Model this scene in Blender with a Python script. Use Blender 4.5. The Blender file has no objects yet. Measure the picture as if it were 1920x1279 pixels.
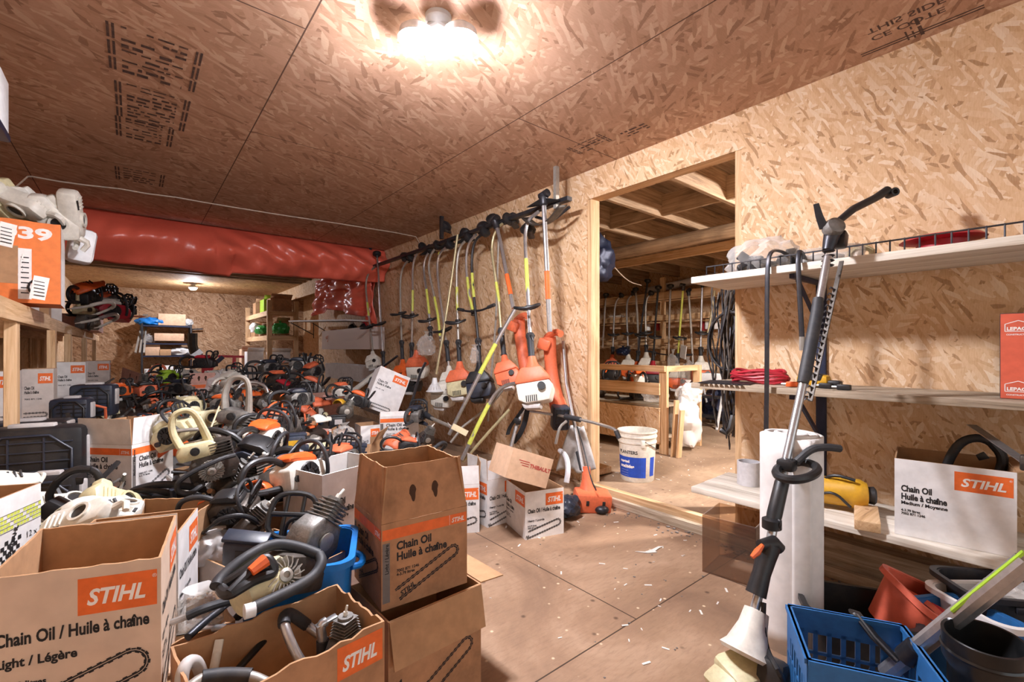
import bpy, bmesh, math, random
from mathutils import Vector, Matrix, Euler, noise
sc = bpy.context.scene
COL = sc.collection
rnd = random.Random(7)
# ---------------------------------------------------------------- camera, world, exposure
F_PX, CAM_H, YAW, HORIZON = 860.0, 1.1, 39.5, 655.0
cam_data = bpy.data.cameras.new('camera'); cam_data.sensor_width = 36.0
cam_data.lens = F_PX / 1920 * 36; cam_data.shift_y = (HORIZON - 639.5) / 1920
cam_data.clip_start = 0.02
cam = bpy.data.objects.new('camera', cam_data); COL.objects.link(cam)
cam.location = (0, 0, CAM_H); cam.rotation_euler = (math.pi/2, 0, -math.radians(YAW))
sc.camera = cam
world = bpy.data.worlds.new('world'); sc.world = world; world.use_nodes = True
world.node_tree.nodes['Background'].inputs[0].default_value = (0.97, 0.98, 1.0, 1)
world.node_tree.nodes['Background'].inputs[1].default_value = 0.7
sc.view_settings.view_transform = 'Standard'; sc.view_settings.look = 'None'
sc.view_settings.gamma = 1; sc.view_settings.use_curve_mapping = False
sc.view_settings.exposure = 1.2
BULB_W, BACK_W, ROOM_W = 235.0, 300.0, 850.0
# ---------------------------------------------------------------- geometry helpers
_s, _c = math.sin(math.radians(YAW)), math.cos(math.radians(YAW))
def ray(px, py):
    u = (px-960)/F_PX; v = (HORIZON-py)/F_PX
    return Vector((_s+_c*u, _c-_s*u, v))
def P(px, py, t): return Vector((0,0,CAM_H)) + ray(px,py)*t       # photo point at a forward distance
def PX(px, py, x): r = ray(px,py); return P(px,py,x/r.x)          # ... on the plane X = x
def PY(px, py, y): r = ray(px,py); return P(px,py,y/r.y)
def PZ(px, py, z): r = ray(px,py); return P(px,py,(z-CAM_H)/r.z)
V = Vector
def R(d): return math.radians(d)
def rot(x=0,y=0,z=0): return Euler((R(x),R(y),R(z))).to_matrix().to_4x4()
def frame_z(d):
    return V(d).normalized().to_track_quat('Z','Y').to_matrix().to_4x4()
class MB:
    """collects shapes; build() links them as one mesh"""
    def __init__(s): s.bm = bmesh.new(); s.mi = 0
    def _mat(s, faces):
        for f in faces: f.material_index = s.mi
    def _add(s, tmp, M=None):
        if M is not None: bmesh.ops.transform(tmp, matrix=M, verts=tmp.verts)
        vs = [s.bm.verts.new(v.co) for v in tmp.verts]
        tmp.verts.index_update()
        for f in tmp.faces:
            try:
                g = s.bm.faces.new([vs[v.index] for v in f.verts]); g.material_index = s.mi; g.smooth = True
            except ValueError: pass
        tmp.free(); return s
    def box(s, c, d, M=None, bev=0.0, seg=2, taper=None):
        t = bmesh.new(); bmesh.ops.create_cube(t, size=1.0)
        for v in t.verts:
            k = taper if taper and v.co.z > 0 else (1,1)
            v.co = V((v.co.x*d[0]*k[0], v.co.y*d[1]*k[1], v.co.z*d[2]))
        if bev: bmesh.ops.bevel(t, geom=list(t.edges), offset=bev, segments=seg, affect='EDGES', profile=0.5)
        L = Matrix.Translation(V(c))
        return s._add(t, L @ M if M is not None else L)
    def bar(s, a, b, w, h, roll=0.0, bev=0.0):
        a, b = V(a), V(b); d = b-a
        M = Matrix.Translation((a+b)/2) @ frame_z(d) @ Matrix.Rotation(roll,4,'Z')
        t = bmesh.new(); bmesh.ops.create_cube(t, size=1.0)
        for v in t.verts: v.co = V((v.co.x*w, v.co.y*h, v.co.z*d.length))
        if bev: bmesh.ops.bevel(t, geom=list(t.edges), offset=bev, segments=2, affect='EDGES', profile=0.5)
        return s._add(t, M)
    def plank(s, a, b, size_up, size_side, bev=0.002):
        """a board from a to b; size_up is measured upward, size_side sideways"""
        a, b = V(a), V(b); d = (b-a); L = d.length; d.normalize()
        up = V((0,0,1)) if abs(d.z) < .95 else V((0,1,0))
        side = d.cross(up).normalized(); up = side.cross(d)
        M = Matrix(((side.x,up.x,d.x,0),(side.y,up.y,d.y,0),(side.z,up.z,d.z,0),(0,0,0,1)))
        t = bmesh.new(); bmesh.ops.create_cube(t, size=1.0)
        for v in t.verts: v.co = V((v.co.x*size_side, v.co.y*size_up, v.co.z*L))
        if bev: bmesh.ops.bevel(t, geom=list(t.edges), offset=bev, segments=1, affect='EDGES')
        return s._add(t, Matrix.Translation((a+b)/2) @ M)
    def tube(s, pts, r, n=10, closed=False, smooth=0, caps=True, flat=1.0):
        pts = [V(p) for p in pts]
        rs = list(r) if isinstance(r,(list,tuple)) else [r]*len(pts)
        for _ in range(smooth):
            q, k = [], []; m = len(pts)
            rng = range(m) if closed else range(m-1)
            if not closed: q.append(pts[0]); k.append(rs[0])
            for i in rng:
                a, b = pts[i], pts[(i+1)%m]; ra, rb = rs[i], rs[(i+1)%m]
                q += [a*.75+b*.25, a*.25+b*.75]; k += [ra*.75+rb*.25, ra*.25+rb*.75]
            if not closed: q.append(pts[-1]); k.append(rs[-1])
            pts, rs = q, k
        m = len(pts); rings = []; prev = None
        for i,p in enumerate(pts):
            a = pts[(i-1)%m] if (closed or i>0) else p
            b = pts[(i+1)%m] if (closed or i<m-1) else p
            d = (b-a)
            if d.length < 1e-9: d = V((0,0,1))
            d.normalize()
            if prev is None:
                prev = d.orthogonal().normalized()
                if abs(d.z) < .9: prev = (V((0,0,1))-d*d.z).normalized()
            prev = (prev - d*prev.dot(d))
            if prev.length < 1e-6: prev = d.orthogonal()
            prev.normalize(); w = d.cross(prev)
            rings.append([s.bm.verts.new(p+(prev*math.cos(2*math.pi*k/n)*flat+w*math.sin(2*math.pi*k/n))*rs[i]) for k in range(n)])
        fs = []
        for i in range(m if closed else m-1):
            A, B = rings[i], rings[(i+1)%m]
            for k in range(n): fs.append(s.bm.faces.new((A[k],A[(k+1)%n],B[(k+1)%n],B[k])))
        if caps and not closed:
            fs += [s.bm.faces.new(rings[0][::-1]), s.bm.faces.new(rings[-1])]
        for f in fs: f.material_index = s.mi; f.smooth = True
        return s
    def cyl(s, a, b, r, n=16, r2=None): return s.tube([a,b],[r, r if r2 is None else r2],n)
    def lathe(s, prof, M=None, n=28, sx=1.0, close=False):
        rings = []
        M = M or Matrix()
        for (r,z) in prof:
            rings.append([s.bm.verts.new(M @ V((max(r,1e-4)*math.cos(2*math.pi*k/n)*sx, max(r,1e-4)*math.sin(2*math.pi*k/n), z))) for k in range(n)])
        m = len(rings)
        for i in range(m if close else m-1):
            A, B = rings[i], rings[(i+1)%m]
            for k in range(n):
                f = s.bm.faces.new((A[k],A[(k+1)%n],B[(k+1)%n],B[k])); f.material_index = s.mi; f.smooth = True
        if not close:
            for ring, p in ((rings[0][::-1],prof[0]),(rings[-1],prof[-1])):
                if p[0] > 2e-4:
                    f = s.bm.faces.new(ring); f.material_index = s.mi; f.smooth = True
        return s
    def prism(s, outline, depth, M=None, bev=0.0):
        """outline in local XZ, extruded along local Y (centred)"""
        t = bmesh.new()
        vs = [t.verts.new((x,-depth/2,z)) for x,z in outline]
        f = t.faces.new(vs)
        r = bmesh.ops.extrude_face_region(t, geom=[f])
        for v in [g for g in r['geom'] if isinstance(g,bmesh.types.BMVert)]: v.co.y += depth
        bmesh.ops.recalc_face_normals(t, faces=t.faces)
        if bev: bmesh.ops.bevel(t, geom=list(t.edges), offset=bev, segments=2, affect='EDGES', profile=.5)
        return s._add(t, M)
    def ball(s, c, r, M=None, sub=2):
        t = bmesh.new(); bmesh.ops.create_icosphere(t, subdivisions=sub, radius=1.0)
        rr = r if isinstance(r,(tuple,list)) else (r,r,r)
        for v in t.verts: v.co = V((v.co.x*rr[0],v.co.y*rr[1],v.co.z*rr[2]))
        L = Matrix.Translation(V(c))
        return s._add(t, L @ M if M is not None else L)
    def quad(s, a, b, c, d):
        f = s.bm.faces.new([s.bm.verts.new(V(p)) for p in (a,b,c,d)]); f.material_index = s.mi; return s
    def grid(s, fn, nu, nv, closed_u=False):
        vs = [[s.bm.verts.new(V(fn(i/nu, j/nv))) for j in range(nv+1)] for i in range(nu if closed_u else nu+1)]
        for i in range(nu):
            for j in range(nv):
                A, B = vs[i], vs[(i+1)%len(vs)]
                f = s.bm.faces.new((A[j],B[j],B[j+1],A[j+1])); f.smooth = True; f.material_index = s.mi
        return s
    def mesh(s, M):
        s.bm.transform(M); return s
    def jitter(s, amp, sc_=8.0, seed=0):
        for v in s.bm.verts:
            v.co += noise.noise_vector(v.co*sc_+V((seed,seed*1.7,0)))*amp
        return s
    def build(s, name, mats, parent=None, sharp=35, loc=None, solid=0.0):
        bmesh.ops.recalc_face_normals(s.bm, faces=s.bm.faces)
        me = bpy.data.meshes.new(name); s.bm.to_mesh(me); s.bm.free()
        for m in (mats if isinstance(mats,(list,tuple)) else [mats]): me.materials.append(m)
        me.set_sharp_from_angle(angle=R(sharp))
        o = bpy.data.objects.new(name, me); COL.objects.link(o)
        if parent: o.parent = parent
        if loc is not None: o.location = loc
        if solid:
            md = o.modifiers.new('solid','SOLIDIFY'); md.thickness = solid; md.offset = 0
        return o
def tag(o, label, cat, group=None):
    o['label'] = label; o['category'] = cat
    if group: o['group'] = group
    return o
def thing(name, label, cat, loc=(0,0,0), rz=0, group=None, M=None):
    o = bpy.data.objects.new(name, None); COL.objects.link(o); o.empty_display_size = .05
    if M is not None: o.matrix_world = M
    else: o.location = V(loc); o.rotation_euler = (0,0,R(rz))
    return tag(o, label, cat, group)
def struct(o): o['kind'] = 'structure'; return o
def stuff(o): o['kind'] = 'stuff'; return o
def copy_tree(o, parent=None):
    c = o.copy(); COL.objects.link(c)
    if parent: c.parent = parent
    for ch in list(o.children): copy_tree(ch, c)
    return c
# ---------------------------------------------------------------- materials
def srgb(h):
    h = h.lstrip('#'); out = []
    for i in (0,2,4):
        x = int(h[i:i+2],16)/255; out.append(x/12.92 if x <= .04045 else ((x+.055)/1.055)**2.4)
    return (*out,1)
class NT:
    def __init__(s, name):
        s.m = bpy.data.materials.new(name); s.m.use_nodes = True; s.t = s.m.node_tree
        s.b = s.t.nodes['Principled BSDF']
    def n(s, kind, **kw):
        x = s.t.nodes.new(kind)
        for k,v in kw.items(): setattr(x,k,v)
        return x
    def l(s, a, b): s.t.links.new(a,b)
    def mapping(s, rotz=(0,0,0), scale=(1,1,1), loc=(0,0,0), src=None):
        if src is None:
            src = s.n('ShaderNodeTexCoord').outputs['Object']
        mp = s.n('ShaderNodeMapping'); s.l(src, mp.inputs[0])
        mp.inputs[1].default_value = loc; mp.inputs[2].default_value = [R(a) for a in rotz]; mp.inputs[3].default_value = scale
        return mp.outputs[0]
    def ramp(s, fac, stops, const=False):
        r = s.n('ShaderNodeValToRGB'); s.l(fac, r.inputs[0]); e = r.color_ramp.elements
        if const: r.color_ramp.interpolation = 'CONSTANT'
        while len(e) < len(stops): e.new(.5)
        for x,(p,c) in zip(e,stops): x.position = p; x.color = srgb(c) if isinstance(c,str) else c
        return r.outputs[0]
    def mix(s, fac, a, b, mode='MIX'):
        m = s.n('ShaderNodeMix', data_type='RGBA', blend_type=mode)
        for i,x in ((0,fac),(6,a),(7,b)):
            if isinstance(x,(int,float)): m.inputs[i].default_value = x
            elif isinstance(x,(tuple,list)): m.inputs[i].default_value = x
            elif isinstance(x,str): m.inputs[i].default_value = srgb(x)
            else: s.l(x,m.inputs[i])
        return m.outputs[2]
    def noise(s, vec, scale, detail=3, rough=.55, dist=0):
        x = s.n('ShaderNodeTexNoise'); s.l(vec,x.inputs['Vector'])
        x.inputs['Scale'].default_value = scale; x.inputs['Detail'].default_value = detail
        x.inputs['Roughness'].default_value = rough; x.inputs['Distortion'].default_value = dist
        return x.outputs['Fac']
    def bump(s, h, strength=.2, dist=.004):
        b = s.n('ShaderNodeBump'); s.l(h,b.inputs['Height']); b.inputs['Strength'].default_value = strength; b.inputs['Distance'].default_value = dist
        s.l(b.outputs[0], s.b.inputs['Normal'])
    def fin(s, col=None, rough=.6, metal=0.0, spec=None):
        if col is not None:
            if isinstance(col,(tuple,list)): s.b.inputs['Base Color'].default_value = col
            else: s.l(col,s.b.inputs['Base Color'])
        s.b.inputs['Roughness'].default_value = rough; s.b.inputs['Metallic'].default_value = metal
        if spec is not None: s.b.inputs['Specular IOR Level'].default_value = spec
        return s.m
def mat(name, hexcol, rough=.55, metal=0.0, dirt='#3a3029', amount=.25, scale=9, bump=0.0, spec=None):
    """a plain material worn and soiled by two layers of noise"""
    t = NT(name); v = t.mapping()
    n1 = t.noise(v, scale, 5, .65); n2 = t.noise(v, scale*4.5, 3)
    f = t.ramp(n1, [(.45,(0,0,0,1)),(.75,(amount,)*3+(1,))])
    c = t.mix(f, hexcol, dirt)
    f2 = t.ramp(n2, [(.35,(.86,.86,.86,1)),(.65,(1,1,1,1))])
    c = t.mix(1.0, c, f2, 'MULTIPLY')
    if bump: t.bump(n2, bump)
    return t.fin(c, rough, metal, spec)
def lumber(name, axis, a='#dfbe96', b='#c49c70', dark='#94704e'):
    t = NT(name); sc_ = [34,34,34]; sc_[axis] = 1.6
    v = t.mapping(scale=sc_); g = t.noise(v, 1.0, 6, .7, .8)
    c = t.ramp(g, [(.28,dark),(.42,b),(.62,a)])
    v2 = t.mapping(); k = t.noise(v2, 3.0, 4)
    c = t.mix(t.ramp(k,[(.52,(0,0,0,1)),(.8,(.55,.55,.55,1))]), c, dark)
    t.bump(g,.15,.002)
    return t.fin(c, .7)
def osb(name, rotv, tones, scale=1.0, contrast=1.0, seam=None, rough=.75, tint=None):
    """strand board: three layers of long flakes lying at different angles"""
    t = NT(name); base = t.mapping(rotz=rotv)
    nz = t.n('ShaderNodeTexNoise'); t.l(base,nz.inputs['Vector']); nz.inputs['Scale'].default_value = 5*scale
    ws = t.mix(.018, base, nz.outputs['Color'])
    cols, edges = [], []
    for k,(ang,sx,sy) in enumerate(((84,8,36),(22,9,46),(118,8,38),(152,9,52))):
        v = t.mapping(rotz=(0,0,ang), src=ws); v = t.mapping(scale=(sx*scale,sy*scale,1), loc=(k*3.1,k*1.7,0), src=v)
        vo = t.n('ShaderNodeTexVoronoi', voronoi_dimensions='2D', distance='CHEBYCHEV'); t.l(v,vo.inputs['Vector']); vo.inputs['Scale'].default_value = 1
        vo.inputs['Randomness'].default_value = .9
        sp = t.n('ShaderNodeSeparateColor'); t.l(vo.outputs['Color'],sp.inputs[0])
        cols.append((sp.outputs[0],sp.outputs[1],vo.outputs['Distance']))
    tone = cols[0][0]; dist = cols[0][2]
    for k in (1,2,3):
        g = t.n('ShaderNodeMath', operation='GREATER_THAN'); t.l(cols[k][1],g.inputs[0]); g.inputs[1].default_value = (.5,.55,.62)[k-1]
        tone = t.mix(g.outputs[0], tone, cols[k][0])
        dist = t.mix(g.outputs[0], dist, cols[k][2])
    fine = t.noise(t.mapping(rotz=(0,0,20),scale=(1,6,1),src=base), 26*scale, 3)
    c = t.ramp(tone, [(0,tones[0]),(.06,tones[0]),(.10,tones[1]),(.35,tones[2]),(.7,tones[3]),(.95,tones[4])])
    c = t.mix(t.ramp(dist,[(.55,(0,0,0,1)),(.95,(.5,.5,.5,1))]), c, tones[1])
    c = t.mix(.35, c, t.ramp(fine,[(.3,tones[1]),(.6,tones[3])]))
    big = t.noise(base, 1.3, 3)
    c = t.mix(1.0, c, t.ramp(big,[(.3,(.86,.84,.83,1)),(.7,(1,1,1,1))]), 'MULTIPLY')
    if seam:
        br = t.n('ShaderNodeTexBrick'); t.l(t.mapping(rotz=(0,0,90),loc=seam[2],src=base),br.inputs['Vector']); br.offset = .5
        for nm,vv in (('Scale',1.0),('Mortar Size',.0035),('Brick Width',seam[0]),('Row Height',seam[1]),('Mortar Smooth',.1)): br.inputs[nm].default_value = vv
        c = t.mix(br.outputs['Fac'], c, '#5a4236')
    if tint: c = t.mix(1.0, c, tint, 'MULTIPLY')
    t.bump(tone,.12,.002)
    return t.fin(c, rough, 0, .3)
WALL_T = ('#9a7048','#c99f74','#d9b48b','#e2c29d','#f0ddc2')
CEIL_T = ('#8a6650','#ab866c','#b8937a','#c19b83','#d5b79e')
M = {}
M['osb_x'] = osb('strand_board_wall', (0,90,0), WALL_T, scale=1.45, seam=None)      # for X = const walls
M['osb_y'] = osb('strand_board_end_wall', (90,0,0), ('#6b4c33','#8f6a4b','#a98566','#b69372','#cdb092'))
M['osb_c'] = osb('strand_board_ceiling', (0,0,0), CEIL_T, seam=(2.44,1.22,(.9,.64,0)))
M['osb_back'] = osb('strand_board_back_ceiling', (0,0,0), ('#7d5a36','#a67b50','#c39a6b','#cfa97a','#dfc195'))
M['lum_x'] = lumber('lumber_along_x',0); M['lum_y'] = lumber('lumber_along_y',1); M['lum_z'] = lumber('lumber_upright',2)
M['joist'] = lumber('stained_joist_wood',0,'#b59a7c','#8d7257','#46372b')
M['joist_y'] = lumber('stained_beam_wood',1,'#b59a7c','#8d7257','#46372b')
M['board_white'] = lumber('whitewashed_board',1,'#e6dfd3','#cfc5b5','#9a8b78')
M['board_grey'] = lumber('weathered_board',1,'#b9aa96','#94836d','#5d4e40')
def floor_mat(name, a, b, c, seam):
    t = NT(name); v = t.mapping()
    n1 = t.noise(v, 1.6, 6, .65, .6); n2 = t.noise(t.mapping(rotz=(0,0,25),scale=(1,5,1)), 14, 5, .7); n3 = t.noise(v, 60, 2)
    col = t.ramp(n1,[(.3,a),(.5,b),(.72,c)])
    col = t.mix(t.ramp(n2,[(.48,(0,0,0,1)),(.72,(.5,.5,.5,1))]), col, a)
    vo = t.n('ShaderNodeTexVoronoi'); t.l(v,vo.inputs['Vector']); vo.inputs['Scale'].default_value = 26
    sp = t.n('ShaderNodeSeparateColor'); t.l(vo.outputs['Color'],sp.inputs[0])
    sel = t.ramp(sp.outputs[0],[(0,(0,0,0,1)),(.90,(1,1,1,1))],True)
    near = t.ramp(vo.outputs['Distance'],[(.10,(1,1,1,1)),(.22,(0,0,0,1))])
    mm = t.mix(1.0, sel, near, 'MULTIPLY')
    col = t.mix(mm, col, '#d9c4a4')
    vo2 = t.n('ShaderNodeTexVoronoi'); t.l(v,vo2.inputs['Vector']); vo2.inputs['Scale'].default_value = 9
    near2 = t.ramp(vo2.outputs['Distance'],[(.05,(.8,.8,.8,1)),(.12,(0,0,0,1))])
    col = t.mix(near2, col, '#4a3626')
    if seam:
        br = t.n('ShaderNodeTexBrick'); t.l(t.mapping(loc=seam[2]),br.inputs['Vector']); br.offset = .5
        for nm,vv in (('Scale',1.0),('Mortar Size',.003),('Brick Width',seam[0]),('Row Height',seam[1]),('Mortar Smooth',.1)): br.inputs[nm].default_value = vv
        col = t.mix(br.outputs['Fac'], col, '#3a2819')
    t.bump(n3,.2,.003)
    return t.fin(col,.62,0,.35)
M['floor'] = floor_mat('worn_plywood_floor','#7a604d','#997b62','#b89a80',(1.22,2.44,(.25,-1.12,0)))
M['floor2'] = floor_mat('dusty_board_floor','#7c6450','#9a8068','#b69c80',None)
M['kraft'] = mat('kraft_cardboard','#b98f68',.85,dirt='#7d5a3c',amount=.45,scale=6)
M['kraft_pale'] = mat('pale_kraft_print','#d5b091',.8,dirt='#9a7250',amount=.4,scale=5)
M['kraft_dark'] = mat('oil_stained_cardboard','#ba8a64',.85,dirt='#5d3f28',amount=.65,scale=6)
M['kraft_pink'] = mat('dull_pink_cardboard','#d9a99b',.85,dirt='#a5705c',amount=.4)
M['carton_white'] = mat('white_coated_cardboard','#e9e7e6',.6,dirt='#b9a48c',amount=.4,scale=4)
M['carton_grey'] = mat('greyed_white_cardboard','#cfc3bb',.7,dirt='#9a7c62',amount=.5,scale=4)
M['orange'] = mat('orange_plastic','#ee6a2c',.45,dirt='#6b3a20',amount=.35,scale=12)
M['orange_soft'] = mat('faded_orange_plastic','#e5714a',.5,dirt='#7a4631',amount=.3,scale=10)
M['orange_print'] = mat('orange_print','#f0702c',.6,dirt='#c25a25',amount=.2)
M['orange_carton'] = mat('orange_coated_cardboard','#f2843f',.6,dirt='#b5623a',amount=.25,scale=5)
M['hole'] = mat('dark_hand_hole','#4a3020',.9,amount=.1)
M['black'] = mat('black_plastic','#1d1e21',.45,dirt='#5a5048',amount=.25,scale=14)
M['rubber'] = mat('dark_rubber_grip','#2a2c31',.6,dirt='#6a625a',amount=.3,scale=16)
M['darkblue'] = mat('dark_blue_grey_plastic','#2a3140',.4,dirt='#5a5652',amount=.3)
M['cream'] = mat('cream_plastic','#d8cfa6',.45,dirt='#7c6a45',amount=.45,scale=12)
M['white_plastic'] = mat('white_plastic','#e6e3d8',.4,dirt='#9c8d74',amount=.35,scale=10)
M['white_clean'] = mat('bright_white_plastic','#eef0f2',.35,dirt='#c8c4bd',amount=.3,scale=5)
M['grey_cast'] = mat('cast_magnesium','#8f8d89',.5,.6,dirt='#2b2723',amount=.8,scale=16,bump=.3)
M['dirty_metal'] = mat('oily_metal','#57504a',.5,.6,dirt='#15120f',amount=.8,scale=18,bump=.3)
M['silver'] = mat('brushed_aluminium','#c9cbce',.3,.85,dirt='#7a756d',amount=.25,scale=14)
M['silver_dull'] = mat('dull_aluminium_tube','#b6b2aa',.45,.6,dirt='#6f655a',amount=.4,scale=10)
M['brass_tube'] = mat('yellowed_metal_tube','#b9ad87',.45,.5,dirt='#6f6040',amount=.4,scale=10)
M['yellow_decal'] = mat('lime_yellow_decal','#ccd25c',.5,dirt='#6a6a20',amount=.2)
M['steel_dark'] = mat('dark_steel','#34353b',.4,.5,dirt='#6b5b4c',amount=.35,scale=14)
M['blue_steel'] = mat('blue_black_steel','#1f2740',.45,.3,dirt='#3f4560',amount=.3)
M['blue_bin'] = mat('recycling_blue_plastic','#1477c9',.4,dirt='#24455f',amount=.3)
M['blue_crate'] = mat('crate_blue_plastic','#2a6cab',.5,dirt='#1d3550',amount=.4)
M['red'] = mat('red_plastic','#b92636',.45,dirt='#4a1a1a',amount=.3)
M['terracotta'] = mat('terracotta_plastic','#d9644a',.55,dirt='#8f4330',amount=.25,scale=6)
M['green'] = mat('green_plastic','#2c8a3c',.35,dirt='#174a22',amount=.3)
M['lime'] = mat('lime_plastic','#a6cf3c',.4,dirt='#5a6a20',amount=.3)
M['yellow'] = mat('dusty_yellow_plastic','#d9a52a',.45,dirt='#7a5a1a',amount=.4)
M['styro'] = mat('white_foam_sheet','#eceae8',.8,dirt='#c9b9a8',amount=.3,scale=3,bump=.2)
M['paper'] = mat('white_paper','#efece6',.8,dirt='#cfc4b4',amount=.2)
M['buff'] = mat('buff_paper_tag','#e6d6b0',.8,dirt='#8a7040',amount=.3,scale=30)
M['cable'] = mat('pale_cable','#c9b7a6',.6)
M['ink'] = mat('black_ink','#1d1a1c',.7,amount=.1)
M['ink_grey'] = mat('grey_ink','#77706c',.7,amount=.1)
M['ink_red'] = mat('red_ink','#b03a34',.7,amount=.1)
M['ink_blue'] = mat('blue_ink','#1f4fc0',.6,amount=.1)
M['ink_stamp'] = mat('faded_stamp_ink','#4a3834',.8,dirt='#8a6858',amount=.7,scale=30)
M['ink_white'] = mat('white_ink','#f6f2ee',.6,amount=.05)
M['pipe'] = mat('black_pipe','#17181a',.3,dirt='#4a4a4a',amount=.3)
M['grey_pipe'] = mat('pale_grey_pipe','#cfcdd0',.45,dirt='#a39d97',amount=.3)
M['skin_plastic'] = mat('mannequin_plastic','#cf9a86',.5,dirt='#8a5a4a',amount=.2)
M['cloth_grey'] = mat('grey_white_cloth','#c9c8c6',.9,dirt='#55504a',amount=.6,scale=9)
M['strap'] = mat('black_webbing','#24252a',.85)
M['grey_panel'] = mat('grey_plastic_bin','#cbc6c3',.5,dirt='#8a7f78',amount=.3)
def clear(name, tint, fac=.55, rough=.15):
    t = NT(name); nt = t.t; out = [n for n in nt.nodes if n.type == 'OUTPUT_MATERIAL'][0]
    tr = t.n('ShaderNodeBsdfTransparent'); tr.inputs[0].default_value = srgb(tint)
    t.b.inputs['Base Color'].default_value = srgb(tint); t.b.inputs['Roughness'].default_value = rough
    lw = t.n('ShaderNodeLayerWeight'); lw.inputs[0].default_value = .35
    ma = t.n('ShaderNodeMath', operation='MULTIPLY_ADD'); t.l(lw.outputs['Facing'],ma.inputs[0]); ma.inputs[1].default_value = .5; ma.inputs[2].default_value = 1-fac
    mx = t.n('ShaderNodeMixShader'); t.l(ma.outputs[0],mx.inputs[0]); t.l(tr.outputs[0],mx.inputs[1]); t.l(t.b.outputs[0],mx.inputs[2])
    t.l(mx.outputs[0],out.inputs[0]); return t.m
M['bag_clear'] = clear('clear_plastic_bag','#f4f2ef',.86,.1)
M['bag_white'] = clear('milky_plastic_bag','#f4f2f0',.45,.2)
M['acrylic'] = clear('smoked_clear_acrylic','#e8dcd0',1.0,.06)
M['frosted'] = clear('frosted_clear_plastic','#efe6e2',.62,.25)
def tarp_mat(name, col):
    t = NT(name); v = t.mapping(); n = t.noise(v, 3.5, 4)
    c = t.mix(t.ramp(n,[(.4,(0,0,0,1)),(.7,(.25,.25,.25,1))]), col, '#c84a3c')
    t.b.inputs['Transmission Weight'].default_value = 0.0
    t.bump(t.noise(v,9,3),.25,.02)
    return t.fin(c,.30,0,.6)
M['tarp'] = tarp_mat('glossy_red_tarpaulin','#f0705a')
def emit(name, col, strength):
    t = NT(name); t.b.inputs['Base Color'].default_value = (.9,.9,.9,1)
    t.b.inputs['Emission Color'].default_value = srgb(col); t.b.inputs['Emission Strength'].default_value = strength
    return t.m
# ---------------------------------------------------------------- lettering
_txt = {}
def text_mesh(body, bold=.0, shear=.0):
    k = (body,bold,shear)
    if k not in _txt:
        cu = bpy.data.curves.new('lettering','FONT'); cu.body = body; cu.offset = bold; cu.shear = shear
        cu.resolution_u = 3; cu.fill_mode = 'FRONT'; cu.size = 1.0; cu.space_line = .95
        ob = bpy.data.objects.new('lettering',cu)
        me = bpy.data.meshes.new_from_object(ob)
        _txt[k] = ([v.co.copy() for v in me.vertices],[tuple(p.vertices) for p in me.polygons])
        bpy.data.objects.remove(ob); bpy.data.curves.remove(cu); bpy.data.meshes.remove(me)
    return _txt[k]
def put_text(mb, body, M4, x, z, size, bold=.02, shear=0, sx=1.0, mi=0, width=None, lift=.0008):
    """letters lying in the local XZ face plane (normal -Y) of M4; x, z is the lower start of the first line"""
    vs, fs = text_mesh(body,bold,shear)
    if not vs: return
    if width:
        w = max(v.x for v in vs)-min(v.x for v in vs); sx = width/(w*size)
    nv = [mb.bm.verts.new(M4 @ V((x+v.x*size*sx, -lift, z+v.y*size))) for v in vs]
    for f in fs:
        try: g = mb.bm.faces.new([nv[i] for i in f]); g.material_index = mi
        except ValueError: pass
# ================================================================ the setting
def slab(name, x0,x1,y0,y1,z0,z1, m, bev=0):
    b = MB(); b.box(((x0+x1)/2,(y0+y1)/2,(z0+z1)/2),(x1-x0,y1-y0,z1-z0),bev=bev)
    return struct(b.build(name, m))
XW, XL, YB, YF, ZC = 2.75, -1.0, 13.4, -2.6, 2.5
slab('floor', XL-.1, 2.68, YF, YB+.1, -.1, 0, M['floor'])
slab('floor_side_room', 2.68, 8.2, -2.2, YB+.1, -.1, .05, M['floor2'])
slab('ceiling', XL-.1, XW+.1, YF, 8.3, ZC, ZC+.05, M['osb_c'])
slab('ceiling_back', XL-.1, XW+1.2, 10.4, YB+.1, ZC-.02, ZC+.03, M['osb_back'])
slab('ceiling_deck', XL-.1, 8.2, -2.2, YB, 2.72, 2.76, M['joist'])
slab('wall_left', XL-.1, XL, YF, YB, 0, 2.75, M['osb_x'])
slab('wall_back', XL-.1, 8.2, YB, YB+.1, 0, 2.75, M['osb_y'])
slab('wall_far', 7.4, 7.5, -2.2, YB, 0, 2.75, M['osb_x'])
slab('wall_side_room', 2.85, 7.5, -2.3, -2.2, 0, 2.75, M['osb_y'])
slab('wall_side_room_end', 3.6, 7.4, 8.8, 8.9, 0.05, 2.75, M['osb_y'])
slab('wall_passage', 3.6, 3.7, 8.9, YB, 0.05, 2.75, M['osb_x'])
def wall_right():
    b = MB()
    for y0,y1,z0,z1 in ((YF,1.22,0,2.75),(1.22,2.41,2.275,2.75),(2.41,9.15,0,2.75),(9.15,YB,2.21,2.75)):
        b.box((XW+.006,(y0+y1)/2,(z0+z1)/2),(.012,y1-y0,z1-z0))
    o = struct(b.build('wall_right', M['osb_x']))
    b = MB()   # the other face of the partition
    for y0,y1,z0,z1 in ((-2.2,1.22,0.05,2.75),(1.22,2.41,2.275,2.75),(2.41,9.15,0.05,2.75)):
        b.box((XW+.106,(y0+y1)/2,(z0+z1)/2),(.012,y1-y0,z1-z0))
    b.build('wall_lining', M['osb_x'], o)
    return o
wall_right()
def trim(n, a, b, up, side, m): 
    k = MB(); k.plank(a,b,up,side); o = k.build('trim_%d'%n, m); return struct(o)
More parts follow.
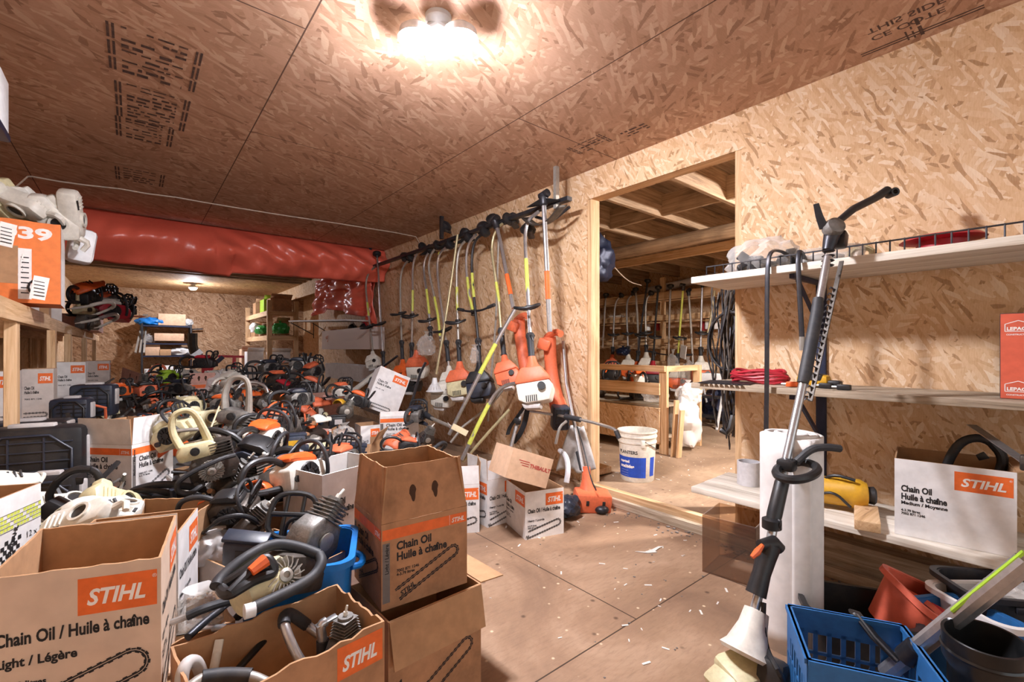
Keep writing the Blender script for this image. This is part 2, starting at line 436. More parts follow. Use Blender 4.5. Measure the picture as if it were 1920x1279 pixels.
def jamb(n, y, m, flip=1):
    k = MB(); k.box((XW+.056,y,1.16),(.1,.04,2.23),bev=.002); return struct(k.build('trim_%d'%n, m))
jamb(1, 2.39, M['lum_z']); jamb(2, 1.24, M['lum_z'])
trim(3,(XW+.056,1.22,2.295),(XW+.056,2.41,2.295),.04,.1,M['lum_y'])
trim(4,(2.695,.9,.055),(2.695,2.41,.055),.05,.05,M['lum_y'])             # threshold
trim(5,(2.60,-1.2,.028),(2.60,2.36,.028),.054,.035,M['board_grey'])      # step riser
trim(6,(2.69,-2.4,.09),(2.69,.9,.09),.16,.1,M['board_grey'])
jamb_b = MB(); jamb_b.box((XW+.056,9.17,1.1),(.1,.09,2.2),bev=.002); struct(jamb_b.build('trim_7',M['lum_z']))
# joists between the ceiling sheets, running across the room
for i,y in enumerate((8.45,8.86,9.27,9.68,10.09,10.36)):
    k = MB(); k.plank((XL,y,2.6),(XW+.9,y,2.6),.235,.04); struct(k.build('joist_%d'%(i+1),M['joist']))
# side room ceiling joists, blocking and the beam
n = 20
for y in (-.6,.02,.64,1.26,1.88,2.5,3.12,3.74,4.36,4.98,5.6,6.2):
    n += 1; k = MB(); k.plank((2.87,y,2.49),(7.4,y,2.49),.24,.04); struct(k.build('joist_%d'%n,M['joist']))
for i,y in enumerate((-.29,.33,.95,1.57,2.19,2.81,3.43,4.05,4.67)):
    k = MB(); k.plank((3.92,y-.29,2.48),(3.92,y+.29,2.48),.2,.035); struct(k.build('blocking_beam_%d'%(i+1),M['joist_y']))
k = MB(); k.tube([(4.55,-1.5,2.27),(4.55,6.6,2.27)],.075,14); struct(k.build('beam_1',M['joist_y']))
k = MB(); k.plank((5.3,6.2,2.3),(5.3,-1,2.3),.1,.06); struct(k.build('beam_2',M['lum_y']))
# stamped marks on the ceiling sheets (children of the ceiling)
ceil = bpy.data.objects['ceiling']
def stamp(px, py, rz, rows, w):
    c = PZ(px,py,ZC); b = MB(); T = Matrix.Translation((c.x,c.y,ZC-.001)) @ Matrix.Rotation(R(rz),4,'Z')
    r = random.Random(int(px))
    for (x0,x1,y0,y1) in rows:
        b.quad(*[T @ V(p) for p in ((x0*w,y0*w,0),(x1*w,y0*w,0),(x1*w,y1*w,0),(x0*w,y1*w,0))])
    return b
def stamp_rows(seed, nrow, x0, x1, dy, bars=True):
    r = random.Random(seed); rows = []
    for k in range(nrow):
        x = x0; y = k*dy; h = r.choice((.3,.45,.6))*dy
        while x < x1:
            L = r.uniform(.015,.06); 
            if r.random() < .8: rows.append((x,min(x+L,x1),y,y+h))
            x += L+r.uniform(.006,.02)
    if bars:
        for k in range(3):
            a = k*nrow*dy/3
            for xx in (x0-.05,x0-.032,x1+.03,x1+.048): rows.append((xx,xx+.01,a,a+nrow*dy/3.6))
    return rows
stamp(292,70,0,stamp_rows(2,9,-.12,.12,.05),1.0).build('stamp',M['ink_stamp'],ceil)
stamp(287,170,0,stamp_rows(3,11,-.11,.11,.045),1.0).build('stamp',M['ink_stamp'],ceil)
stamp(275,230,0,stamp_rows(5,7,-.1,.08,.05),1.0).build('stamp',M['ink_stamp'],ceil)
stamp(262,320,0,stamp_rows(8,6,-.1,.1,.06),1.0).build('stamp',M['ink_stamp'],ceil)
stamp(1120,275,90,stamp_rows(11,5,-.08,.1,.03),1.0).build('stamp',M['ink_stamp'],ceil)
stamp(1215,240,90,stamp_rows(12,3,-.02,.16,.03,False),1.0).build('stamp',M['ink_stamp'],ceil)
sb = stamp(1700,70,180,stamp_rows(15,3,-.03,.12,.022,False),1.0)
cst = PZ(1675,30,ZC)
TS = Matrix.Translation((cst.x,cst.y,ZC-.0012)) @ Matrix.Rotation(R(-90),4,'Z') @ Matrix.Rotation(R(-90),4,'X')
put_text(sb,'CE COTE',TS,-.1,.09,.06,.012); put_text(sb,'THIS SIDE',TS,-.1,.02,.06,.012)
for k in range(2): sb.quad(*[TS @ V(p) for p in ((-.16,-.001,.2+k*.02),(.25,-.001,.2+k*.02),(.25,-.001,.21+k*.02),(-.16,-.001,.21+k*.02))])
sb.build('stamp',M['ink_stamp'],ceil)
# floor crumbs along the doorway and on the floor
b = MB()
for k in range(260):
    y = rnd.uniform(.2,2.4); x = 2.57-abs(rnd.gauss(0,.06)); s_ = rnd.uniform(.002,.010)
    if rnd.random() < .3: x, y = rnd.uniform(1.2,2.55), rnd.uniform(.3,2.4); s_ *= .55
    b.ball((x,y,s_*.45),(s_,s_*rnd.uniform(.5,1.6),s_*.5),rot(z=rnd.uniform(0,180)),1)
o = b.build('debris',M['ink_grey']); stuff(o); tag(o,'dark crumbs and dirt gathered on the floor along the doorway step','debris')
b = MB()
for k in range(170):
    if rnd.random() < .5: x, y = rnd.uniform(1.0,2.5), rnd.uniform(.2,2.3); z = .002
    else: x, y = rnd.uniform(2.95,5.5), rnd.uniform(.5,3.2); z = .053
    L = rnd.uniform(.004,.018); b.box((x,y,z),(L*2,L*.5,.002),rot(z=rnd.uniform(0,180)))
o = b.build('debris',M['paper']); stuff(o); tag(o,'pale wood splinters scattered over the plywood floor','debris')
# torn paper scrap on the floor
b = MB(); c = PZ(1215,1030,.004)
pts = [(-.08,-.02),(-.03,-.03),(.02,-.005),(.07,.03),(.10,.028),(.07,.012),(.03,-.025),(.035,-.04),(-.02,-.045)]
b.prism([(x,y) for x,y in pts],.003,Matrix.Translation(c) @ Matrix.Rotation(R(-35),4,'Z') @ Matrix.Rotation(R(-90),4,'X'))
tag(b.build('paper_scrap',M['paper']),'torn white paper scrap lying alone on the open floor','paper')
# ---------------------------------------------------------------- lamps
E_B = emit('lamp_bulb_light','#f7f6ff',BULB_W*2.2)
def ceiling_lamp(loc, label, m, heads):
    t = thing('ceiling_lamp',label,'lamp',loc)
    b = MB(); b.lathe([(.0,0),(.055,0),(.055,-.018),(.04,-.028),(0,-.028)]); b.build('base',M['white_clean'],t)
    for (dx,dy) in heads:
        b = MB(); b.tube([(0,0,-.02),(dx*.5,dy*.5,-.045),(dx*.75,dy*.75,-.06)],[.014,.014,.022],10,smooth=1); b.build('socket',M['white_clean'],t)
        b = MB(); b.lathe([(.016,-.03),(.036,-.036),(.068,-.062),(.076,-.098),(.072,-.097),(.062,-.062),(.036,-.044)],Matrix.Translation((dx,dy,0)),22); b.build('reflector_cup',M['white_clean'],t)
        b = MB(); b.lathe([(0,-.062),(.046,-.064),(.065,-.090),(.065,-.100),(.056,-.122),(.034,-.138),(0,-.146)],Matrix.Translation((dx,dy,0)),20); b.build('bulb',m,t)
    return t
lp = P(822,72,1.93)
t = ceiling_lamp((lp.x,lp.y,ZC),"twin bulb lamp glowing on the strand board ceiling above the open floor",E_B,[(-.072,.058),(.072,-.058)])
t['category'] = 'lamp'
b = MB(); b.box((.06,.115,-.085),(.10,.03,.018),rot(z=-42),bev=.005); b.build('light_bar',emit('light_bar_glow','#fff8f0',30),t)
E_K = emit('back_lamp_light','#f2f4ff',BACK_W*2.2)
bl = P(362,540,9.6)
ceiling_lamp((bl.x,bl.y,ZC-.02),'single cool white bulb burning at the far end of the back ceiling',E_K,[(0.0,.0)])
E_R = emit('room_lamp_light','#fdf6f2',ROOM_W*2.2)
ceiling_lamp((4.1,.6,2.37),'bare bulb lamp hung under the joists of the side room',E_R,[(.0,.0)])
# ---------------------------------------------------------------- cable on the ceiling
b = MB(); pts = [PY(x,y,5.1) for x,y in ((28,352),(44,338),(52,331),(60,331),(110,340),(160,347),(225,354),(275,363),(330,370),(380,379),(440,389),(520,402),(640,420),(740,436),(780,444))]
pts = [V((p.x,p.y,min(p.z,ZC-.006))) for p in pts]+[V((XW-.02,5.12,2.42)),V((XW-.03,5.1,2.33))]
b.tube(pts,.006,6)
tag(b.build('ceiling_cable',M['cable']),'thin pale cable stapled across the ceiling in front of the red tarp','cable')
# ---------------------------------------------------------------- red tarpaulin
def swag(u, v):
    x = -.98+u*3.71
    top, bot = 2.495, 2.06-.10*math.sin(u*math.pi)*(1 if u<.5 else .6)
    z = top+(bot-top)*v
    bulge = .22*math.sin(v*math.pi)*(.6+.4*math.sin(u*3.1))
    fold = .025*math.sin(26*u+9*v)*v+.02*math.sin(61*u-12*v)*(u>.45)*math.sin(v*math.pi)+.012*math.sin(120*u+6*v)*v
    sagx = noise.noise(V((u*5,v*3,0)))*.05
    return (x, 6.15-bulge+fold*1.4+sagx*v, z-.02*abs(math.sin(9*u))*v)
b = MB(); b.grid(swag,150,24)
o = b.build('tarpaulin',M['tarp'],solid=.003); tag(o,'red tarpaulin swagged along the ceiling across the whole room','tarpaulin')
def hang(u, v):
    y = 8.75-u*2.5
    top = 2.35; bot = 1.70-.05*u+.08*math.sin(u*5)
    z = top+(bot-top)*v
    x = 2.55+.045*math.sin(17*u+5*v)+.04*noise.noise(V((u*6,v*5,3)))-.10*math.sin(v*math.pi)*math.sin(u*math.pi)+.05*noise.noise(V((u*11+v*4,v*9,7)))
    return (x,y,z)
b = MB(); b.grid(hang,90,40)
o = b.build('tarpaulin',M['tarp'],solid=.003); tag(o,'crumpled shiny red tarpaulin hanging down the wall beyond the trimmers','tarpaulin')
def strip(u, v):
    return (2.66-.03*math.sin(10*v+4*u)-.05*noise.noise(V((u*4,v*7,1))), 6.62-u*.3, 2.3-v*1.2)
b = MB(); b.grid(strip,14,40)
o = b.build('tarpaulin',M['tarp'],solid=.003); tag(o,'narrow red tarpaulin strip pinned to the wall behind two hanging shafts','tarpaulin')
# ================================================================ cartons
INKS = [M['ink'],M['orange_print'],M['ink_white'],M['ink_grey'],M['ink_red']]
def rect(b, F, x0,z0,x1,z1, mi, lift=.0005):
    f = b.bm.faces.new([b.bm.verts.new(F @ V(p)) for p in ((x0,-lift,z0),(x1,-lift,z0),(x1,-lift,z1),(x0,-lift,z1))]); f.material_index = mi
def chain_draw(b, F, x0,z0,x1,z1, r, mi=0, xmin=0.0, zmin=0.0):
    """a saw chain seen as a long loop, its near end running off the panel"""
    d = V((x1-x0,0,z1-z0)); L = d.length; d.normalize(); n = V((-d.z,0,d.x)); pts = []
    N = max(6,int(L/.008)); a = V((x0,0,z0)); e = V((x1,0,z1))
    for i in range(N+1): pts.append(a+d*(L*i/N)+n*r)
    for i in range(1,10): th = math.pi*i/10; pts.append(e+n*(r*math.cos(th))+d*(r*math.sin(th)))
    for i in range(N+1): pts.append(e-d*(L*i/N)-n*r)
    for i in range(len(pts)-1):
        p, q = pts[i], pts[i+1]
        if min(p.x,q.x) < xmin or min(p.z,q.z) < zmin: continue
        k = (q-p).normalized(); m = V((-k.z,0,k.x)); w = .0055 if i%2 else .0036; w2 = .0008
        for s0,s1 in ((w,w2),(-w,-w2)) if L > .05 else ((w,-w),):
            f = b.bm.faces.new([b.bm.verts.new(F @ (c+V((0,-.0007,0)))) for c in (p+m*s0,q+m*s0,q+m*s1,p+m*s1)]); f.material_index = mi
def print_face(root, F, w, h, style, kind='Light / Légère', code='7002 871 1246'):
    b, g, c = MB(), MB(), MB()           # lettering, logo panel, chain picture
    T = lambda *a,**k: put_text(b,a[0],F,*a[1:],**k)
    G = lambda *a,**k: put_text(g,a[0],F,*a[1:],mi=2,**k)
    if style in ('logo','one'):
        x0 = (.52 if style=='logo' else .50)*w
        z0, z1 = h-.092, h-.022
        rect(g,F,x0,z0,.975*w,z1,1); G('STIHL',x0+.05*w,z0+.018,.042,bold=.03,shear=.25,width=.35*w)
        G('®',.945*w,z1-.015,.010,bold=0)
        if style == 'one':
            T('Chain Oil / Huile à chaîne',.045*w,h-.128,.033,bold=.03,width=.88*w)
            T(kind,.045*w,h-.168,.024,bold=.03,sx=.9); T('4-3.79 litres\n'+code,.045*w,h-.208,.017,bold=.03,sx=.9)
            chain_draw(c,F,.0*w,.02,.82*w,.105,.025)
        else:
            T('Chain Oil\nHuile à chaîne' if w > .28 else 'Chain Oil / Huile à chaîne',.06*w,h-.125,.033,bold=.035,width=.40*w if w>.28 else .84*w)
            T(kind,.06*w,h-.176,.018,bold=.03,sx=.95); T('4-3.79 litres\n'+code,.06*w,h-.204,.013,bold=.03,sx=.9)
            if w < .28: chain_draw(c,F,-.1*w,.015,.84*w,.075,.018,xmin=.01); T('HL',.01*w,.01,.02,bold=.03,shear=.2)
    elif style == 'corner':
        rect(g,F,.69*w,h-.082,.985*w,h-.012,1); G('STIHL',.72*w,h-.066,.042,bold=.036,shear=.25,width=.225*w); T('Vrac / Bag',.45*w,h-.125,.02)
    elif style == 'band':
        rect(g,F,.01*w,h-.05,.99*w,h-.018,1); rect(g,F,.775*w,h-.05,.778*w,h-.018,2,.0006)
        G('STIHL',.80*w,h-.043,.02,bold=.02,shear=.25,width=.16*w)
        T('Chain Oil\nHuile à chaîne',.16*w,h-.085,.034,bold=.035,width=.58*w)
        q = MB(); rect(q,F,.012*w,.02,.09*w,h-.058,3); q.build('grade_strip',INKS,root)
        S = F @ Matrix.Translation((.075*w,0,h-.15)) @ Matrix.Rotation(R(-90),4,'Y')
        put_text(b,kind,S,0,0,.016,bold=.02,lift=.0012)
        T(code+'\n4-3.79 litres',.16*w,h-.152,.012,bold=.03)
        chain_draw(c,F,.17*w,.035,.82*w,.12,.017,xmin=.14*w)
        S = F @ Matrix.Translation((.20*w,0,.035)) @ Matrix.Rotation(-math.atan2(.085,.65*w),4,'Y')
        put_text(c,'STIHL',S,0,-.008,.02,bold=.03,shear=.2)
    elif style == 'mini':
        rect(g,F,.5*w,h-.1,.97*w,h-.03,1); G('STIHL',.55*w,h-.08,.04,bold=.03,shear=.25,width=.36*w)
        T('Chain Oil\nHuile à chaîne',.08*w,h-.14,.03,bold=.03,width=.45*w); T(code,.08*w,h-.21,.014)
        chain_draw(c,F,.05*w,.04,.7*w,.04,.014)
    elif style == 'chain':
        T('M',.06*w,h-.2,.03,bold=.03); T('4-3.79 litres\n'+code,.06*w,h-.235,.014,bold=.02)
        chain_draw(c,F,.0*w,.0,.82*w,.15,.022,xmin=.02,zmin=.01)
    elif style == 'thibault':
        T('THIBAULT',.48*w,.52*h,.030,bold=.03,mi=4)
        for k in range(3): rect(g,F,.2*w+.012*k,.66*h-.012*k,.46*w,.685*h-.012*k,4)
    elif style == 'plain_label':
        rect(g,F,.25*w,.06,.75*w,.14,2); T('Heavy / Lourde',.28*w,.1,.012,lift=.001)
    elif style == 'heavy':
        T('Heavy / Lourde',.2*w,h-.09,.016,bold=.02); rect(g,F,.02*w,.02,.98*w,h-.11,2); T('4-3.79 litres\n7002 871 1246',.14*w,h-.15,.014,bold=.02,lift=.001)
    for q,nm in ((b,'printed_lettering'),(g,'logo_panel'),(c,'chain_picture')):
        if len(q.bm.faces): q.build(nm,INKS,root)
        else: q.bm.free()
FR4 = lambda w,d: {'F':(Matrix.Translation((-w/2,-d/2,0)),w),'R':(Matrix.Translation((w/2,-d/2,0)) @ Matrix.Rotation(R(90),4,'Z'),d),
                   'L':(Matrix.Translation((-w/2,d/2,0)) @ Matrix.Rotation(R(-90),4,'Z'),d),'B':(Matrix.Translation((w/2,d/2,0)) @ Matrix.Rotation(R(180),4,'Z'),w)}
def carton(label, M4, w, d, h, outer, inner='kraft', prints=(), flaps=None, closed=False, group=None, kind='Light / Légère', torn=0.0, seed=0, name='carton', cat='box', holes=()):
    """open-topped board box; local origin at the middle of its base, front face towards -Y"""
    root = thing(name,label,cat,M=M4,group=group); fr = FR4(w,d); th = .005
    r = random.Random(seed+int(w*1e4))
    b = MB()
    for k,(F,fw) in fr.items():
        n = 14 if torn else 3
        tops = [h+(r.uniform(-torn,torn*.4) if torn and 0<i<n else 0) for i in range(n+1)]
        for i in range(n):
            x0, x1 = fw*i/n, fw*(i+1)/n
            O = [F @ V(p) for p in ((x0,0,0),(x1,0,0),(x1,0,tops[i+1]),(x0,0,tops[i]))]
            ins = lambda x: min(max(x,th),fw-th)
            I = [F @ V(p) for p in ((ins(x0),th,th),(ins(x1),th,th),(ins(x1),th,tops[i+1]),(ins(x0),th,tops[i]))]
            b.mi = 0; b.quad(*O); b.mi = 1; b.quad(I[3],I[2],I[1],I[0]); b.quad(O[3],O[2],I[2],I[3])
    b.mi = 0; b.quad((-w/2,d/2,0),(w/2,d/2,0),(w/2,-d/2,0),(-w/2,-d/2,0)); b.mi = 1
    b.quad((-w/2+th,-d/2+th,th),(w/2-th,-d/2+th,th),(w/2-th,d/2-th,th),(-w/2+th,d/2-th,th))
    if closed:
        b.mi = 0; b.quad((-w/2,-d/2,h),(w/2,-d/2,h),(w/2,d/2,h),(-w/2,d/2,h))
    bmesh.ops.remove_doubles(b.bm, verts=b.bm.verts, dist=1e-5)
    me_o = b
    body = bpy.data.meshes.new('body'); b.bm.to_mesh(body); b.bm.free()
    body.materials.append(M[outer]); body.materials.append(M[inner])
    o = bpy.data.objects.new('body',body); COL.objects.link(o); o.parent = root
    if closed:
        k = MB(); k.quad((-w/2,-.022,h+.0006),(w/2,-.022,h+.0006),(w/2,.022,h+.0006),(-w/2,.022,h+.0006)); k.build('packing_tape',M['kraft_pale'],root)
    for k,spec in (flaps or {}).items():
        F, fw = fr[k]; L, ang = spec[0], spec[1]; inset = spec[2] if len(spec)>2 else .004
        H = F @ Matrix.Translation((0,0,h)) @ Matrix.Rotation(R(ang),4,'X')
        q = MB(); n = 12 if torn else 2
        tp = [L+(r.uniform(-torn*1.3,0) if torn and 0<i<n else 0) for i in range(n+1)]
        for i in range(n):
            f0, f1 = i/n, (i+1)/n
            lo = lambda f: .002+f*(fw-.004); hi = lambda f: inset+f*(fw-2*inset)
            O = [V(p) for p in ((lo(f0),0,.001),(lo(f1),0,.001),(hi(f1),0,tp[i+1]),(hi(f0),0,tp[i]))]
            I = [p+V((0,.004,0)) for p in O]
            q.mi = 0; q.quad(*O); q.mi = 1; q.quad(*I[::-1])
            for a_,c_ in ((0,1),(1,2),(2,3),(3,0)): q.quad(O[a_],I[a_],I[c_],O[c_])
        bmesh.ops.remove_doubles(q.bm, verts=q.bm.verts, dist=1e-6)
        q.mesh(H); fo = q.build('flap',[M[outer],M[inner]],root,sharp=20)
        if k in holes:
            q = MB()
            for cx in (.36,.62):
                q.prism([(cx*fw+.011*math.cos(a)*(1.1 if math.sin(a)>0 else .7),L*.45+.026*math.sin(a)) for a in [j*math.pi/8 for j in range(16)]],.0012,H @ Matrix.Translation((0,-.0006,0)))
            q.build('hand_hole',M['hole'],fo)
    for pr in prints:
        F, fw = fr[pr[0]]; print_face(root,F,fw,h,pr[1],kind)
    return root
def edge_M(A, B, z, h, d, top=True, pitch=0, roll=0):
    """placement of a box whose front face's top (or base) edge runs from photo point A to B at height z"""
    a, b = PZ(*A,z), PZ(*B,z); w = (b-a).length; ang = math.atan2(b.y-a.y,b.x-a.x)
    base = z-h if top else z
    mid = (a+b)/2+V((-math.sin(ang),math.cos(ang),0))*d/2
    return Matrix.Translation((mid.x,mid.y,base)) @ Matrix.Rotation(ang,4,'Z') @ rot(pitch,roll,0), w
M['carton_bounce_tint'] = mat('white_cardboard_bounce_tint','#dec4ae',.75,dirt='#a87c58',amount=.35,scale=3)  # white board with warm bounce light on its front mixed into the colour
def box_px(label, A, B, z, d, h, outer, **k):
    top = k.pop('top',True); pitch = k.pop('pitch',0); roll = k.pop('roll',0); wx = k.pop('w',None); right = k.pop('grow','right')
    m, w = edge_M(A,B,z,h,d,top,pitch,roll)
    if wx:
        m = m @ Matrix.Translation((((wx-w)/2)*(1 if right=='right' else -1),0,0)); w = wx
    return carton(label,m,w,d,h,outer,**k)
# --- the heap's boxes close to the camera
m, w = edge_M((0,1075),(302,1045),.683,.305,.25)
m = m @ Matrix.Translation((w/2,-.125,0)) @ rot(z=5) @ Matrix.Translation((-.1325,.135,0))
carton('big open chain oil box, Light grade, standing nearest the camera',m,.265,.27,.305,'carton_bounce_tint',prints=(('F','one'),('R','logo')),torn=.002,name='oil_carton')
m2 = m @ Matrix.Translation((0,.0,-.385))
for ch in bpy.context.scene.objects['oil_carton'].children:      # the soft box has racked out of square
    ch.data.transform(Matrix(((1,-.2,0,-.027),(0,1,0,0),(0,0,1,0),(0,0,0,1))))

carton('plain kraft carton underneath the nearest chain oil box',m2,.27,.275,.3845,'kraft',closed=True)
box_px('white open chain oil box tucked right behind the nearest box',(334,1000),(371,952),.63,.24,.63,'carton_white',flaps={'L':(.05,-8)},prints=(('F','logo'),),kind='Heavy / Lourde',name='oil_carton')
box_px('open kraft box with a tall bare side panel behind the white box',(367,962),(419,932),.585,.26,.585,'kraft',torn=.003)
box_px('greyish chain oil box, Heavy grade, beside the blue bin',(370,1042),(505,1100),.44,.26,.44,'carton_grey',prints=(('F','logo'),),kind='Heavy / Lourde',name='oil_carton')
box_px('open torn kraft box full of bent saw handles, next to the tall stained box',(480,1279),(721,1165),.477,.24,.477,'kraft_dark',w=.36,grow='left',prints=(('F','corner'),),torn=.008,name='oil_carton',seed=4)
box_px('dark kraft carton wedged behind the nearest box, wire frame on it',(312,1210),(352,1195),.42,.2,.42,'kraft_dark',w=.14,torn=.006)
low = box_px('low stained kraft oil box carrying the tall one, front flap hanging down',(728,1168),(888,1100),.326,.27,.326,'kraft_dark',w=.33,prints=(('F','chain'),),flaps={'F':(.13,168),'R':(.1,95)},name='oil_carton',seed=9)
tall = box_px('tall stained kraft chain oil box with torn rim, stacked on a lower one',(715,985),(868,950),.582,.26,.255,'kraft_dark',w=.29,prints=(('F','band'),('L','band')),torn=.004,seed=5,
    flaps={'F':(.165,-9,.012),'L':(.165,-7,.012),'R':(.165,-9,.012),'B':(.165,-6,.012)},holes=('F',),name='oil_carton')
box_px('white chain oil box lined with white foam, left of the tall stained box',(604,892),(672,874),.645,.24,.645,'carton_grey',w=.3,prints=(('F','logo'),),inner='styro',name='oil_carton',seed=2)
box_px('slim white oil box half hidden by the tall stained box',(828,1003),(899,998),0,.22,.29,'carton_white',top=False,prints=(('F','logo'),),flaps={'R':(.13,4),'F':(.11,-3)},name='oil_carton',seed=6)
box_px('upright white oil box, Heavy grade, with raised flaps, middle of the white trio',(914,990),(958,978),0,.24,.29,'carton_white',top=False,w=.25,prints=(('F','logo'),('L','logo')),flaps={'L':(.13,2),'F':(.12,-4)},kind='Heavy / Lourde',name='oil_carton',seed=7)
box_px('clean white oil box on the open floor with a kraft carton on top',(985,1013),(1057,1000),0,.3,.275,'carton_white',top=False,prints=(('F','logo'),('L','logo')),kind='Heavy / Lourde',name='oil_carton',seed=8)
c = P(1003,872,2.6)
carton('sealed kraft carton with red lettering, tipped on the white oil box',Matrix.Translation(V((1.70,1.94,.335))+V((.04,.13,0))) @ rot(z=-16) @ rot(y=20) @ rot(x=-4),.27,.25,.17,'kraft_pale',closed=True,prints=(('F','thibault'),),name='carton')
box_px('white oil box with upright flaps and an orange band, amid the saw heap',(147,832),(247,835),.64,.23,.30,'carton_white',prints=(('F','band'),('R','band')),flaps={'F':(.125,3),'R':(.13,3),'L':(.1,-10),'B':(.1,12)},kind='Medium / Moyenne',name='oil_carton',seed=12)
box_px('plain carton supporting the banded white oil box in the heap',(150,945),(247,950),.33,.23,.33,'kraft',closed=True)
# --- the boxes of the far heap
fb = [
 ('kraft box with folded flap and black plastic parts in a bag',(620,833),(697,833),.375,.3,.375,'kraft',dict(prints=(('F','heavy'),),flaps={'F':(.09,150),'R':(.1,30),'L':(.12,-3)})),
 ('white oil box with band behind the orange guard shaft',(712,782),(785,779),.53,.22,.53,'carton_white',dict(prints=(('F','band'),),flaps={'F':(.05,-40)})),
 ('white oil box corner between the kraft and the banded box',(690,798),(713,796),.47,.2,.47,'carton_white',dict(w=.16,grow='left',prints=(('F','mini'),))),
 ('pinkish oil box with orange band and a red saw on top',(355,719),(404,717),.76,.26,.76,'kraft_pink',dict(prints=(('F','band'),),flaps={'F':(.1,2),'R':(.09,3)},holes=('F',))),
 ('leaning pink oil box with two hand holes beside the shelf posts',(222,712),(268,716),.72,.26,.66,'kraft_pink',dict(prints=(('F','mini'),),flaps={'F':(.12,-3)},roll=7,holes=('F',))),
 ('small pinkish carton with an orange side in the middle heap',(505,770),(550,768),.52,.2,.3,'kraft_pink',dict(prints=(('F','plain_label'),))),
 ('tall brown carton with a white sticker among the saws',(583,812),(619,814),.44,.2,.44,'kraft_pink',dict(prints=(('F','plain_label'),),flaps={'F':(.06,-60)})),
 ('open kraft carton behind the white foam lined box',(540,856),(582,860),.40,.2,.40,'kraft',dict(flaps={'L':(.08,25)})),
 ('low open carton right of the cream saw tank',(372,800),(420,802),.50,.2,.5,'kraft',dict()),
 ('open carton holding grey castings behind the cream saw',(395,815),(425,812),.48,.2,.48,'kraft_pink',dict()),
 ('brown carton lying low in the middle of the far heap',(318,752),(372,762),.60,.3,.6,'kraft_dark',dict(closed=True)),
 ('open brown carton heaped with dark saw parts',(486,736),(550,740),.66,.3,.66,'kraft_dark',dict()),
 ('wide brown carton near the far shelving with cables in it',(418,716),(470,712),.68,.4,.68,'kraft_dark',dict()),
 ('low brown carton beside the blue tub of the far heap',(415,742),(447,744),.62,.3,.62,'kraft_dark',dict(closed=True)),
 ('reddish carton at the foot of the pale pole saw',(540,780),(577,784),.50,.2,.5,'kraft_pink',dict()),
 ('grey pink carton under the metal wall bin',(606,742),(646,738),.66,.3,.66,'kraft_pink',dict(closed=True)),
 ('kraft carton on the floor in the heap under the flywheel',(325,880),(390,885),.42,.25,.42,'kraft',dict()),
 ('white carton corner showing among engines in the heap',(462,908),(494,892),.36,.22,.36,'carton_white',dict(prints=(('F','mini'),))),
 ('kraft carton with open top in front of the black guard',(448,962),(545,945),.46,.22,.46,'kraft',dict(flaps={'F':(.05,60)},torn=.003)),
]
for i,(lab,A,B,z,d,h,o_,kw) in enumerate(fb): box_px(lab,A,B,z,d,h,o_,seed=20+i,**kw)
def box_at(label, x0, x1, ytop, t_, h, d, outer, rz=0, **k):
    a, c = P(x0,ytop,t_), P(x1,ytop,t_); w = (c-a).length; m = (a+c)/2
    return carton(label,Matrix.Translation((m.x,m.y+d/2,m.z-h)) @ rot(z=rz),w,d,h,outer,**k)
box_at('brown and white oil box between the two nearest shelf posts',50,92,692,3.15,.355,.2,'carton_grey',prints=(('F','mini'),))
box_at('white oil box at the inner end under the shelf',-44,15,697,2.75,.33,.2,'carton_white',prints=(('F','mini'),))
box_at('white oil box standing between the second and third shelf posts',112,153,679,4.1,.40,.24,'carton_white',prints=(('F','mini'),))
box_at('greyish oil box with a pink side under the shelf end',166,200,677,4.9,.36,.3,'carton_grey',prints=(('F','mini'),('R','mini')))
# white box leaning sideways on the heap
c = P(716,752,4.15)
carton('white oil box tipped sideways against the hanging trimmers',Matrix.Translation(c+V((0,.1,-.12))) @ rot(z=-12) @ rot(y=24) @ rot(x=-12),.30,.2,.40,'carton_white',prints=(('F','mini'),),name='oil_carton',torn=.004)
# box on the lower shelf, facing the room
Msh = Matrix.Translation((2.505,.30,.367)) @ rot(z=-81)
carton('white chain oil box, Medium grade, on the lowest shelf',Msh,.33,.29,.30,'carton_white',prints=(('F','logo'),),kind='Medium / Moyenne',name='oil_carton',flaps={'R':(.14,75)})
# yellow checked box at the picture's edge: oil bottles
m, w = edge_M((-75,962),(69,906),.69,.69,.22)
root = carton('white motor oil case with yellow check strip beside the first post',m,w,.24,.69,'carton_white',name='oil_case')
b = MB(); F = FR4(w,.24)['F'][0]; M['lime_print'] = mat('lime_yellow_print','#d7e05a',.6,amount=.1)
for i in range(22):
    for j in range(4):
        if (i*7+j*3)%5 != 0: rect(b,F,w*i/22+.001,.69-.062+j*-.012,w*(i+1)/22-.001,.69-.052-j*.012,1)
for j in range(5): rect(b,F,0,.69-.064-.012*j+.011,w,.69-.0625-.012*j+.011,0,.0009)
put_text(b,'12 x 1L',F,.76*w,.69-.145,.026,bold=0); 
put_text(b,'BARDAHL',F,.30*w,.69-.235,.05,bold=.036,width=.52*w); put_text(b,'ATV oil',F,.40*w,.69-.31,.055,bold=.03,shear=.2)
for i in range(6):
    for j in range(5):
        if (i+j)%2: rect(b,F,.38*w+i*.012+j*.003,.69-.185+j*.012,.38*w+(i+1)*.012+j*.003,.69-.173+j*.012,0,.001)
S = F @ Matrix.Translation((.54*w,0,.69-.18)) @ Matrix.Rotation(R(-70),4,'Y')
put_text(b,'BARDAHL',S,0,0,.02,bold=.036,lift=.0014)
b.build('printed_lettering',[M['ink'],M['lime_print']],root)
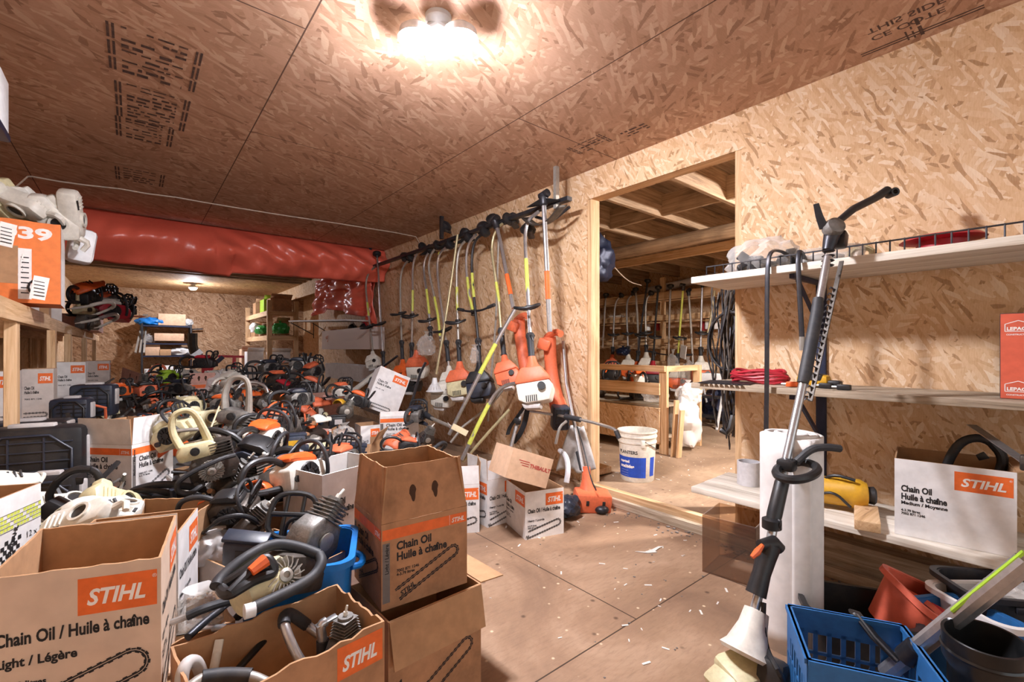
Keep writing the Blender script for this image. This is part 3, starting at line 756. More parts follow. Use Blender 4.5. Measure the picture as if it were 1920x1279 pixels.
# blue recycling bin
def bin_mesh(w,d,h,tap=.88,rim=.014,n=6,r=.05,th=.004):
    def ring(k,z,ins=0):
        ww, dd = (w/2-ins)*k, (d/2-ins)*k; pts = []
        for cx,cy,a0 in ((1,1,0),(-1,1,90),(-1,-1,180),(1,-1,270)):
            for j in range(n+1):
                a = R(a0+90*j/n); pts.append(V((cx*(ww-r)+r*math.cos(a),cy*(dd-r)+r*math.sin(a),z)))
        return pts
    b = MB(); prof = [(tap,0,0),(1,h,0),(1,h,-rim),(1,h-.018,-rim),(1,h-.018,-rim+.003),(1,h-.003,-.002),(1,h-.003,th),(tap,th,th)]
    rings = [[b.bm.verts.new(p) for p in ring(k,z,i_)] for k,z,i_ in prof]
    for A,B in zip(rings,rings[1:]):
        for k in range(len(A)):
            f = b.bm.faces.new((A[k],A[(k+1)%len(A)],B[(k+1)%len(A)],B[k])); f.smooth = True
    b.bm.faces.new(rings[0][::-1]); b.bm.faces.new(rings[-1])
    return b
m, w = edge_M((440,1078),(655,1052),.515,.515,.27)
t = thing('recycling_bin','blue recycling tub full of saw bodies beside the tall stained box','bin',M=m)
bin_mesh(w,.27,.515,.84).build('tub',M['blue_bin'],t)
b = MB()
for s_ in (-1,1): b.tube([(s_*w*.5,-.05,.46),(s_*(w*.5+.03),-.03,.455),(s_*(w*.5+.03),.03,.455),(s_*w*.5,.05,.46)],.01,8,smooth=1)
b.build('handle',M['blue_bin'],t)
BIN_M = m
# ================================================================ saws and saw parts
def loop(b, pts, r, **k): return b.tube(pts,r,k.pop('n',10),closed=True,smooth=k.pop('smooth',2),**k)
def fin_disc(b, r0, r1, th, nf, Mx):
    """a flywheel: hub, back plate and curved blades"""
    b.mi = 0; b.lathe([(0,0),(r1*.96,0),(r1*.96,th*.2),(0,th*.2)],Mx,26)
    b.lathe([(0,th*.2),(r0,th*.2),(r0,th*1.1),(r0*.5,th*1.25),(r0*.5,th*.9),(0,th*.9)],Mx,18)
    for k in range(nf):
        a = 2*math.pi*k/nf
        p = [V((rr*math.cos(a+da),rr*math.sin(a+da),0)) for rr,da in ((r0*1.25,0),(r1*.7,.08),(r1,.24))]
        for q0,q1 in zip(p,p[1:]):
            d = (q1-q0); n = V((-d.y,d.x,0)).normalized()*r1*.025
            lo, hi = th*.15, th
            c8 = [Mx @ (q+V((0,0,z))) for z in (lo,hi) for q in (q0-n,q1-n,q1+n,q0+n)]
            vs = [b.bm.verts.new(c) for c in c8]
            for idx in ((4,5,6,7),(0,1,5,4),(1,2,6,5),(2,3,7,6),(3,0,4,7)):
                f = b.bm.faces.new([vs[i] for i in idx]); f.material_index = b.mi
RX90 = Matrix.Rotation(R(-90),4,'X'); RXP = Matrix.Rotation(R(90),4,'X')
def saw_parts(t, top, body, hnd, bar=False, guard=True, grip=None):
    M_ = lambda k: M[k] if isinstance(k,str) else k
    b = MB(); b.prism([(-.11,0),(.10,0),(.135,.03),(.135,.10),(.09,.135),(-.07,.14),(-.12,.10)],.15,bev=.012)
    b.box((.145,0,.055),(.03,.09,.07),bev=.008); b.build('engine_housing',M_(body),t)
    b = MB(); b.prism([(-.10,.138),(.075,.134),(.06,.165),(.0,.185),(-.07,.18),(-.11,.155)],.12,bev=.014)
    for k in range(4): b.box((.055-.03*k,0,.176-.0*k),(.008,.07,.012),rot(y=12),bev=.002)
    b.build('top_cover',M_(top),t)
    b = MB(); b.tube([(-.09,0,.13),(-.17,0,.165),(-.27,0,.15),(-.315,0,.09),(-.30,0,.03),(-.24,0,.008),(-.10,0,.015)],[.016,.0165,.016,.015,.013,.015,.02],10,smooth=2)
    b.box((-.25,0,.004),(.12,.05,.014),bev=.005); h = b.build('rear_handle',M_(hnd),t)
    b = MB(); b.prism([(-.15,.135),(-.19,.125),(-.20,.10),(-.18,.118)],.016,bev=.003); b.build('throttle_trigger',M['orange'],h)
    b = MB(); b.tube([(.04,.085,.01),(.07,.10,.07),(.075,.11,.17),(.065,.075,.235),(.06,-.05,.24),(.07,-.105,.19),(.095,-.10,.09),(.10,-.08,.04)],.0105,10,smooth=2)
    b.build('front_handle',M_(grip or 'rubber'),t)
    if guard:
        b = MB(); loop(b,[(.12,-.085,.13),(.15,-.075,.235),(.155,.075,.235),(.12,.085,.13)],.009,smooth=1)
        for y in (-.04,0,.04): b.tube([(.122,y,.14),(.153,y,.235)],.006,6)
        b.tube([(.138,-.078,.19),(.138,.078,.19)],.007,6); b.build('hand_guard',M['black'],t)
    b = MB(); Mx = Matrix.Translation((0,-.074,.072)) @ RXP
    b.lathe([(0,.012),(.02,.012),(.022,.006),(.055,.008),(.062,0)],Mx,20)
    for k in range(12):
        a = 2*math.pi*k/12; b.box(V((.04*math.cos(a),-.084,.072+.04*math.sin(a))),(.028,.006,.005),rot(y=-math.degrees(a)))
    b.build('starter_cover',M['black'],t)
    b = MB(); b.prism([(-.02,.01),(.13,.02),(.12,.09),(.0,.10),(-.05,.06)],.02,Matrix.Translation((0,.085,0)),bev=.005); b.build('sprocket_cover',M_(top),t)
    b = MB(); b.cyl((-.075,-.075,.055),(-.075,-.092,.055),.017,14); b.build('fuel_cap',M['black'],t)
    if bar:
        b = MB(); pts = [(.13,.03),(.13,.075)]+[(.50+.03*math.sin(a),.052+.03*math.cos(a)) for a in [math.pi*k/8 for k in range(9)]]
        b.prism(pts,.006,Matrix.Translation((0,.07,0))); b.build('guide_bar',M['silver'],t)
    return t
def strip_parts(t, tank, metal, hnd='cream'):
    b = MB(); b.prism([(-.13,.05),(.03,.05),(.06,.10),(.03,.135),(-.10,.14),(-.14,.10)],.10,bev=.014); b.build('fuel_tank',M[tank],t)
    b = MB(); b.tube([(-.11,0,.13),(-.13,0,.22),(-.11,0,.31),(-.05,0,.33),(-.01,0,.30),(.01,0,.20),(.02,0,.12)],[.017,.015,.014,.015,.016,.018,.022],10,smooth=2,flat=1.3); b.build('rear_handle',M[hnd],t)
    b = MB(); b.cyl((-.05,-.05,.10),(-.05,-.068,.10),.022,16); b.lathe([(0,.02),(.012,.02),(.012,.0)],Matrix.Translation((-.05,-.05,.10)) @ RXP,10); b.build('fuel_cap',M['black'],t)
    b = MB(); b.prism([(-.09,-.10),(.11,-.10),(.14,-.03),(.11,.05),(-.07,.055),(-.11,-.02)],.09,bev=.01)
    for k in range(5): b.box((.07,0,.045+.016*k),(.11,.10,.005),bev=.0015)
    b.box((.07,0,.08),(.06,.06,.09),bev=.006)
    for x,z in ((-.08,-.08),(.1,-.07),(.1,.03),(-.07,.03)): b.cyl((x,-.05,z),(x,-.062,z),.011,8)
    b.jitter(.006,22); b.build('crankcase',M[metal],t)
    b = MB(); Mx = Matrix.Translation((.0,-.05,-.03)) @ RXP
    fin_disc(b,.022,.062,.022,22,Mx); b.build('flywheel',M['silver_dull'],t)
    b = MB(); b.tube([(-.05,-.05,-.09),(-.12,-.10,-.11),(-.17,-.12,-.06),(-.14,-.13,.0),(.05,-.12,.04),(.12,-.06,.02)],.013,9,smooth=2); b.build('front_handle',M['rubber'],t)
    return t
def engine_parts(t, metal='dirty_metal'):
    b = MB(); b.prism([(-.08,-.07),(.07,-.08),(.10,-.01),(.06,.06),(-.06,.05),(-.10,0)],.10,bev=.012); b.jitter(.01,16); b.build('crankcase',M[metal],t)
    b = MB()
    for k in range(6): b.box((0,0,.06+.014*k),(.11-.004*k,.10-.004*k,.005),bev=.0015)
    b.cyl((0,0,.05),(0,0,.145),.036,14); b.build('cylinder_fins',M['grey_cast'],t)
    b = MB(); b.cyl((0,0,.14),(0,0,.165),.010,8); b.cyl((0,0,.16),(.01,0,.19),.006,8); b.build('spark_plug',M['white_plastic'],t)
    b = MB(); b.lathe([(0,0),(.03,0),(.034,.012),(.02,.016),(0,.016)],Matrix.Translation((0,-.052,-.01)) @ RXP,16); b.build('clutch_drum',M['silver_dull'],t)
    return t
def shroud_parts(t, col):
    b = MB()
    def f(u,v):
        a = math.pi*(u*1.0); r = .075+.02*math.sin(v*4); x = -.11+.22*v
        return (x,-math.cos(a)*r,math.sin(a)*r*.9*(.75+.25*math.sin(math.pi*min(1,v+.25))))
    b.grid(f,14,10); o = b.build('cover',M[col],t,solid=.005)
    b = MB()
    for k in range(5): b.box((-.05+.022*k,-.045,.062),(.009,.045,.012),rot(x=40),bev=.002)
    b.build('cooling_slot',M['black'],t); 
    b = MB(); b.tube([(.1,-.06,.0),(.13,-.02,.03),(.13,.03,.03),(.1,.06,.0)],.011,8,smooth=1); b.build('mounting_lug',M[col],t)
    return t
def housing_parts(t, col):
    b = MB(); b.prism([(-.12,-.045),(-.02,-.06),(.10,-.055),(.14,.0),(.09,.055),(-.02,.05),(-.09,.065),(-.13,.02)],.085,bev=.018)
    b.prism([(-.09,.055),(-.02,.045),(-.03,.085),(-.08,.09)],.05,bev=.01); b.tube([(.13,0,.0),(.175,.0,.01),(.185,.0,-.04)],[.016,.014,.012],8,smooth=1); b.build('shell',M[col],t)
    b = MB(); b.lathe([(.030,-.006),(.04,-.006),(.04,.008),(.030,.008)],Matrix.Translation((.03,-.045,0)) @ RXP,18,close=True)
    for k in range(4): b.box((-.09+.018*k,-.045,.0),(.006,.008,.06),bev=.002)
    b.build('moulded_rib',M[col],t)
    b = MB(); b.cyl((.03,-.035,0),(.03,-.0445,0),.029,16); b.box((-.06,-.043,-.04),(.05,.004,.012)); b.build('opening',M['black'],t)
    return t
def guard_parts(t, col='black'):
    b = MB(); loop(b,[(-.09,0,-.09),(-.10,.01,.03),(-.07,.03,.10),(.07,.03,.10),(.10,.01,.03),(.09,0,-.09)],.012)
    for x in (-.035,.035): b.tube([(x,.0,-.09),(x,.03,.1)],.009,8)
    b.tube([(-.095,.01,.01),(.095,.01,.01)],.011,8); b.build('frame',M[col],t)
    for sx in (-.1,.1): b = MB(); b.cyl((sx,-.02,-.09),(sx,.03,-.09),.018,10); b.build('pivot_boss',M[col],t)
    return t
def airbox_parts(t, col='black', lab='yellow'):
    b = MB(); b.box((0,0,0),(.16,.10,.12),bev=.014); b.box((0,0,.065),(.18,.07,.02),bev=.006); b.box((.08,0,-.03),(.05,.06,.04),bev=.008); b.build('box_shell',M[col],t)
    b = MB(); b.box((.01,-.051,.01),(.07,.002,.05)); b.build('warning_sticker',M[lab],t)
    return t
def tube_handle_parts(t, col, sleeve):
    b = MB(); p = [(-.14,0,-.09),(-.13,0,.0),(-.10,.02,.08),(.0,.04,.11),(.10,.02,.08),(.14,0,0),(.11,-.03,-.08)]
    b.tube(p,.0105,9,smooth=2); b.box((-.14,0,-.10),(.02,.008,.05),bev=.002); b.box((.11,-.03,-.09),(.02,.008,.045),bev=.002); b.build('bent_tube',M[col],t)
    b = MB(); b.tube([(-.118,.008,.03),(-.10,.02,.08),(.0,.04,.11),(.10,.02,.08),(.128,.006,.03)],.0145,10,smooth=2); b.build('rubber_sleeve',M[sleeve],t)
    return t
def tank_handle_parts(t, col, grip='black'):
    b = MB(); loop(b,[(-.10,0,-.10),(-.14,0,.0),(-.12,0,.12),(-.03,0,.17),(.04,0,.12),(.05,0,.0),(.03,0,-.1)],.017,flat=1.2); b.build('loop_handle',M[col],t)
    b = MB(); b.prism([(-.10,-.16),(.10,-.17),(.13,-.09),(.06,-.05),(-.09,-.06)],.11,bev=.014); b.build('tank',M[col],t)
    b = MB(); b.tube([(-.135,0,.02),(-.12,0,.11),(-.05,0,.16)],.021,10,smooth=2); b.build('grip_cover',M[grip],t)
    b = MB(); b.prism([(-.05,.10),(-.03,.07),(-.05,.05),(-.08,.08)],.018,bev=.003); b.build('throttle_trigger',M['black'],t)
    return t
def bar_parts(t, col):
    b = MB(); b.prism([(-.2,-.03),(-.2,.03)]+[(.2+.03*math.sin(a),.03*math.cos(a)) for a in [math.pi*k/8 for k in range(9)]],.005); b.build('bar_plate',M[col],t)
    b = MB(); b.prism([(-.17,-.006),(-.10,-.006),(-.10,.006),(-.17,.006)],.0065); b.build('slot',M['black'],t)
    return t
PROTO = {}
def proto(kind):
    if kind not in PROTO:
        a = kind.split(':'); k = a[0]; nm, cat, fn = {
          'saw':('chainsaw','chainsaw',saw_parts),'strip':('stripped_chainsaw','chainsaw',strip_parts),'engine':('saw_engine','engine',engine_parts),
          'shroud':('saw_cover','cover',shroud_parts),'housing':('plastic_housing','housing',housing_parts),'guard':('hand_guard','guard',guard_parts),
          'airbox':('saw_airbox','airbox',airbox_parts),'tube':('tubular_handle','handle',tube_handle_parts),'tank':('loop_grip','handle',tank_handle_parts),'bar':('guide_bar','saw bar',bar_parts)}[k]
        t = thing(nm,'',cat); args = [True if x=='T' else x for x in a[1:]]
        fn(t,*args); PROTO[kind] = [t,False]
    return PROTO[kind]
def put(kind, pos, r=(0,0,0), s=1.0, label='', group=None):
    e = proto(kind); o = copy_tree(e[0]) if e[1] else e[0]; e[1] = True
    if not isinstance(pos,Vector): pos = P(*pos)
    o.matrix_world = Matrix.Translation(pos) @ rot(*r) @ Matrix.Scale(s,4)
    o['label'] = label
    if group: o['group'] = group
    elif 'group' in o: del o['group']
    return o
SOW, SOG, SBK = 'saw:orange:white_plastic:black', 'saw:orange_soft:grey_cast:black', 'saw:darkblue:grey_cast:rubber'
HEAP = [
 # the near heap
 ('strip:cream:dirty_metal',(394,868,1.85),(4,-12,-6),.92,'stripped saw with cream tank, cream handle and bare finned flywheel'),
 ('saw:cream:cream:orange',(338,830,2.35),(0,-35,-38),.95,'cream saw with orange rear handle beside the banded white box'),
 ('tank:orange',(333,812,2.5),(0,15,-20),.9,'orange loop handle rising next to the banded white box'),
 ('strip:grey_cast:grey_cast:silver_dull',(452,812,2.65),(0,10,-30),1.25,'grey cast saw standing on end with bright grey handle loop'),
 (SOW,(492,842,2.35),(10,0,48),1.05,'orange saw facing out with black twin window hand guard'),
 (SOG,(520,812,2.75),(0,0,15),1.0,'orange topped saw behind the black twin window guard'),
 ('airbox:darkblue',(547,834,2.5),(0,0,-8),1.05,'dark airbox with a yellow warning sticker'),
 ('saw:black:darkblue:black:T',(478,884,2.02),(18,22,-28),1.1,'long black saw body lying slantwise across the near heap'),
 ('tank:black',(528,893,1.98),(10,60,-25),1.0,'black loop handle beside a crumpled orange cover'),
 ('shroud:orange_soft',(538,872,2.1),(20,0,10),.8,'crumpled orange cover on the black loop handle'),
 (SOW,(562,918,1.8),(-12,8,25),1.0,'orange saw with black handle by the foam lined box'),
 ('engine',(442,908,1.95),(30,10,20),1.1,'oily engine with fins just right of the flywheel saw'),
 ('engine:grey_cast',(450,925,1.85),(60,0,60),.9,'pale engine casting lying in front of the oily engine'),
 ('engine',(515,908,1.9),(-20,30,70),1.15,'dark oily engine behind the white carton corner'),
 ('engine:grey_cast',(562,886,2.05),(0,40,100),.8,'bright metal muffler piece near the low open carton'),
 ('shroud:orange',(486,925,1.72),(0,20,60),.7,'small orange cover below the white carton corner'),
 ('guard',(302,935,1.85),(70,0,-40),1.15,'black guard frame lying flat under the banded white box'),
 ('tube:rubber:rubber',(320,925,1.9),(75,0,-25),1.3,'long black bent handle stretched left of the flywheel'),
 ('housing:cream',(383,785,2.75),(-10,0,14),1.15,'cream flat tank panel leaning behind the cream saw'),
 ('tube:black:rubber',(418,790,2.8),(0,0,-15),1.0,'black curved handle behind the cream tank panel'),
 ('tube:silver_dull:silver_dull',(376,846,2.25),(0,80,-15),1.1,'dull silver tube handle standing beside the cream saw'),
 ('saw:orange_soft:dirty_metal:black',(426,815,3.0),(0,0,70),1.0,'dirty orange saw between the grey cast saw and the panel'),
 ('shroud:orange',(476,795,2.8),(0,0,-35),1.1,'smooth orange cover against the grey cast saw'),
 ('bar:orange_soft',(522,815,2.55),(80,10,-12),.7,'narrow orange bar lying over the dark airbox'),
 ('saw:black:dirty_metal:rubber',(440,972,1.56),(15,0,-30),.7,'black soiled saw deep in the heap above the kraft side panel'),
 ('tube:black:black',(440,992,1.5),(50,20,0),.7,'small black bent handle between two open kraft boxes'),
 ('engine',(470,985,1.55),(40,0,50),.8,'oily engine in the open carton before the black guard'),
 # white housings behind the nearest box
 ('housing:white_plastic',(118,950,1.62),(-60,10,20),1.0,'white plastic housing lying flat near the check strip case'),
 ('housing:white_plastic',(150,975,1.3),(-50,-20,-30),.9,'white housing with a dark slot behind the nearest box rim'),
 ('housing:cream',(212,942,1.5),(-30,30,40),.95,'cream housing propped upright beside the banded white box'),
 ('shroud:white_plastic',(178,965,1.4),(20,0,40),.9,'curved white cover in the pile of pale housings'),
 ('shroud:orange',(198,934,1.62),(0,0,10),.45,'small orange cap among the pale housings'),
 ('housing:white_plastic',(232,965,1.42),(-75,0,80),.9,'white housing next to the flap of the white box'),
 ('tank:black',(146,932,1.55),(0,40,-20),.75,'black D handle sticking up by the black case'),
 ('shroud:white_plastic',(14,912,1.45),(0,0,20),.8,'white curved cover on the check strip case'),
 # the tub and around it
 ('guard',(548,970,1.36),(-12,8,-25),.85,'tall black ladder guard standing behind the blue tub'),
 ('engine:grey_cast',(592,1003,1.36),(10,40,35),1.0,'pale finned engine leaning in the blue tub'),
 ('saw:black:dirty_metal:darkblue',(565,1060,1.36),(0,0,60),.7,'dark saw body sunk inside the blue tub'),
 ('airbox:darkblue:black',(462,1030,1.25),(20,10,-30),.8,'dark rounded airbox on the corner of the blue tub'),
 ('tube:silver:rubber',(384,1165,1.12),(70,30,40),.9,'chrome and black bent handle on the wedged dark carton'),
 ('engine',(648,1210,1.08),(0,0,25),.62,'black finned engine with spark plug in the torn kraft box'),
 # far heap
 ('saw:lime:lime:black',(316,718,4.9),(0,0,30),1.25,'lime green saw on the far heap'),
 ('tank:orange_soft',(297,706,5.0),(0,30,20),1.2,'orange loop handle beside the lime green saw'),
 (SBK,(342,738,4.6),(0,0,-40),1.3,'black saw in front of the red topped pink box'),
 ('saw:red:black:black',(383,690,4.75),(0,0,-30),1.2,'red saw sitting on the pinkish banded box'),
 ('saw:white_plastic:white_plastic:white_plastic',(437,722,4.6),(0,-20,40),1.3,'white saw with pale loop handle on the far heap'),
 ('tube:white_plastic:silver',(472,738,4.2),(0,10,-20),1.6,'pale bent tube frame standing in the far heap'),
 ('saw:orange_soft:dirty_metal:black',(520,722,4.6),(0,0,40),1.3,'dirty orange saw heaped on the open brown carton'),
 ('saw:red:dirty_metal:black',(528,738,4.5),(0,20,-50),1.2,'dark red saw sunk in the open brown carton'),
 (SBK,(505,700,5.2),(0,0,20),1.4,'black handled saw at the far edge of the heap'),
 (SBK,(560,695,5.4),(0,0,-20),1.4,'black handled saw below the wooden shelf unit'),
 (SOG,(590,705,5.2),(0,-20,30),1.4,'brownish orange saw piled high before the metal wall bin'),
 (SOG,(580,735,4.7),(0,20,-30),1.4,'brownish orange saw in the middle of the far heap'),
 ('shroud:orange_soft',(597,760,4.2),(0,0,20),1.5,'large scorched orange cover at the foot of the pole saw'),
 ('shroud:orange_soft',(573,772,4.1),(0,30,-30),1.3,'orange brown cover next to the reddish carton'),
 ('engine',(545,712,4.9),(20,0,0),1.3,'oily engine on top of the far heap'),
 ('engine',(492,757,4.2),(0,40,20),1.2,'oily engine beside the orange sided carton'),
 ('bar:silver',(499,762,4.0),(0,62,-10),.5,'bright steel blade on the orange sided carton'),
 ('guard',(470,700,5.3),(0,0,20),1.3,'black guard frame on the rim of the far heap'),
 ('guard',(310,738,4.5),(40,0,30),1.3,'black guard frame under the lime green saw'),
 ('saw:black:orange_soft:black',(275,742,4.4),(0,0,25),1.2,'black and orange saw beside the leaning pink box'),
 ('engine',(272,722,4.7),(0,0,60),1.3,'brown oily engine by the leaning pink box'),
 ('tube:black:black',(292,748,4.2),(60,0,20),1.4,'black bent handle lying before the black and orange saw'),
 ('saw:orange:orange:black',(222,742,4.0),(0,0,30),1.0,'bright orange saw low beside the greyish oil box'),
 ('shroud:orange',(470,742,4.3),(0,0,0),1.2,'orange cover in the bent tube frame'),
 ('housing:white_plastic',(432,700,5.4),(-60,0,20),1.5,'white housing at the foot of the red stand'),
 ('housing:white_plastic',(400,702,5.5),(-70,0,60),1.4,'white housing in front of the slanted black post'),
 ('housing:white_plastic',(352,700,6.0),(-30,0,20),1.4,'white housing just before the far steel shelves'),
 ('saw:orange_soft:white_plastic:black',(640,742,4.2),(0,0,35),1.1,'orange and white saw under the steel wall bin'),
 ('saw:orange:black:black',(668,760,3.9),(0,20,-30),1.1,'orange and black saw left of the tipped oil box'),
 ('engine:dirty_metal',(648,770,3.8),(0,30,0),1.1,'oily engine beneath the pale pole saw'),
 ('shroud:yellow',(640,757,3.9),(0,0,40),.9,'dusty yellow cover under the pole saw head'),
 ('airbox:darkblue:black',(668,845,3.3),(15,10,-20),1.2,'shiny black box part in the bag carton'),
 ('airbox:black:grey_panel',(632,792,3.7),(0,0,-15),1.3,'flat black filter box above the flap carton'),
 ('shroud:orange_soft',(745,830,3.35),(0,-30,20),1.35,'rounded orange cutting guard before the banded white box'),
 (SBK,(780,790,3.9),(0,0,40),1.2,'black saw body below the hanging engines'),
 ('saw:orange_soft:black:black',(765,850,3.2),(0,10,-20),1.0,'orange and black saw behind the tall stained box'),
 ('engine',(800,820,3.4),(20,20,0),1.0,'oily engine under the leaning trimmer shafts'),
 ('tube:rubber:rubber',(812,850,3.0),(60,0,30),1.4,'black loop handle near the slim white oil box'),
 ('guard',(700,720,4.6),(20,0,30),1.1,'black guard frame beside the tipped oil box'),
 ('saw:cream:dirty_metal:black',(603,870,2.6),(10,0,-20),.9,'cream and black saw behind the foam lined box'),
 (SOG,(640,880,2.6),(0,0,40),1.0,'orange topped saw tucked behind the tall stained box'),
 (SBK,(560,760,3.6),(0,0,15),1.2,'black saw resting on the reddish carton'),
 ('saw:orange:grey_cast:black',(420,770,3.4),(0,0,-25),1.1,'orange and grey saw behind the grey cast saw'),
 ('saw:cream:cream:black',(355,775,3.3),(0,0,30),1.1,'cream saw behind the banded white box flaps'),
 ('engine',(400,745,3.9),(0,20,30),1.2,'oily engine in the middle of the heap by the blue tub scrap'),
 ('tank:orange',(512,785,3.1),(20,20,40),1.1,'orange loop handle before the orange sided carton'),
 ('engine:grey_cast',(545,800,3.0),(40,0,0),1.1,'grey casting on the heap above the dark airbox'),
 ('shroud:white_plastic',(600,790,3.3),(0,0,20),1.0,'white cover on the tall brown carton'),
]
for k,pos,r_,s_,lab in HEAP: put(k,pos,r_,s_*(.78 if pos[2]<2.9 else .62),lab)
# a cloudy heap of loose metal and plastic bits under and between the saws
def heap_h(x, y):
    if y < 1.75: return 0
    base = .33+.07*(y-1.9); base = min(base,.60)
    edge_r = 1.15+.28*(y-1.9) if y < 4.2 else 1.8+.0*(y-4)
    k = max(0,min(1,(edge_r-x)/.5)); k2 = max(0,min(1,(y-1.72)/.25)); k3 = max(0,min(1,(8.2-y)/1.6)); k4 = max(0,min(1,(x+.42)/.15))
    return base*k*k2*k3*k4+.05*noise.noise(V((x*3,y*3,0)))*k*k2*k3*k4
b = MB(); b.mi = 0
b.grid(lambda u,v:(-.45+2.75*u,1.72+6.5*v,heap_h(-.45+2.75*u,1.72+6.5*v)-.012),60,120)
bmesh.ops.delete(b.bm, geom=[f for f in b.bm.faces if max(v.co.z for v in f.verts) < .012], context='FACES')
for k in range(2300):
    y = 1.8+6.2*rnd.random()**1.6; x = rnd.uniform(-.42,2.2); h = heap_h(x,y)
    if h < .06: continue
    b.mi = rnd.choice((1,1,2,2,3,3,3,4,5,5,6,6,7,8,9,10,10)); s_ = rnd.uniform(.012,.05); rr = rot(rnd.uniform(0,360),rnd.uniform(0,360),rnd.uniform(0,360)); p = V((x,y,h+rnd.uniform(-.01,.05)))
    q = rnd.random()
    if q < .4: b.box(p,(s_*2,s_*rnd.uniform(.5,1.5),s_*.6),rr,bev=s_*.12,seg=1)
    elif q < .6: b.cyl(p-rr@V((0,0,s_)),p+rr@V((0,0,s_)),s_*rnd.uniform(.3,.7),10)
    elif q < .75: b.lathe([(s_*.5,-s_*.3),(s_,-s_*.3),(s_,s_*.3),(s_*.5,s_*.3)],Matrix.Translation(p)@rr,12,close=True)
    else:
        a = p; c_ = p+rr@V((s_*3,0,0)); d = p+rr@V((s_*4,s_*2,0)); b.tube([a,c_,d],s_*.22,6)
o = b.build('scrap_heap',[M['dirty_metal'],M['black'],M['dirty_metal'],M['grey_cast'],M['orange_soft'],M['cream'],M['silver_dull'],M['kraft_dark'],M['orange'],M['darkblue'],M['white_plastic']])
stuff(o); tag(o,'tangled loose saw parts and metal bits filling the heap between the boxes','scrap heap')
# ---- the big saw lying across the blue tub (built along its own pose)
def at(root): o = root.location.copy(); return lambda px,py,t: P(px,py,t)-o
base = P(520,1120,1.120)
t = thing('chainsaw','big cream saw with black loop handles lying across the blue tub','chainsaw',base); A = at(t)
b = MB(); b.tube([A(598,1040,1.200),A(560,1025,1.200),A(510,1018,1.170),A(455,1048,1.100),A(412,1085,1.050),A(405,1100,1.030)],.0135,12,smooth=2)
b.tube([A(598,1040,1.200),A(605,1055,1.180),A(590,1080,1.150),A(560,1100,1.100),A(510,1125,1.050),A(462,1146,1.000)],.0135,12,smooth=2); b.build('front_handle',M['rubber'],t)
b = MB(); b.tube([A(478,1142,1.012),A(458,1148,0.998)],.0155,12); b.build('tape_wrap',M['white_clean'],t)
b = MB(); loop(b,[A(412,1100,1.040),A(440,1085,1.050),A(495,1045,1.100),A(508,1055,1.100),A(515,1075,1.100),A(480,1085,1.060),A(455,1100,1.030),A(425,1118,1.010)],.013,n=10); 
b.tube([A(430,1112,1.010),A(470,1070,1.060),A(500,1062,1.090)],.010,8); hh = b.build('rear_handle',M['black'],t)
b = MB(); b.tube([A(470,1072,1.050),A(498,1050,1.080)],[.012,.016],8); b.build('throttle_trigger',M['orange'],hh)
b = MB(); b.tube([A(450,1122,1.060),A(500,1093,1.120),A(532,1075,1.170)],[.045,.055,.05],18); b.build('fuel_tank',M['cream'],t)
b = MB(); d = (A(545,1065,1.180)-A(500,1093,1.120)); fin_disc(b,.016,.045,.02,18,Matrix.Translation(A(530,1082,1.120)) @ frame_z(V((.2,-.8,.5)))); b.build('flywheel',M['silver_dull'],t)
b = MB(); b.box(A(550,1072,1.200),(.14,.10,.10),rot(0,20,30),bev=.012); b.jitter(.012,14); b.build('crankcase',M['dirty_metal'],t)
# ---- bent handles in the torn kraft box
def tube_thing(label, pts, r, col, ends=None, name='tubular_handle', cat='handle', smooth=2, sleeve=None):
    base = P(*pts[0]); t = thing(name,label,cat,base); A = at(t)
    b = MB(); b.tube([A(*p) for p in pts],r,12,smooth=smooth); b.build('bent_tube',M[col],t)
    if sleeve:
        b = MB(); b.tube([A(*p) for p in pts[sleeve[0]:sleeve[1]]],r*1.3,12,smooth=smooth); b.build('rubber_sleeve',M[sleeve[2]],t)
    b = MB(); p = A(*pts[-1]); b.box(p,(.018,.006,.05),frame_z(p-A(*pts[-2])),bev=.002); b.build('flattened_end',M[col],t)
    return t
tube_thing('grey rubber handle with silver leg bent over in the torn kraft box',[(572,1250,1.02),(560,1235,1.02),(545,1205,1.03),(533,1172,1.05),(532,1155,1.07),(545,1150,1.1),(575,1172,1.13),(598,1190,1.13)],.0105,'silver',sleeve=(3,7,'rubber'))
tube_thing('short upright silver handle end with dark sleeve inside the torn kraft box',[(606,1235,1.08),(605,1200,1.08),(600,1172,1.08),(612,1165,1.09)],.011,'silver',sleeve=(0,2,'rubber'))
tube_thing('grey loop handle standing at the open corner of the torn kraft box',[(340,1290,.9),(341,1262,.9),(352,1240,.92),(368,1240,.94),(378,1262,.95),(380,1290,.95)],.012,'grey_panel')
tube_thing('long grey handle lying low across the torn kraft box',[(355,1290,.88),(378,1272,.9),(420,1266,.92),(470,1268,.93),(500,1282,.93)],.011,'silver_dull',sleeve=(1,4,'rubber'))
tube_thing('shiny black straight bar leaning inside the torn kraft box',[(512,1184,1.12),(476,1222,1.06),(440,1262,1.0)],.008,'pipe',name='straight_bar')
tube_thing('silver and black flat blade resting over the torn box rim',[(366,1180,1.12),(440,1176,1.13),(500,1172,1.14),(535,1178,1.15)],.008,'silver',name='flat_blade',sleeve=(2,4,'black'))
tube_thing('pale flat bracket standing in the torn kraft box',[(398,1268,.98),(403,1245,.99),(407,1224,1.0)],.009,'white_plastic',name='bracket',cat='bracket')
tube_thing('black and chrome guide bar crossing the wedged dark carton',[(352,1195,1.05),(385,1165,1.1),(415,1142,1.15)],.009,'steel_dark',name='straight_bar')
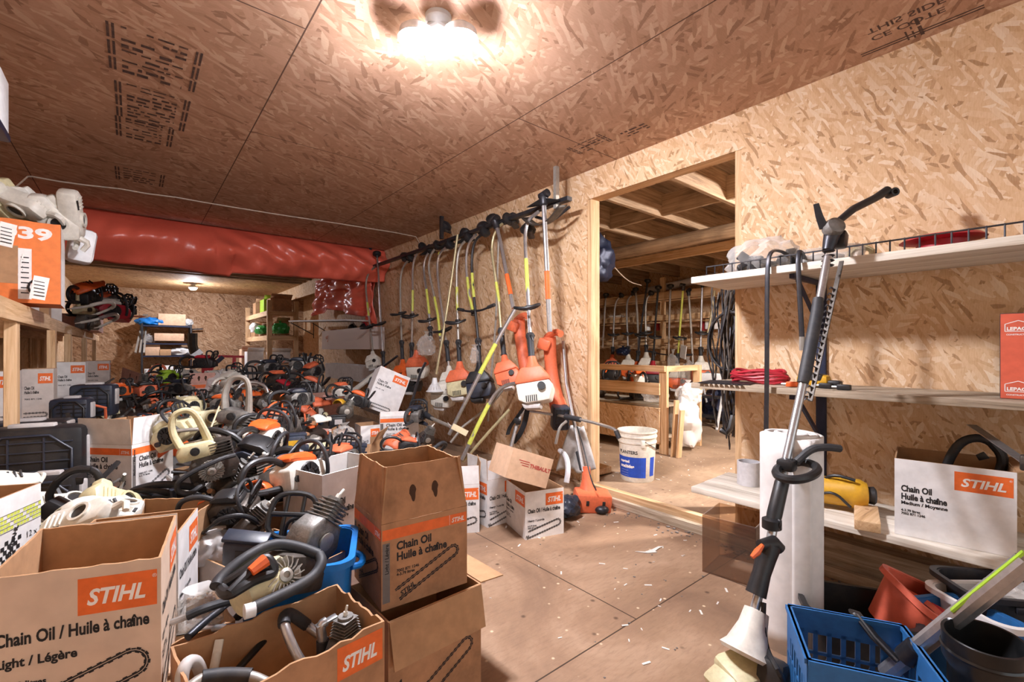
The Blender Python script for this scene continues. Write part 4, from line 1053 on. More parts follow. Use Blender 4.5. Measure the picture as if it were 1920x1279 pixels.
def bag(label, c, r, m, seed, name='plastic_bag', tie=True, sq=1.0):
    t = thing(name,label,'bag',c); b = MB(); b.ball((0,0,0),r,sub=4)
    for v in b.bm.verts:
        n_ = noise.noise(v.co*9/max(r)*.35+V((seed,0,0)))+.5*abs(noise.noise(v.co*26/max(r)*.3+V((0,seed,0))))
        v.co *= 1+.28*n_
        if v.co.z < -r[2]*.7: v.co.z = -r[2]*.7+(v.co.z+r[2]*.7)*.2
    b.build('bag_film',m,t)
    if tie:
        b = MB()
        b.lathe([(.012,r[2]*.85),(.008,r[2]*1.02),(.03,r[2]*1.3),(.035,r[2]*1.32)],None,14); b.jitter(.012,20,seed); b.build('gathered_neck',m,t)
    return t
bag('clear bag of dark bits on the wedged dark carton',P(372,1150,1.2),(.055,.05,.05),M['bag_clear'],3)
bag('milky plastic bag stuffed between the white box and the blue tub',P(402,1030,1.5),(.07,.06,.05),M['bag_white'],5)
bag('crumpled white bag beside the white saw on the far heap',P(412,722,4.8),(.16,.14,.12),M['bag_white'],6)
bag('clear plastic bag in the flap carton with black parts',P(645,822,3.45),(.09,.08,.09),M['bag_clear'],8)
t = thing('dip_stick','thin buff rod slanting up from the cream saw to the far boxes','rod',P(372,862,2.2)); A = at(t)
b = MB(); b.tube([A(372,862,2.2),A(420,740,2.75)],.0045,6); b.build('rod',M['buff'],t); b = MB(); b.ball(A(420,740,2.75),.012); b.build('knob',M['silver_dull'],t)
# ================================================================ string trimmers and shafts on the partition wall
def frame_dir(d, fwd=(-1,-.6,0)):
    """local -Z along d (down the shaft), local -Y towards fwd"""
    z = -V(d).normalized(); f = V(fwd); f = (f-z*f.dot(z)).normalized(); y = -f; x = y.cross(z)
    return Matrix(((x.x,y.x,z.x,0),(x.y,y.y,z.y,0),(x.z,y.z,z.z,0),(0,0,0,1)))
def power_head(t, pos, d, kind='ow', s=1.0, fwd=(-1,-.8,0)):
    T = Matrix.Translation(pos) @ frame_dir(d,fwd) @ Matrix.Scale(s,4)
    col = {'ow':('orange_soft','white_plastic'),'oc':('orange_soft','cream'),'ok':('orange','black'),'kk':('black','darkblue'),'ww':('white_plastic','white_plastic'),'rr':('red','black'),'wo':('white_plastic','orange'),'o':('orange_soft','orange_soft')}[kind]
    b = MB(); b.lathe([(.022,.10),(.026,.10),(.034,.06),(.062,.0),(.05,0)],T,18); b.build('clutch_collar',M[col[0]],t)
    b = MB(); b.prism([(-.11,-.05),(-.07,.02),(.06,.022),(.11,-.045),(.115,-.075),(-.115,-.085)],.15,T,bev=.012); b.build('top_shroud',M[col[0]],t)
    b = MB(); b.prism([(-.11,-.085),(.112,-.075),(.125,-.13),(.10,-.205),(-.05,-.215),(-.10,-.19)],.145,T,bev=.012); b.build('engine_cover',M[col[1]],t)
    b = MB(); b.cyl(T@V((.06,-.072,-.115)),T@V((.06,-.095,-.115)),.026*s,16); b.build('primer_cap',M['black'],t)
    b = MB()
    for k in range(6): b.box((-.045+.013*k,-.0735,-.185),(.006,.004,.04))
    b.mesh(T); b.build('cooling_vent',M['ink'],t)
    b = MB(); b.prism([(-.09,-.205),(.04,-.215),(.03,-.25),(-.07,-.245)],.10,T,bev=.01); b.build('fuel_tank',M['grey_panel' if kind!='kk' else 'black'],t)
def loop_handle(t, pos, d, size=.085, fwd=(-1,-.8,.0), m='black', tilt=20):
    T = Matrix.Translation(pos) @ frame_dir(d,fwd) @ rot(tilt,0,0)
    b = MB(); n = 12; b.tube([T@V((size*1.15*math.cos(a),-.07+size*.75*math.sin(a),.01*math.cos(2*a))) for a in [2*math.pi*k/n for k in range(n)]],.0115,9,closed=True,smooth=1)
    b.box((0,0,0),(.045,.05,.045),bev=.008,M=None) if False else None
    h = b.build('loop_handle',M[m],t)
    b = MB(); b.box((0,0,0),(.045,.05,.04),bev=.008); b.mesh(T); b.build('handle_clamp',M[m],h)
def trimmer(label, pts, col='silver', r=.0125, decal=None, head='bump', loop_at=None, grip=None, engine=None, es=1.0, grp=None, name='string_trimmer', cat='trimmer', smooth=2, decal_col='yellow_decal', guard=False, fwd=(-1,-.8,0), bar=None):
    W = [PX(*p) if len(p) == 3 else p[0] for p in pts]
    base = W[-1].copy(); t = thing(name,label,cat,base,group=grp); L = [w-base for w in W]
    b = MB(); b.tube(L,r,10,smooth=smooth); sh = b.build('shaft',M[col],t)
    ln = [0]
    for a_,c_ in zip(L,L[1:]): ln.append(ln[-1]+(c_-a_).length)
    def along(f):
        d = f*ln[-1]
        for i in range(len(L)-1):
            if d <= ln[i+1] or i == len(L)-2:
                k = (d-ln[i])/(ln[i+1]-ln[i]); return L[i].lerp(L[i+1],k), (L[i+1]-L[i]).normalized()
    if decal:
        f0,f1 = decal; b = MB(); b.tube([along(f0)[0],along((f0+f1)/2)[0],along(f1)[0]],r*1.12,10); b.build('decal',M[decal_col],sh)
    if grip:
        f0,f1 = grip; b = MB(); p0,d0 = along(f0); p1,_ = along(f1)
        b.tube([p0,p0.lerp(p1,.1),p0.lerp(p1,.25),p0.lerp(p1,.9),p1],[r*1.9,r*2.6,r*1.8,r*1.7,r*2.1],12); g = b.build('grip',M['rubber'],t)
        b = MB(); T = Matrix.Translation(p0.lerp(p1,.12)) @ frame_dir(d0,fwd); b.box((.03,-.03,0),(.012,.05,.03),bev=.004,M=T) if False else None
        b.tube([T@V((.0,-.02,.0)),T@V((.02,-.055,-.02)),T@V((.03,-.05,-.06))],.007,6,smooth=1); b.build('throttle_trigger',M['black'],g)
    if loop_at is not None:
        p,d = along(loop_at); loop_handle(t,p,d,fwd=fwd)
    if bar is not None:
        p,d = along(bar[0]); b = MB(); q = V(bar[1])
        b.tube([p-q*.5+V((0,0,.03)),p-q*.2,p,p+q*.2,p+q*.5+V((0,0,.03))],.010,8,smooth=2); h = b.build('handlebar',M['steel_dark'],t)
        b = MB(); b.cyl(p+q*.38+V((0,0,.02)),p+q*.55+V((0,0,.035)),.016,10); b.build('handlebar_grip',M['rubber'],h)
        b = MB(); b.cyl(p-q*.38+V((0,0,.02)),p-q*.55+V((0,0,.035)),.016,10); b.build('handlebar_grip',M['rubber'],h)
    d0 = (L[0]-L[1]).normalized()
    if head == 'bump':
        b = MB(); T = Matrix.Translation(L[0]) @ d0.to_track_quat('Z','Y').to_matrix().to_4x4()
        b.lathe([(r,-.03),(.022,-.01),(.03,.0),(.05,.01),(.056,.03),(.052,.05),(.03,.062),(0,.066)],T,18); b.build('trimmer_head',M['black'],t)
    elif head == 'gear':
        b = MB(); T = Matrix.Translation(L[0]) @ d0.to_track_quat('Z','Y').to_matrix().to_4x4()
        b.lathe([(r*1.2,-.06),(r*1.7,-.05),(r*1.8,.0),(r*2.2,.01),(r*2,.03),(0,.035)],T,14); b.tube([T@V((0,-.03,.02)),T@V((0,.05,.03))],.03,14); b.build('gear_head',M['steel_dark'],t)
    elif head == 'none': pass
    if guard:
        b = MB(); T = Matrix.Translation(L[0]+d0*-.03)
        b.grid(lambda u,v: T@V((-.02+.10*v*math.cos(-.5+2.4*u)*.6,.16*v*math.sin(-1.1+2.4*u),.03-.04*v)),10,4); b.build('debris_guard',M['black'],t,solid=.005)
    if engine:
        d = (L[-1]-L[-2]).normalized(); power_head(t,L[-1]+d*.06,d,engine,es,fwd)
    return t
XT = 2.47
G1 = None
trimmer('thick silver straight shaft with orange band, hung nearest the doorway',[(1019,372,2.42),(1024,470,2.42),(1028,560,2.42),(1031,622,2.42)],r=.019,decal=(.55,.76),head='gear',decal_col='orange',guard=True)
trimmer('bent shaft with lime decal and big orange and white engine, next to the thick shaft',[(1010,397,2.48),(990,412,2.46),(984,440,2.44),(986,480,2.40),(990,560,2.36),(996,660,2.28),(998,682,2.27)],col='silver',r=.014,decal=(.35,.56),head='none',loop_at=.66,grip=(.82,.97),engine='ow',es=1.12)
trimmer('silver straight shaft with orange decal slanting by the curved ones',[(929,418,2.46),(938,450,2.46),(953,530,2.42),(963,578,2.40)],r=.017,decal=(.62,.85),decal_col='orange',head='gear')
trimmer('yellowed bent shaft ending in an orange shroud, below the slanting silver shaft',[(948,414,2.5),(928,432,2.48),(921,465,2.46),(926,500,2.44),(935,560,2.42),(942,650,2.36),(946,672,2.35)],col='brass_tube',decal=(.48,.62),head='bump',grip=(.80,.98),engine='o',es=.85,guard=True)
trimmer('black shaft with long lime decals and dark engine',[(905,438,2.48),(889,452,2.46),(884,485,2.45),(886,530,2.43),(892,590,2.4),(897,640,2.37),(899,690,2.34)],col='black',decal=(.32,.50),head='bump',loop_at=None,grip=(.80,.97),engine='kk',bar=(.6,(.0,.52,.0)),es=1.0)
trimmer('silver bent shaft with wide lime decal touching the black shaft',[(893,440,2.5),(878,455,2.49),(873,490,2.48),(879,550,2.46),(888,590,2.45)],decal=(.55,.95),head='none',grip=(.95,1.0))
trimmer('grey bent shaft with cream engine and orange shroud, mid row',[(876,448,2.5),(861,464,2.48),(856,500,2.46),(857,560,2.44),(860,650,2.4),(862,688,2.38)],col='silver_dull',decal=(.40,.58),head='bump',loop_at=.66,grip=(.80,.97),engine='oc',es=1.08,guard=True)
trimmer('dull straight shaft slanting down to a white bell guard',[(858,440,2.46),(846,530,2.40),(832,620,2.32),(818,702,2.25)],col='brass_tube',r=.012,head='none')
trimmer('silver bent shaft with handlebar, left of the slanting bell shaft',[(840,461,2.5),(824,474,2.48),(819,500,2.47),(824,550,2.45),(830,590,2.44),(838,650,2.41),(842,690,2.40)],col='silver',decal=(.1,.12),head='bump',loop_at=.72,engine='ww',es=.8,grip=(.8,.95),guard=True)
trimmer('silver shaft with lime lower decal, crossing behind the handlebar shaft',[(818,463,2.52),(806,480,2.5),(803,505,2.5),(811,540,2.5),(821,590,2.48),(826,640,2.46)],col='silver_dull',decal=(.55,.95),head='bump')
trimmer('bent shaft with bright lime decal, fourth from the red tarp',[(806,470,2.55),(797,484,2.53),(794,508,2.52),(800,545,2.5),(805,590,2.48),(808,640,2.46)],decal=(.45,.72),head='bump',loop_at=.78,grip=(.85,.98),guard=True)
trimmer('silver shaft with black lower half and orange shroud, third from the red tarp',[(790,466,2.55),(777,482,2.53),(773,510,2.52),(774,550,2.50),(773,600,2.48),(772,652,2.46),(771,690,2.44)],decal=(.38,.55),head='bump',loop_at=.58,grip=(.80,.97),engine='ok',es=1.0)
trimmer('plain silver bent shaft with black loop, second from the red tarp',[(768,486,2.55),(755,500,2.53),(750,525,2.52),(751,580,2.5),(753,640,2.47),(755,680,2.45)],col='silver_dull',head='bump',loop_at=.55,grip=(.80,.97),engine='ok',es=.95)
trimmer('bent shaft hanging before the red tarp',[(703,500,2.5),(690,512,2.47),(685,535,2.45),(690,580,2.43),(697,640,2.4),(699,662,2.38)],col='silver_dull',decal=(.45,.6),head='none',loop_at=.72,engine='ww',es=.8)
trimmer('straight silver shaft with disc head, hanging before the red tarp',[(707,480,2.5),(710,520,2.48),(714,600,2.44),(720,690,2.4)],col='silver',head='bump',loop_at=.62,grip=(.86,.98),engine='ok',es=.9)
# bell guard at the foot of the slanting shaft
t = thing('bell_guard','white ribbed bell shaped guard at the end of the slanting shaft','guard',PX(815,728,2.24))
b = MB(); b.lathe([(.015,.10),(.02,.1),(.03,.04),(.06,-.01),(.085,-.03),(.08,-.035),(.055,-.012),(.022,.04)],None,24); b.build('bell',M['white_clean'],t)
b = MB()
for k in range(14):
    a = 2*math.pi*k/14; b.tube([(.03*math.cos(a),.03*math.sin(a),.045),(.062*math.cos(a),.062*math.sin(a),-.008)],.0035,5)
b.build('rib',M['grey_panel'],t)
# wall rack: a bar held by three ceiling hangers
t = thing('trimmer_rack','black steel bar on ceiling hangers carrying the row of trimmers','rack',PX(1044,385,2.5)); A0 = t.location.copy()
b = MB(); b.bar(PX(1068,372,2.5)-A0,PX(700,500,2.52)-A0,.05,.03); b.build('rack_bar',M['steel_dark'],t)
for px,py0,py1,xx in ((1043,308,392,2.5),(828,398,448,2.5),(694,466,505,2.52)):
    p = PX(px,py1,xx); b = MB(); b.bar(V((p.x,p.y,ZC))-A0,p-A0,.035,.03); b.build('hanger',M['steel_dark'] if px != 1043 else M['silver_dull'],t)
# blower tubes and curved guards
def blower(label, pts, r, grill=None):
    W = [PX(*p) for p in pts]; t = thing('leaf_blower',label,'blower',W[-1]); L = [w-W[-1] for w in W]
    b = MB(); b.tube(L,r,14,smooth=1,flat=.7); b.build('body_tube',M['orange_soft'],t)
    b = MB(); d = (L[0]-L[1]).normalized(); b.tube([L[0]+V((0,.03,.0)),L[0]+V((-.02,-.09,.04)),L[0]+V((-.03,-.16,.02))],.028,10,smooth=1); b.build('handle',M['orange_soft'],t)
    b = MB(); b.box(L[0]+V((-.06,0,-.06)),(.05,.10,.09),rot(20,0,20),bev=.015); b.build('switch_housing',M['orange_soft'],t)
    if grill:
        b = MB(); p = PX(*grill)-W[-1]; Mr = rot(10,0,-30)
        b.box(p,(.13,.12,.19),Mr,bev=.02); g = b.build('intake',M['darkblue'],t)
        b = MB()
        for k in range(6): b.box(p+Mr@V((0,-.062,-.07+.028*k)),(.11,.006,.008),Mr)
        for k in range(4): b.box(p+Mr@V((-.045+.03*k,-.062,0)),(.008,.006,.16),Mr)
        b.build('intake_grille',M['black'],g)
blower('long orange blower body with black intake, nearest the doorway post',[(1030,632,2.6),(1033,690,2.62),(1040,740,2.6),(1048,765,2.58)],[.055,.05,.06,.07],(1050,782,2.56))
blower('orange blower body hanging behind the big white engine',[(972,600,2.66),(976,640,2.66),(985,690,2.66)],[.06,.05,.055])
# scythe like blade guards over the rack
t = thing('blade_guard','dark curved cutting guard hung on the rack by the doorway post','guard',PX(1045,430,2.6)); A0 = t.location.copy()
b = MB(); c0 = PX(1035,420,2.6)-A0; b.grid(lambda u,v: c0+V((-.10+.10*math.sin(math.pi*u)*0-.09*v,.16-.42*u,.10*abs(2*u-1)**2-.03-.02*v)),14,4); b.build('curved_shell',M['dirty_metal'],t,solid=.006)
b = MB(); b.tube([c0+V((-.05,.14,.08)),c0+V((-.05,-.05,.0)),c0+V((-.05,-.24,.07))],.012,8,smooth=1); b.build('rim',M['steel_dark'],t)
for k,(px,py) in enumerate(((760,482),(835,425),(872,440),(905,428),(925,412),(960,412),(990,430))):
    t = thing('spool_head',('dark round trimmer head clamped to the far end of the rack bar','tall clump of trimmer heads by the middle hanger of the rack','small dark trimmer head right of the middle hanger on the rack','flat reel head over the black and lime shaft','dark gear head standing up above the rack bar','rusty gear head with a short stub over the rack bar','hanging dark guard below the rack bar')[k],'trimmer head',PX(px,py,2.56))
    b = MB(); T = rot(30*k,20,40*k); b.lathe([(.02,-.06),(.05,-.03),(.07,.0),(.06,.03),(.03,.05),(0,.055)],T,18); b.build('spool_cover',M['steel_dark' if k%2 else 'black'],t)
    b = MB(); b.box((0,-.03,-.05),(.06,.09,.03),rot(30,0,20*k),bev=.01); b.build('line_guard',M['dirty_metal'],t)
# plastic bags hanging between the engines
bag('clear bag of small parts hanging between the handlebars',PX(800,650,2.36),(.10,.06,.12),M['bag_clear'],11)
bag('small clear bag hanging beside the black shaft grip',PX(890,668,2.3),(.04,.03,.08),M['bag_clear'],12)
power = thing('trimmer_engine','white engine cover lying loose below the hanging cream engine','engine',PX(832,745,2.35)); power_head(power,V((0,0,.12)),(0,.1,-1),'ww',1.0)
power = thing('trimmer_engine','white and orange trimmer engine hanging left of the bell guard','engine',PX(782,690,2.42)); power_head(power,V((0,0,.1)),(0.1,.1,-1),'ow',1.0)
# ---- shafts leaning in front of the wall
trimmer('long leaning shaft with lime stripe and buff tag, reaching the slanting silver one',[(966,580,2.36),(940,625,2.28),(905,690,2.16),(870,760,2.03),(842,815,1.94)],r=.0155,decal=(.28,.52),head='none',smooth=0)
trimmer('silver pole curving from the white engine down to the white box',[(985,720,2.28),(955,719,2.25),(932,733,2.2),(915,760,2.15),(890,810,2.05),(866,862,1.97)],r=.015,decal=(.45,.85),head='none')
trimmer('thin silver pole leaning behind the curved pole',[(985,678,2.66),(920,760,2.5),(868,800,2.3),(845,830,2.2)],col='silver_dull',r=.012,head='none',smooth=0)
trimmer('yellowed pole leaning low between the white boxes',[(955,768,2.3),(915,812,2.16),(868,866,2.0)],col='brass_tube',r=.012,head='none',smooth=0)
trimmer('grey pole hanging straight behind the leaning ones',[(936,417,2.5),(930,600,2.56),(920,720,2.55),(915,790,2.5)],col='silver_dull',r=.010,head='none',smooth=0)
t = trimmer('bright pole with black shoulder straps standing in the white box',[(985,760,2.3),(968,800,2.22),(955,850,2.14),(946,880,2.1)],r=.014,head='none',smooth=0)
A0 = t.location.copy()
for pts in (((995,745),(975,775),(956,800),(952,815)),((990,760),(985,790),(975,815),(962,830))):
    b = MB(); b.tube([PX(x,y,2.24)-A0 for x,y in pts],.022,6,smooth=2,flat=.15); b.build('shoulder_strap',M['strap'],t)
b = MB(); b.box(PX(970,790,2.22)-A0,(.04,.05,.04),rot(20,10,0),bev=.008); b.build('clamp',M['black'],t)
t = thing('paper_tag','buff paper tag tied low on the long leaning shaft','tag',PX(862,806,1.93)); b = MB(); b.box((0,0,0),(.13,.002,.045),rot(0,28,-35)); b.build('card',M['buff'],t); b = MB(); b.tube([(-.06,.03,.03),(-.08,.045,.06)],.0015,5); b.build('string',M['paper'],t)
# pole saw with thick black grips crossing before the leaning shafts
t = thing('pole_saw','black gripped tool shaft crossing the leaning poles','pole saw',PX(800,790,1.95)); A0 = t.location.copy(); Q = lambda x,y,X: PX(x,y,X)-A0
b = MB(); b.tube([Q(845,800,1.96),Q(800,780,1.94),Q(775,768,1.92)],.014,10); b.build('shaft',M['silver_dull'],t)
b = MB(); b.tube([Q(812,786,1.95),Q(795,776,1.94),Q(778,768,1.92)],[.018,.03,.026],12); b.build('grip',M['rubber'],t)
b = MB(); b.tube([Q(770,772,1.92),Q(785,790,1.93),Q(800,796,1.94)],[.022,.024,.014],10,smooth=1); b.build('lower_grip',M['darkblue'],t)
b = MB(); b.tube([Q(768,775,1.92),Q(775,745,1.94),Q(788,700,2.0),(Q(798,680,2.02))],[.02,.012,.012,.012],10); b.build('upright_tube',M['steel_dark'],t)
t = trimmer('rusty dark shaft with loop joint standing before the banded white box',[(745,708,2.2),(738,770,2.1),(728,800,2.05),(722,850,2.0)],col='steel_dark',r=.016,decal=(.0,.22),head='none',smooth=0,bar=(.55,(.22,.02,.06)))
t = trimmer('pale thick pole saw lying slanted on the heap by the kraft flap carton',[(712,695,2.3),(660,735,2.0),(640,752,1.92),(585,792,1.7)],col='white_plastic',r=.03,head='gear',smooth=0,name='pole_saw',cat='pole saw')
A0 = t.location.copy(); b = MB()
for px,py,X in ((655,739,1.985),(628,760,1.87)):
    p = PX(px,py,X)-A0; d = (PX(px-6,py+5,X-.03)-PX(px,py,X)).normalized(); b.tube([p-d*.008,p+d*.008],.0325,12)
b.build('black_band',M['black'],t)
trimmer('dark tube rising from the pole saw past the steel wall bin',[(745,668,2.3),(712,692,2.28),(675,718,2.2)],col='steel_dark',r=.014,head='none',smooth=0)
# brush cutter with bicycle handlebar next to the doorway post
t = thing('brush_cutter','orange engine brush cutter with bike handlebar leaning by the doorway post','brush cutter',PZ(1115,960,0)); A0 = t.location.copy(); Q = lambda x,y,X: PX(x,y,X)-A0
b = MB(); b.tube([Q(1056,640,2.7),Q(1062,720,2.66),(Q(1078,800,2.55)),Q(1094,885,2.42)],.013,10); b.build('shaft',M['silver'],t)
b = MB(); b.tube([Q(1085,848,2.49),Q(1092,880,2.44)],[.024,.02],12); b.build('grip',M['rubber'],t)
b = MB(); b.tube([Q(985,770,2.5),Q(1010,773,2.5),Q(1058,781,2.5),Q(1100,789,2.5),Q(1140,800,2.48),Q(1155,806,2.47),Q(1160,818,2.47)],.011,9,smooth=1); hb = b.build('handlebar',M['silver'],t)
b = MB(); b.cyl(Q(1060,781,2.5),Q(1088,787,2.5),.020,12); b.build('handlebar_grip',M['rubber'],hb)
b = MB(); b.cyl(Q(1155,808,2.47),Q(1161,822,2.47),.016,12); b.build('handlebar_grip',M['rubber'],hb)
b = MB(); b.tube([Q(1062,790,2.48),Q(1050,800,2.42),Q(1045,818,2.4),Q(1042,832,2.4)],.011,8,smooth=1); b.build('brake_lever',M['silver_dull'],hb)
b = MB(); b.lathe([(.02,.18),(.026,.18),(.035,.08),(.06,0),(.0,0)],Matrix.Translation(Q(1100,925,2.42)) @ rot(-8,8,0),18); b.build('clutch_collar',M['orange_soft'],t)
b = MB(); b.box(Q(1110,938,2.42),(.24,.16,.13),rot(6,4,-35),bev=.02); eb = b.build('engine_cover',M['orange_soft'],t)
b = MB()
for dx in (-.05,.06): b.box(Q(1110,938,2.42)+rot(6,4,-35)@V((dx,-.081,.01)),(.02,.006,.035),rot(6,4,-35),bev=.003)
b.build('vent_slot',M['black'],eb)
b = MB(); b.ball(Q(1128,955,2.42)+V((0,0,.0)),(.05,.05,.03)); b.tube([Q(1085,955,2.4),Q(1095,966,2.38)],.022,8); b.build('muffler',M['steel_dark'],t)
b = MB(); b.tube([Q(1082,800,2.52),Q(1095,840,2.42),Q(1108,900,2.36),Q(1118,920,2.36)],.005,6,smooth=2); b.build('throttle_cable',M['black'],t)
t = thing('work_apron','crumpled grey white cloth hung behind the brush cutter','cloth',PX(1080,830,2.62))
b = MB(); A0 = t.location.copy()
b.grid(lambda u,v: PX(1072-22*v+(28+38*v)*u,800+82*v,2.66)-A0+V((-.03*math.sin(9*u+2*v)-.02,0,.015*math.sin(7*u))),18,14); b.build('cloth_sheet',M['cloth_grey'],t,solid=.004)
b = MB(); b.tube([PX(1078,800,2.66)-A0,PX(1066,770,2.7)-A0],.004,6); b.build('hanging_cord',M['cloth_grey'],t)
bag('dark blue cloth bundle beside the clean white box',PZ(1062,950,.07),(.10,.08,.07),M['darkblue'],21,name='cloth_bundle',tie=False)
trimmer('short pale pipe bent over behind the tipped kraft carton',[(1050,845,2.55),(1062,855,2.5),(1066,880,2.45),(1062,905,2.42)],col='grey_pipe',r=.02,head='none',name='bent_pipe',cat='pipe')
# ================================================================ the side room seen through the doorway
def lath(label, name, cat, members, loc=(0,0,0), m=None):
    t = thing(name,label,cat,loc); L0 = V(loc)
    for nm,a,c,u,s_,mm in members:
        b = MB(); b.plank(V(a)-L0,V(c)-L0,u,s_); b.build(nm,M[mm],t)
    return t
Z2 = .05
mem = [('post',(4.1,2.58,Z2),(4.1,2.58,.93),.085,.04,'lum_z'),('post',(4.1,4.2,Z2),(4.1,4.2,.93),.085,.04,'lum_z'),('post',(4.75,2.58,Z2),(4.75,2.58,.93),.085,.04,'lum_z'),
 ('rail',(4.06,2.54,.905),(4.06,4.3,.905),.06,.03,'lum_y'),('rail',(4.06,2.6,.70),(4.06,4.3,.70),.12,.02,'lum_y'),('lower_panel',(4.06,2.6,.33),(4.06,4.3,.33),.36,.018,'osb_x'),
 ('end_rail',(4.1,2.58,.9),(4.75,2.58,.9),.06,.03,'lum_x'),('shelf_board',(4.4,2.6,.52),(4.4,4.3,.52),.02,.62,'board_grey'),('shelf_board',(4.4,2.6,.20),(4.4,4.3,.20),.02,.6,'board_grey')]
lath('lumber and strand board bench standing inside the side room','work_bench','bench',mem,(4.1,2.58,Z2))
put('saw:red:black:black',PX(1145,712,4.35),(0,0,20),.9,'red topped saw lying inside the side room bench')
put('saw:orange:white_plastic:black',PX(1198,722,4.3),(0,0,50),.9,'orange saw lying inside the side room bench')
put('engine',V((4.35,3.6,.60)),(0,0,40),1.0,'oily engine on the lower board of the side room bench')
put('saw:black:dirty_metal:black',V((4.35,3.05,.545)),(0,0,-30),.8,'black saw low inside the side room bench')
# bucket
t = thing('plastic_bucket','white plastic pail with blue label standing in the doorway','bucket',V((3.15,2.225,Z2)),rz=-58)
b = MB(); b.lathe([(.0,0),(.125,0),(.13,.01),(.145,.30),(.152,.305),(.152,.318),(.147,.32),(.149,.345),(.156,.35),(.156,.362),(.150,.364),(.151,.385),(.157,.388),(.157,.40),(.148,.40),(.144,.30),(.124,.012),(0,.012)],None,40); b.build('pail',M['white_plastic'],t)
def curved(b, a0, a1, z0, z1, r0, r1, mi, n=14):
    b.mi = mi
    for k in range(n):
        p, q = R(a0+(a1-a0)*k/n), R(a0+(a1-a0)*(k+1)/n)
        b.quad((r0*math.cos(p),r0*math.sin(p),z0),(r0*math.cos(q),r0*math.sin(q),z0),(r1*math.cos(q),r1*math.sin(q),z1),(r1*math.cos(p),r1*math.sin(p),z1))
b = MB(); rr = lambda z: .131+.014*(z-.01)/.29; curved(b,-175,-58,.04,.20,rr(.04),rr(.20),0); curved(b,-42,-20,.05,.20,rr(.05),rr(.2),0,4); b.build('label_panel',M['ink_blue'],t)
def wrap_text(b, body, a0, z, size, bold=.03, mi=0, sx=1.0):
    vs, fs = text_mesh(body,bold,0); nv = []
    for v in vs:
        zz = z+v.y*size; r_ = rr(zz)+.0008; a = R(a0)+v.x*size*sx/r_; nv.append(b.bm.verts.new((r_*math.cos(a),r_*math.sin(a),zz)))
    for f in fs:
        try: b.bm.faces.new([nv[i] for i in f]).material_index = mi
        except ValueError: pass
b = MB(); wrap_text(b,'PLANTERS',-152,.225,.036,.03); wrap_text(b,'arachides',-150,.115,.034,.06,1); wrap_text(b,'roasted',-150,.155,.03,.06,1)
for k in range(3): wrap_text(b,'- - - - - - - -',-148,.09-.02*k,.016,.02,1)
b.build('printed_lettering',[M['ink'],M['ink_white']],t)
b = MB(); b.tube([(.150*math.cos(a),.150*math.sin(a)-.0,.335-.09*abs(math.sin((a-R(-70))*.999))) for a in [R(-70+180*k/12) for k in range(13)]],.003,6); b.build('wire_handle',M['steel_dark'],t)
b = MB(); b.box((.152*math.cos(R(-70)),.152*math.sin(R(-70)),.31),(.03,.02,.06),rot(z=20),bev=.005); b.build('handle_lug',M['white_plastic'],t)
# bags, ladder stool, boards
bag('tall milky bag of cans beside the side room bench',V((4.5,2.58,.30)),(.15,.15,.30),M['bag_white'],31)
bag('white bag top folded over the milky bag',V((4.6,2.6,.60)),(.14,.12,.13),M['bag_white'],32)
bag('clear bag with blue print on the bench corner',V((4.2,2.75,.62)),(.13,.12,.09),M['bag_clear'],33)
for k,(y,h_,lab) in enumerate(((2.46,.55,'taller offcut board standing against the bench post'),(2.40,.46,'shorter offcut board standing against the bench post'))):
    b = MB(); b.plank((4.07,y,Z2),(4.1,y-.02,Z2+h_),.02,.07); tag(b.build('offcut_board',M['lum_z']),lab,'board')
t = thing('step_stool','white folding step stool with black treads in the side room','stool',V((5.85,2.9,Z2)))
A0 = t.location.copy()
for a,c in (((1298,800),(1318,722)),((1344,806),(1358,722))):
    p = PZ(*a,Z2); q = PX(*c,p.x+.18); b = MB(); b.tube([p-A0,q-A0],.018,8); b.build('leg',M['white_clean'],t)
    p2 = p+V((.55,.02,0)); b = MB(); b.tube([p2-A0,q-A0],.014,8); b.build('leg',M['white_clean'],t)
for ya,yb in ((778,782),(742,746)):
    p, q = PX(1304+(780-ya)*.25,ya,5.95), PX(1349,yb,5.98); b = MB(); b.plank(p-A0,q-A0,.03,.16); b.build('tread',M['black'],t)
b = MB(); b.box((PX(1340,708,6.05)-A0),(.04,.38,.12),rot(0,-10,20),bev=.015); b.build('back_plate',M['white_clean'],t)
bag('blue and black plastic heap behind the step stool',V((6.5,3.1,.3)),(.34,.3,.27),M['blue_steel'],35,name='plastic_sack',tie=False)
# trimmer rack along the far wall
XR = 6.75
mem = [('rail',(XR,1.4,1.98),(XR,7.2,1.98),.13,.04,'lum_y'),('rail',(XR,1.4,1.62),(XR,7.2,1.62),.09,.04,'lum_y'),('rail',(XR,1.4,1.22),(XR,7.2,1.22),.10,.04,'lum_y'),('rail',(XR,1.4,.86),(XR,7.2,.86),.09,.04,'lum_y'),
 ('shelf_board',(XR+.28,1.4,1.55),(XR+.28,7.2,1.55),.02,.5,'lum_y'),('shelf_board',(XR+.28,1.4,1.14),(XR+.28,7.2,1.14),.02,.5,'lum_y'),('shelf_board',(XR+.28,1.4,1.90),(XR+.28,7.2,1.90),.02,.5,'lum_y')]
for y in (1.5,2.75,4.3,5.8,7.1): mem.append(('post',(XR+.06,y,Z2),(XR+.06,y,2.3),.085,.045,'lum_z'))
lath('long lumber rack holding trimmers along the far wall of the side room','storage_rack','rack',mem,(XR,1.4,Z2))
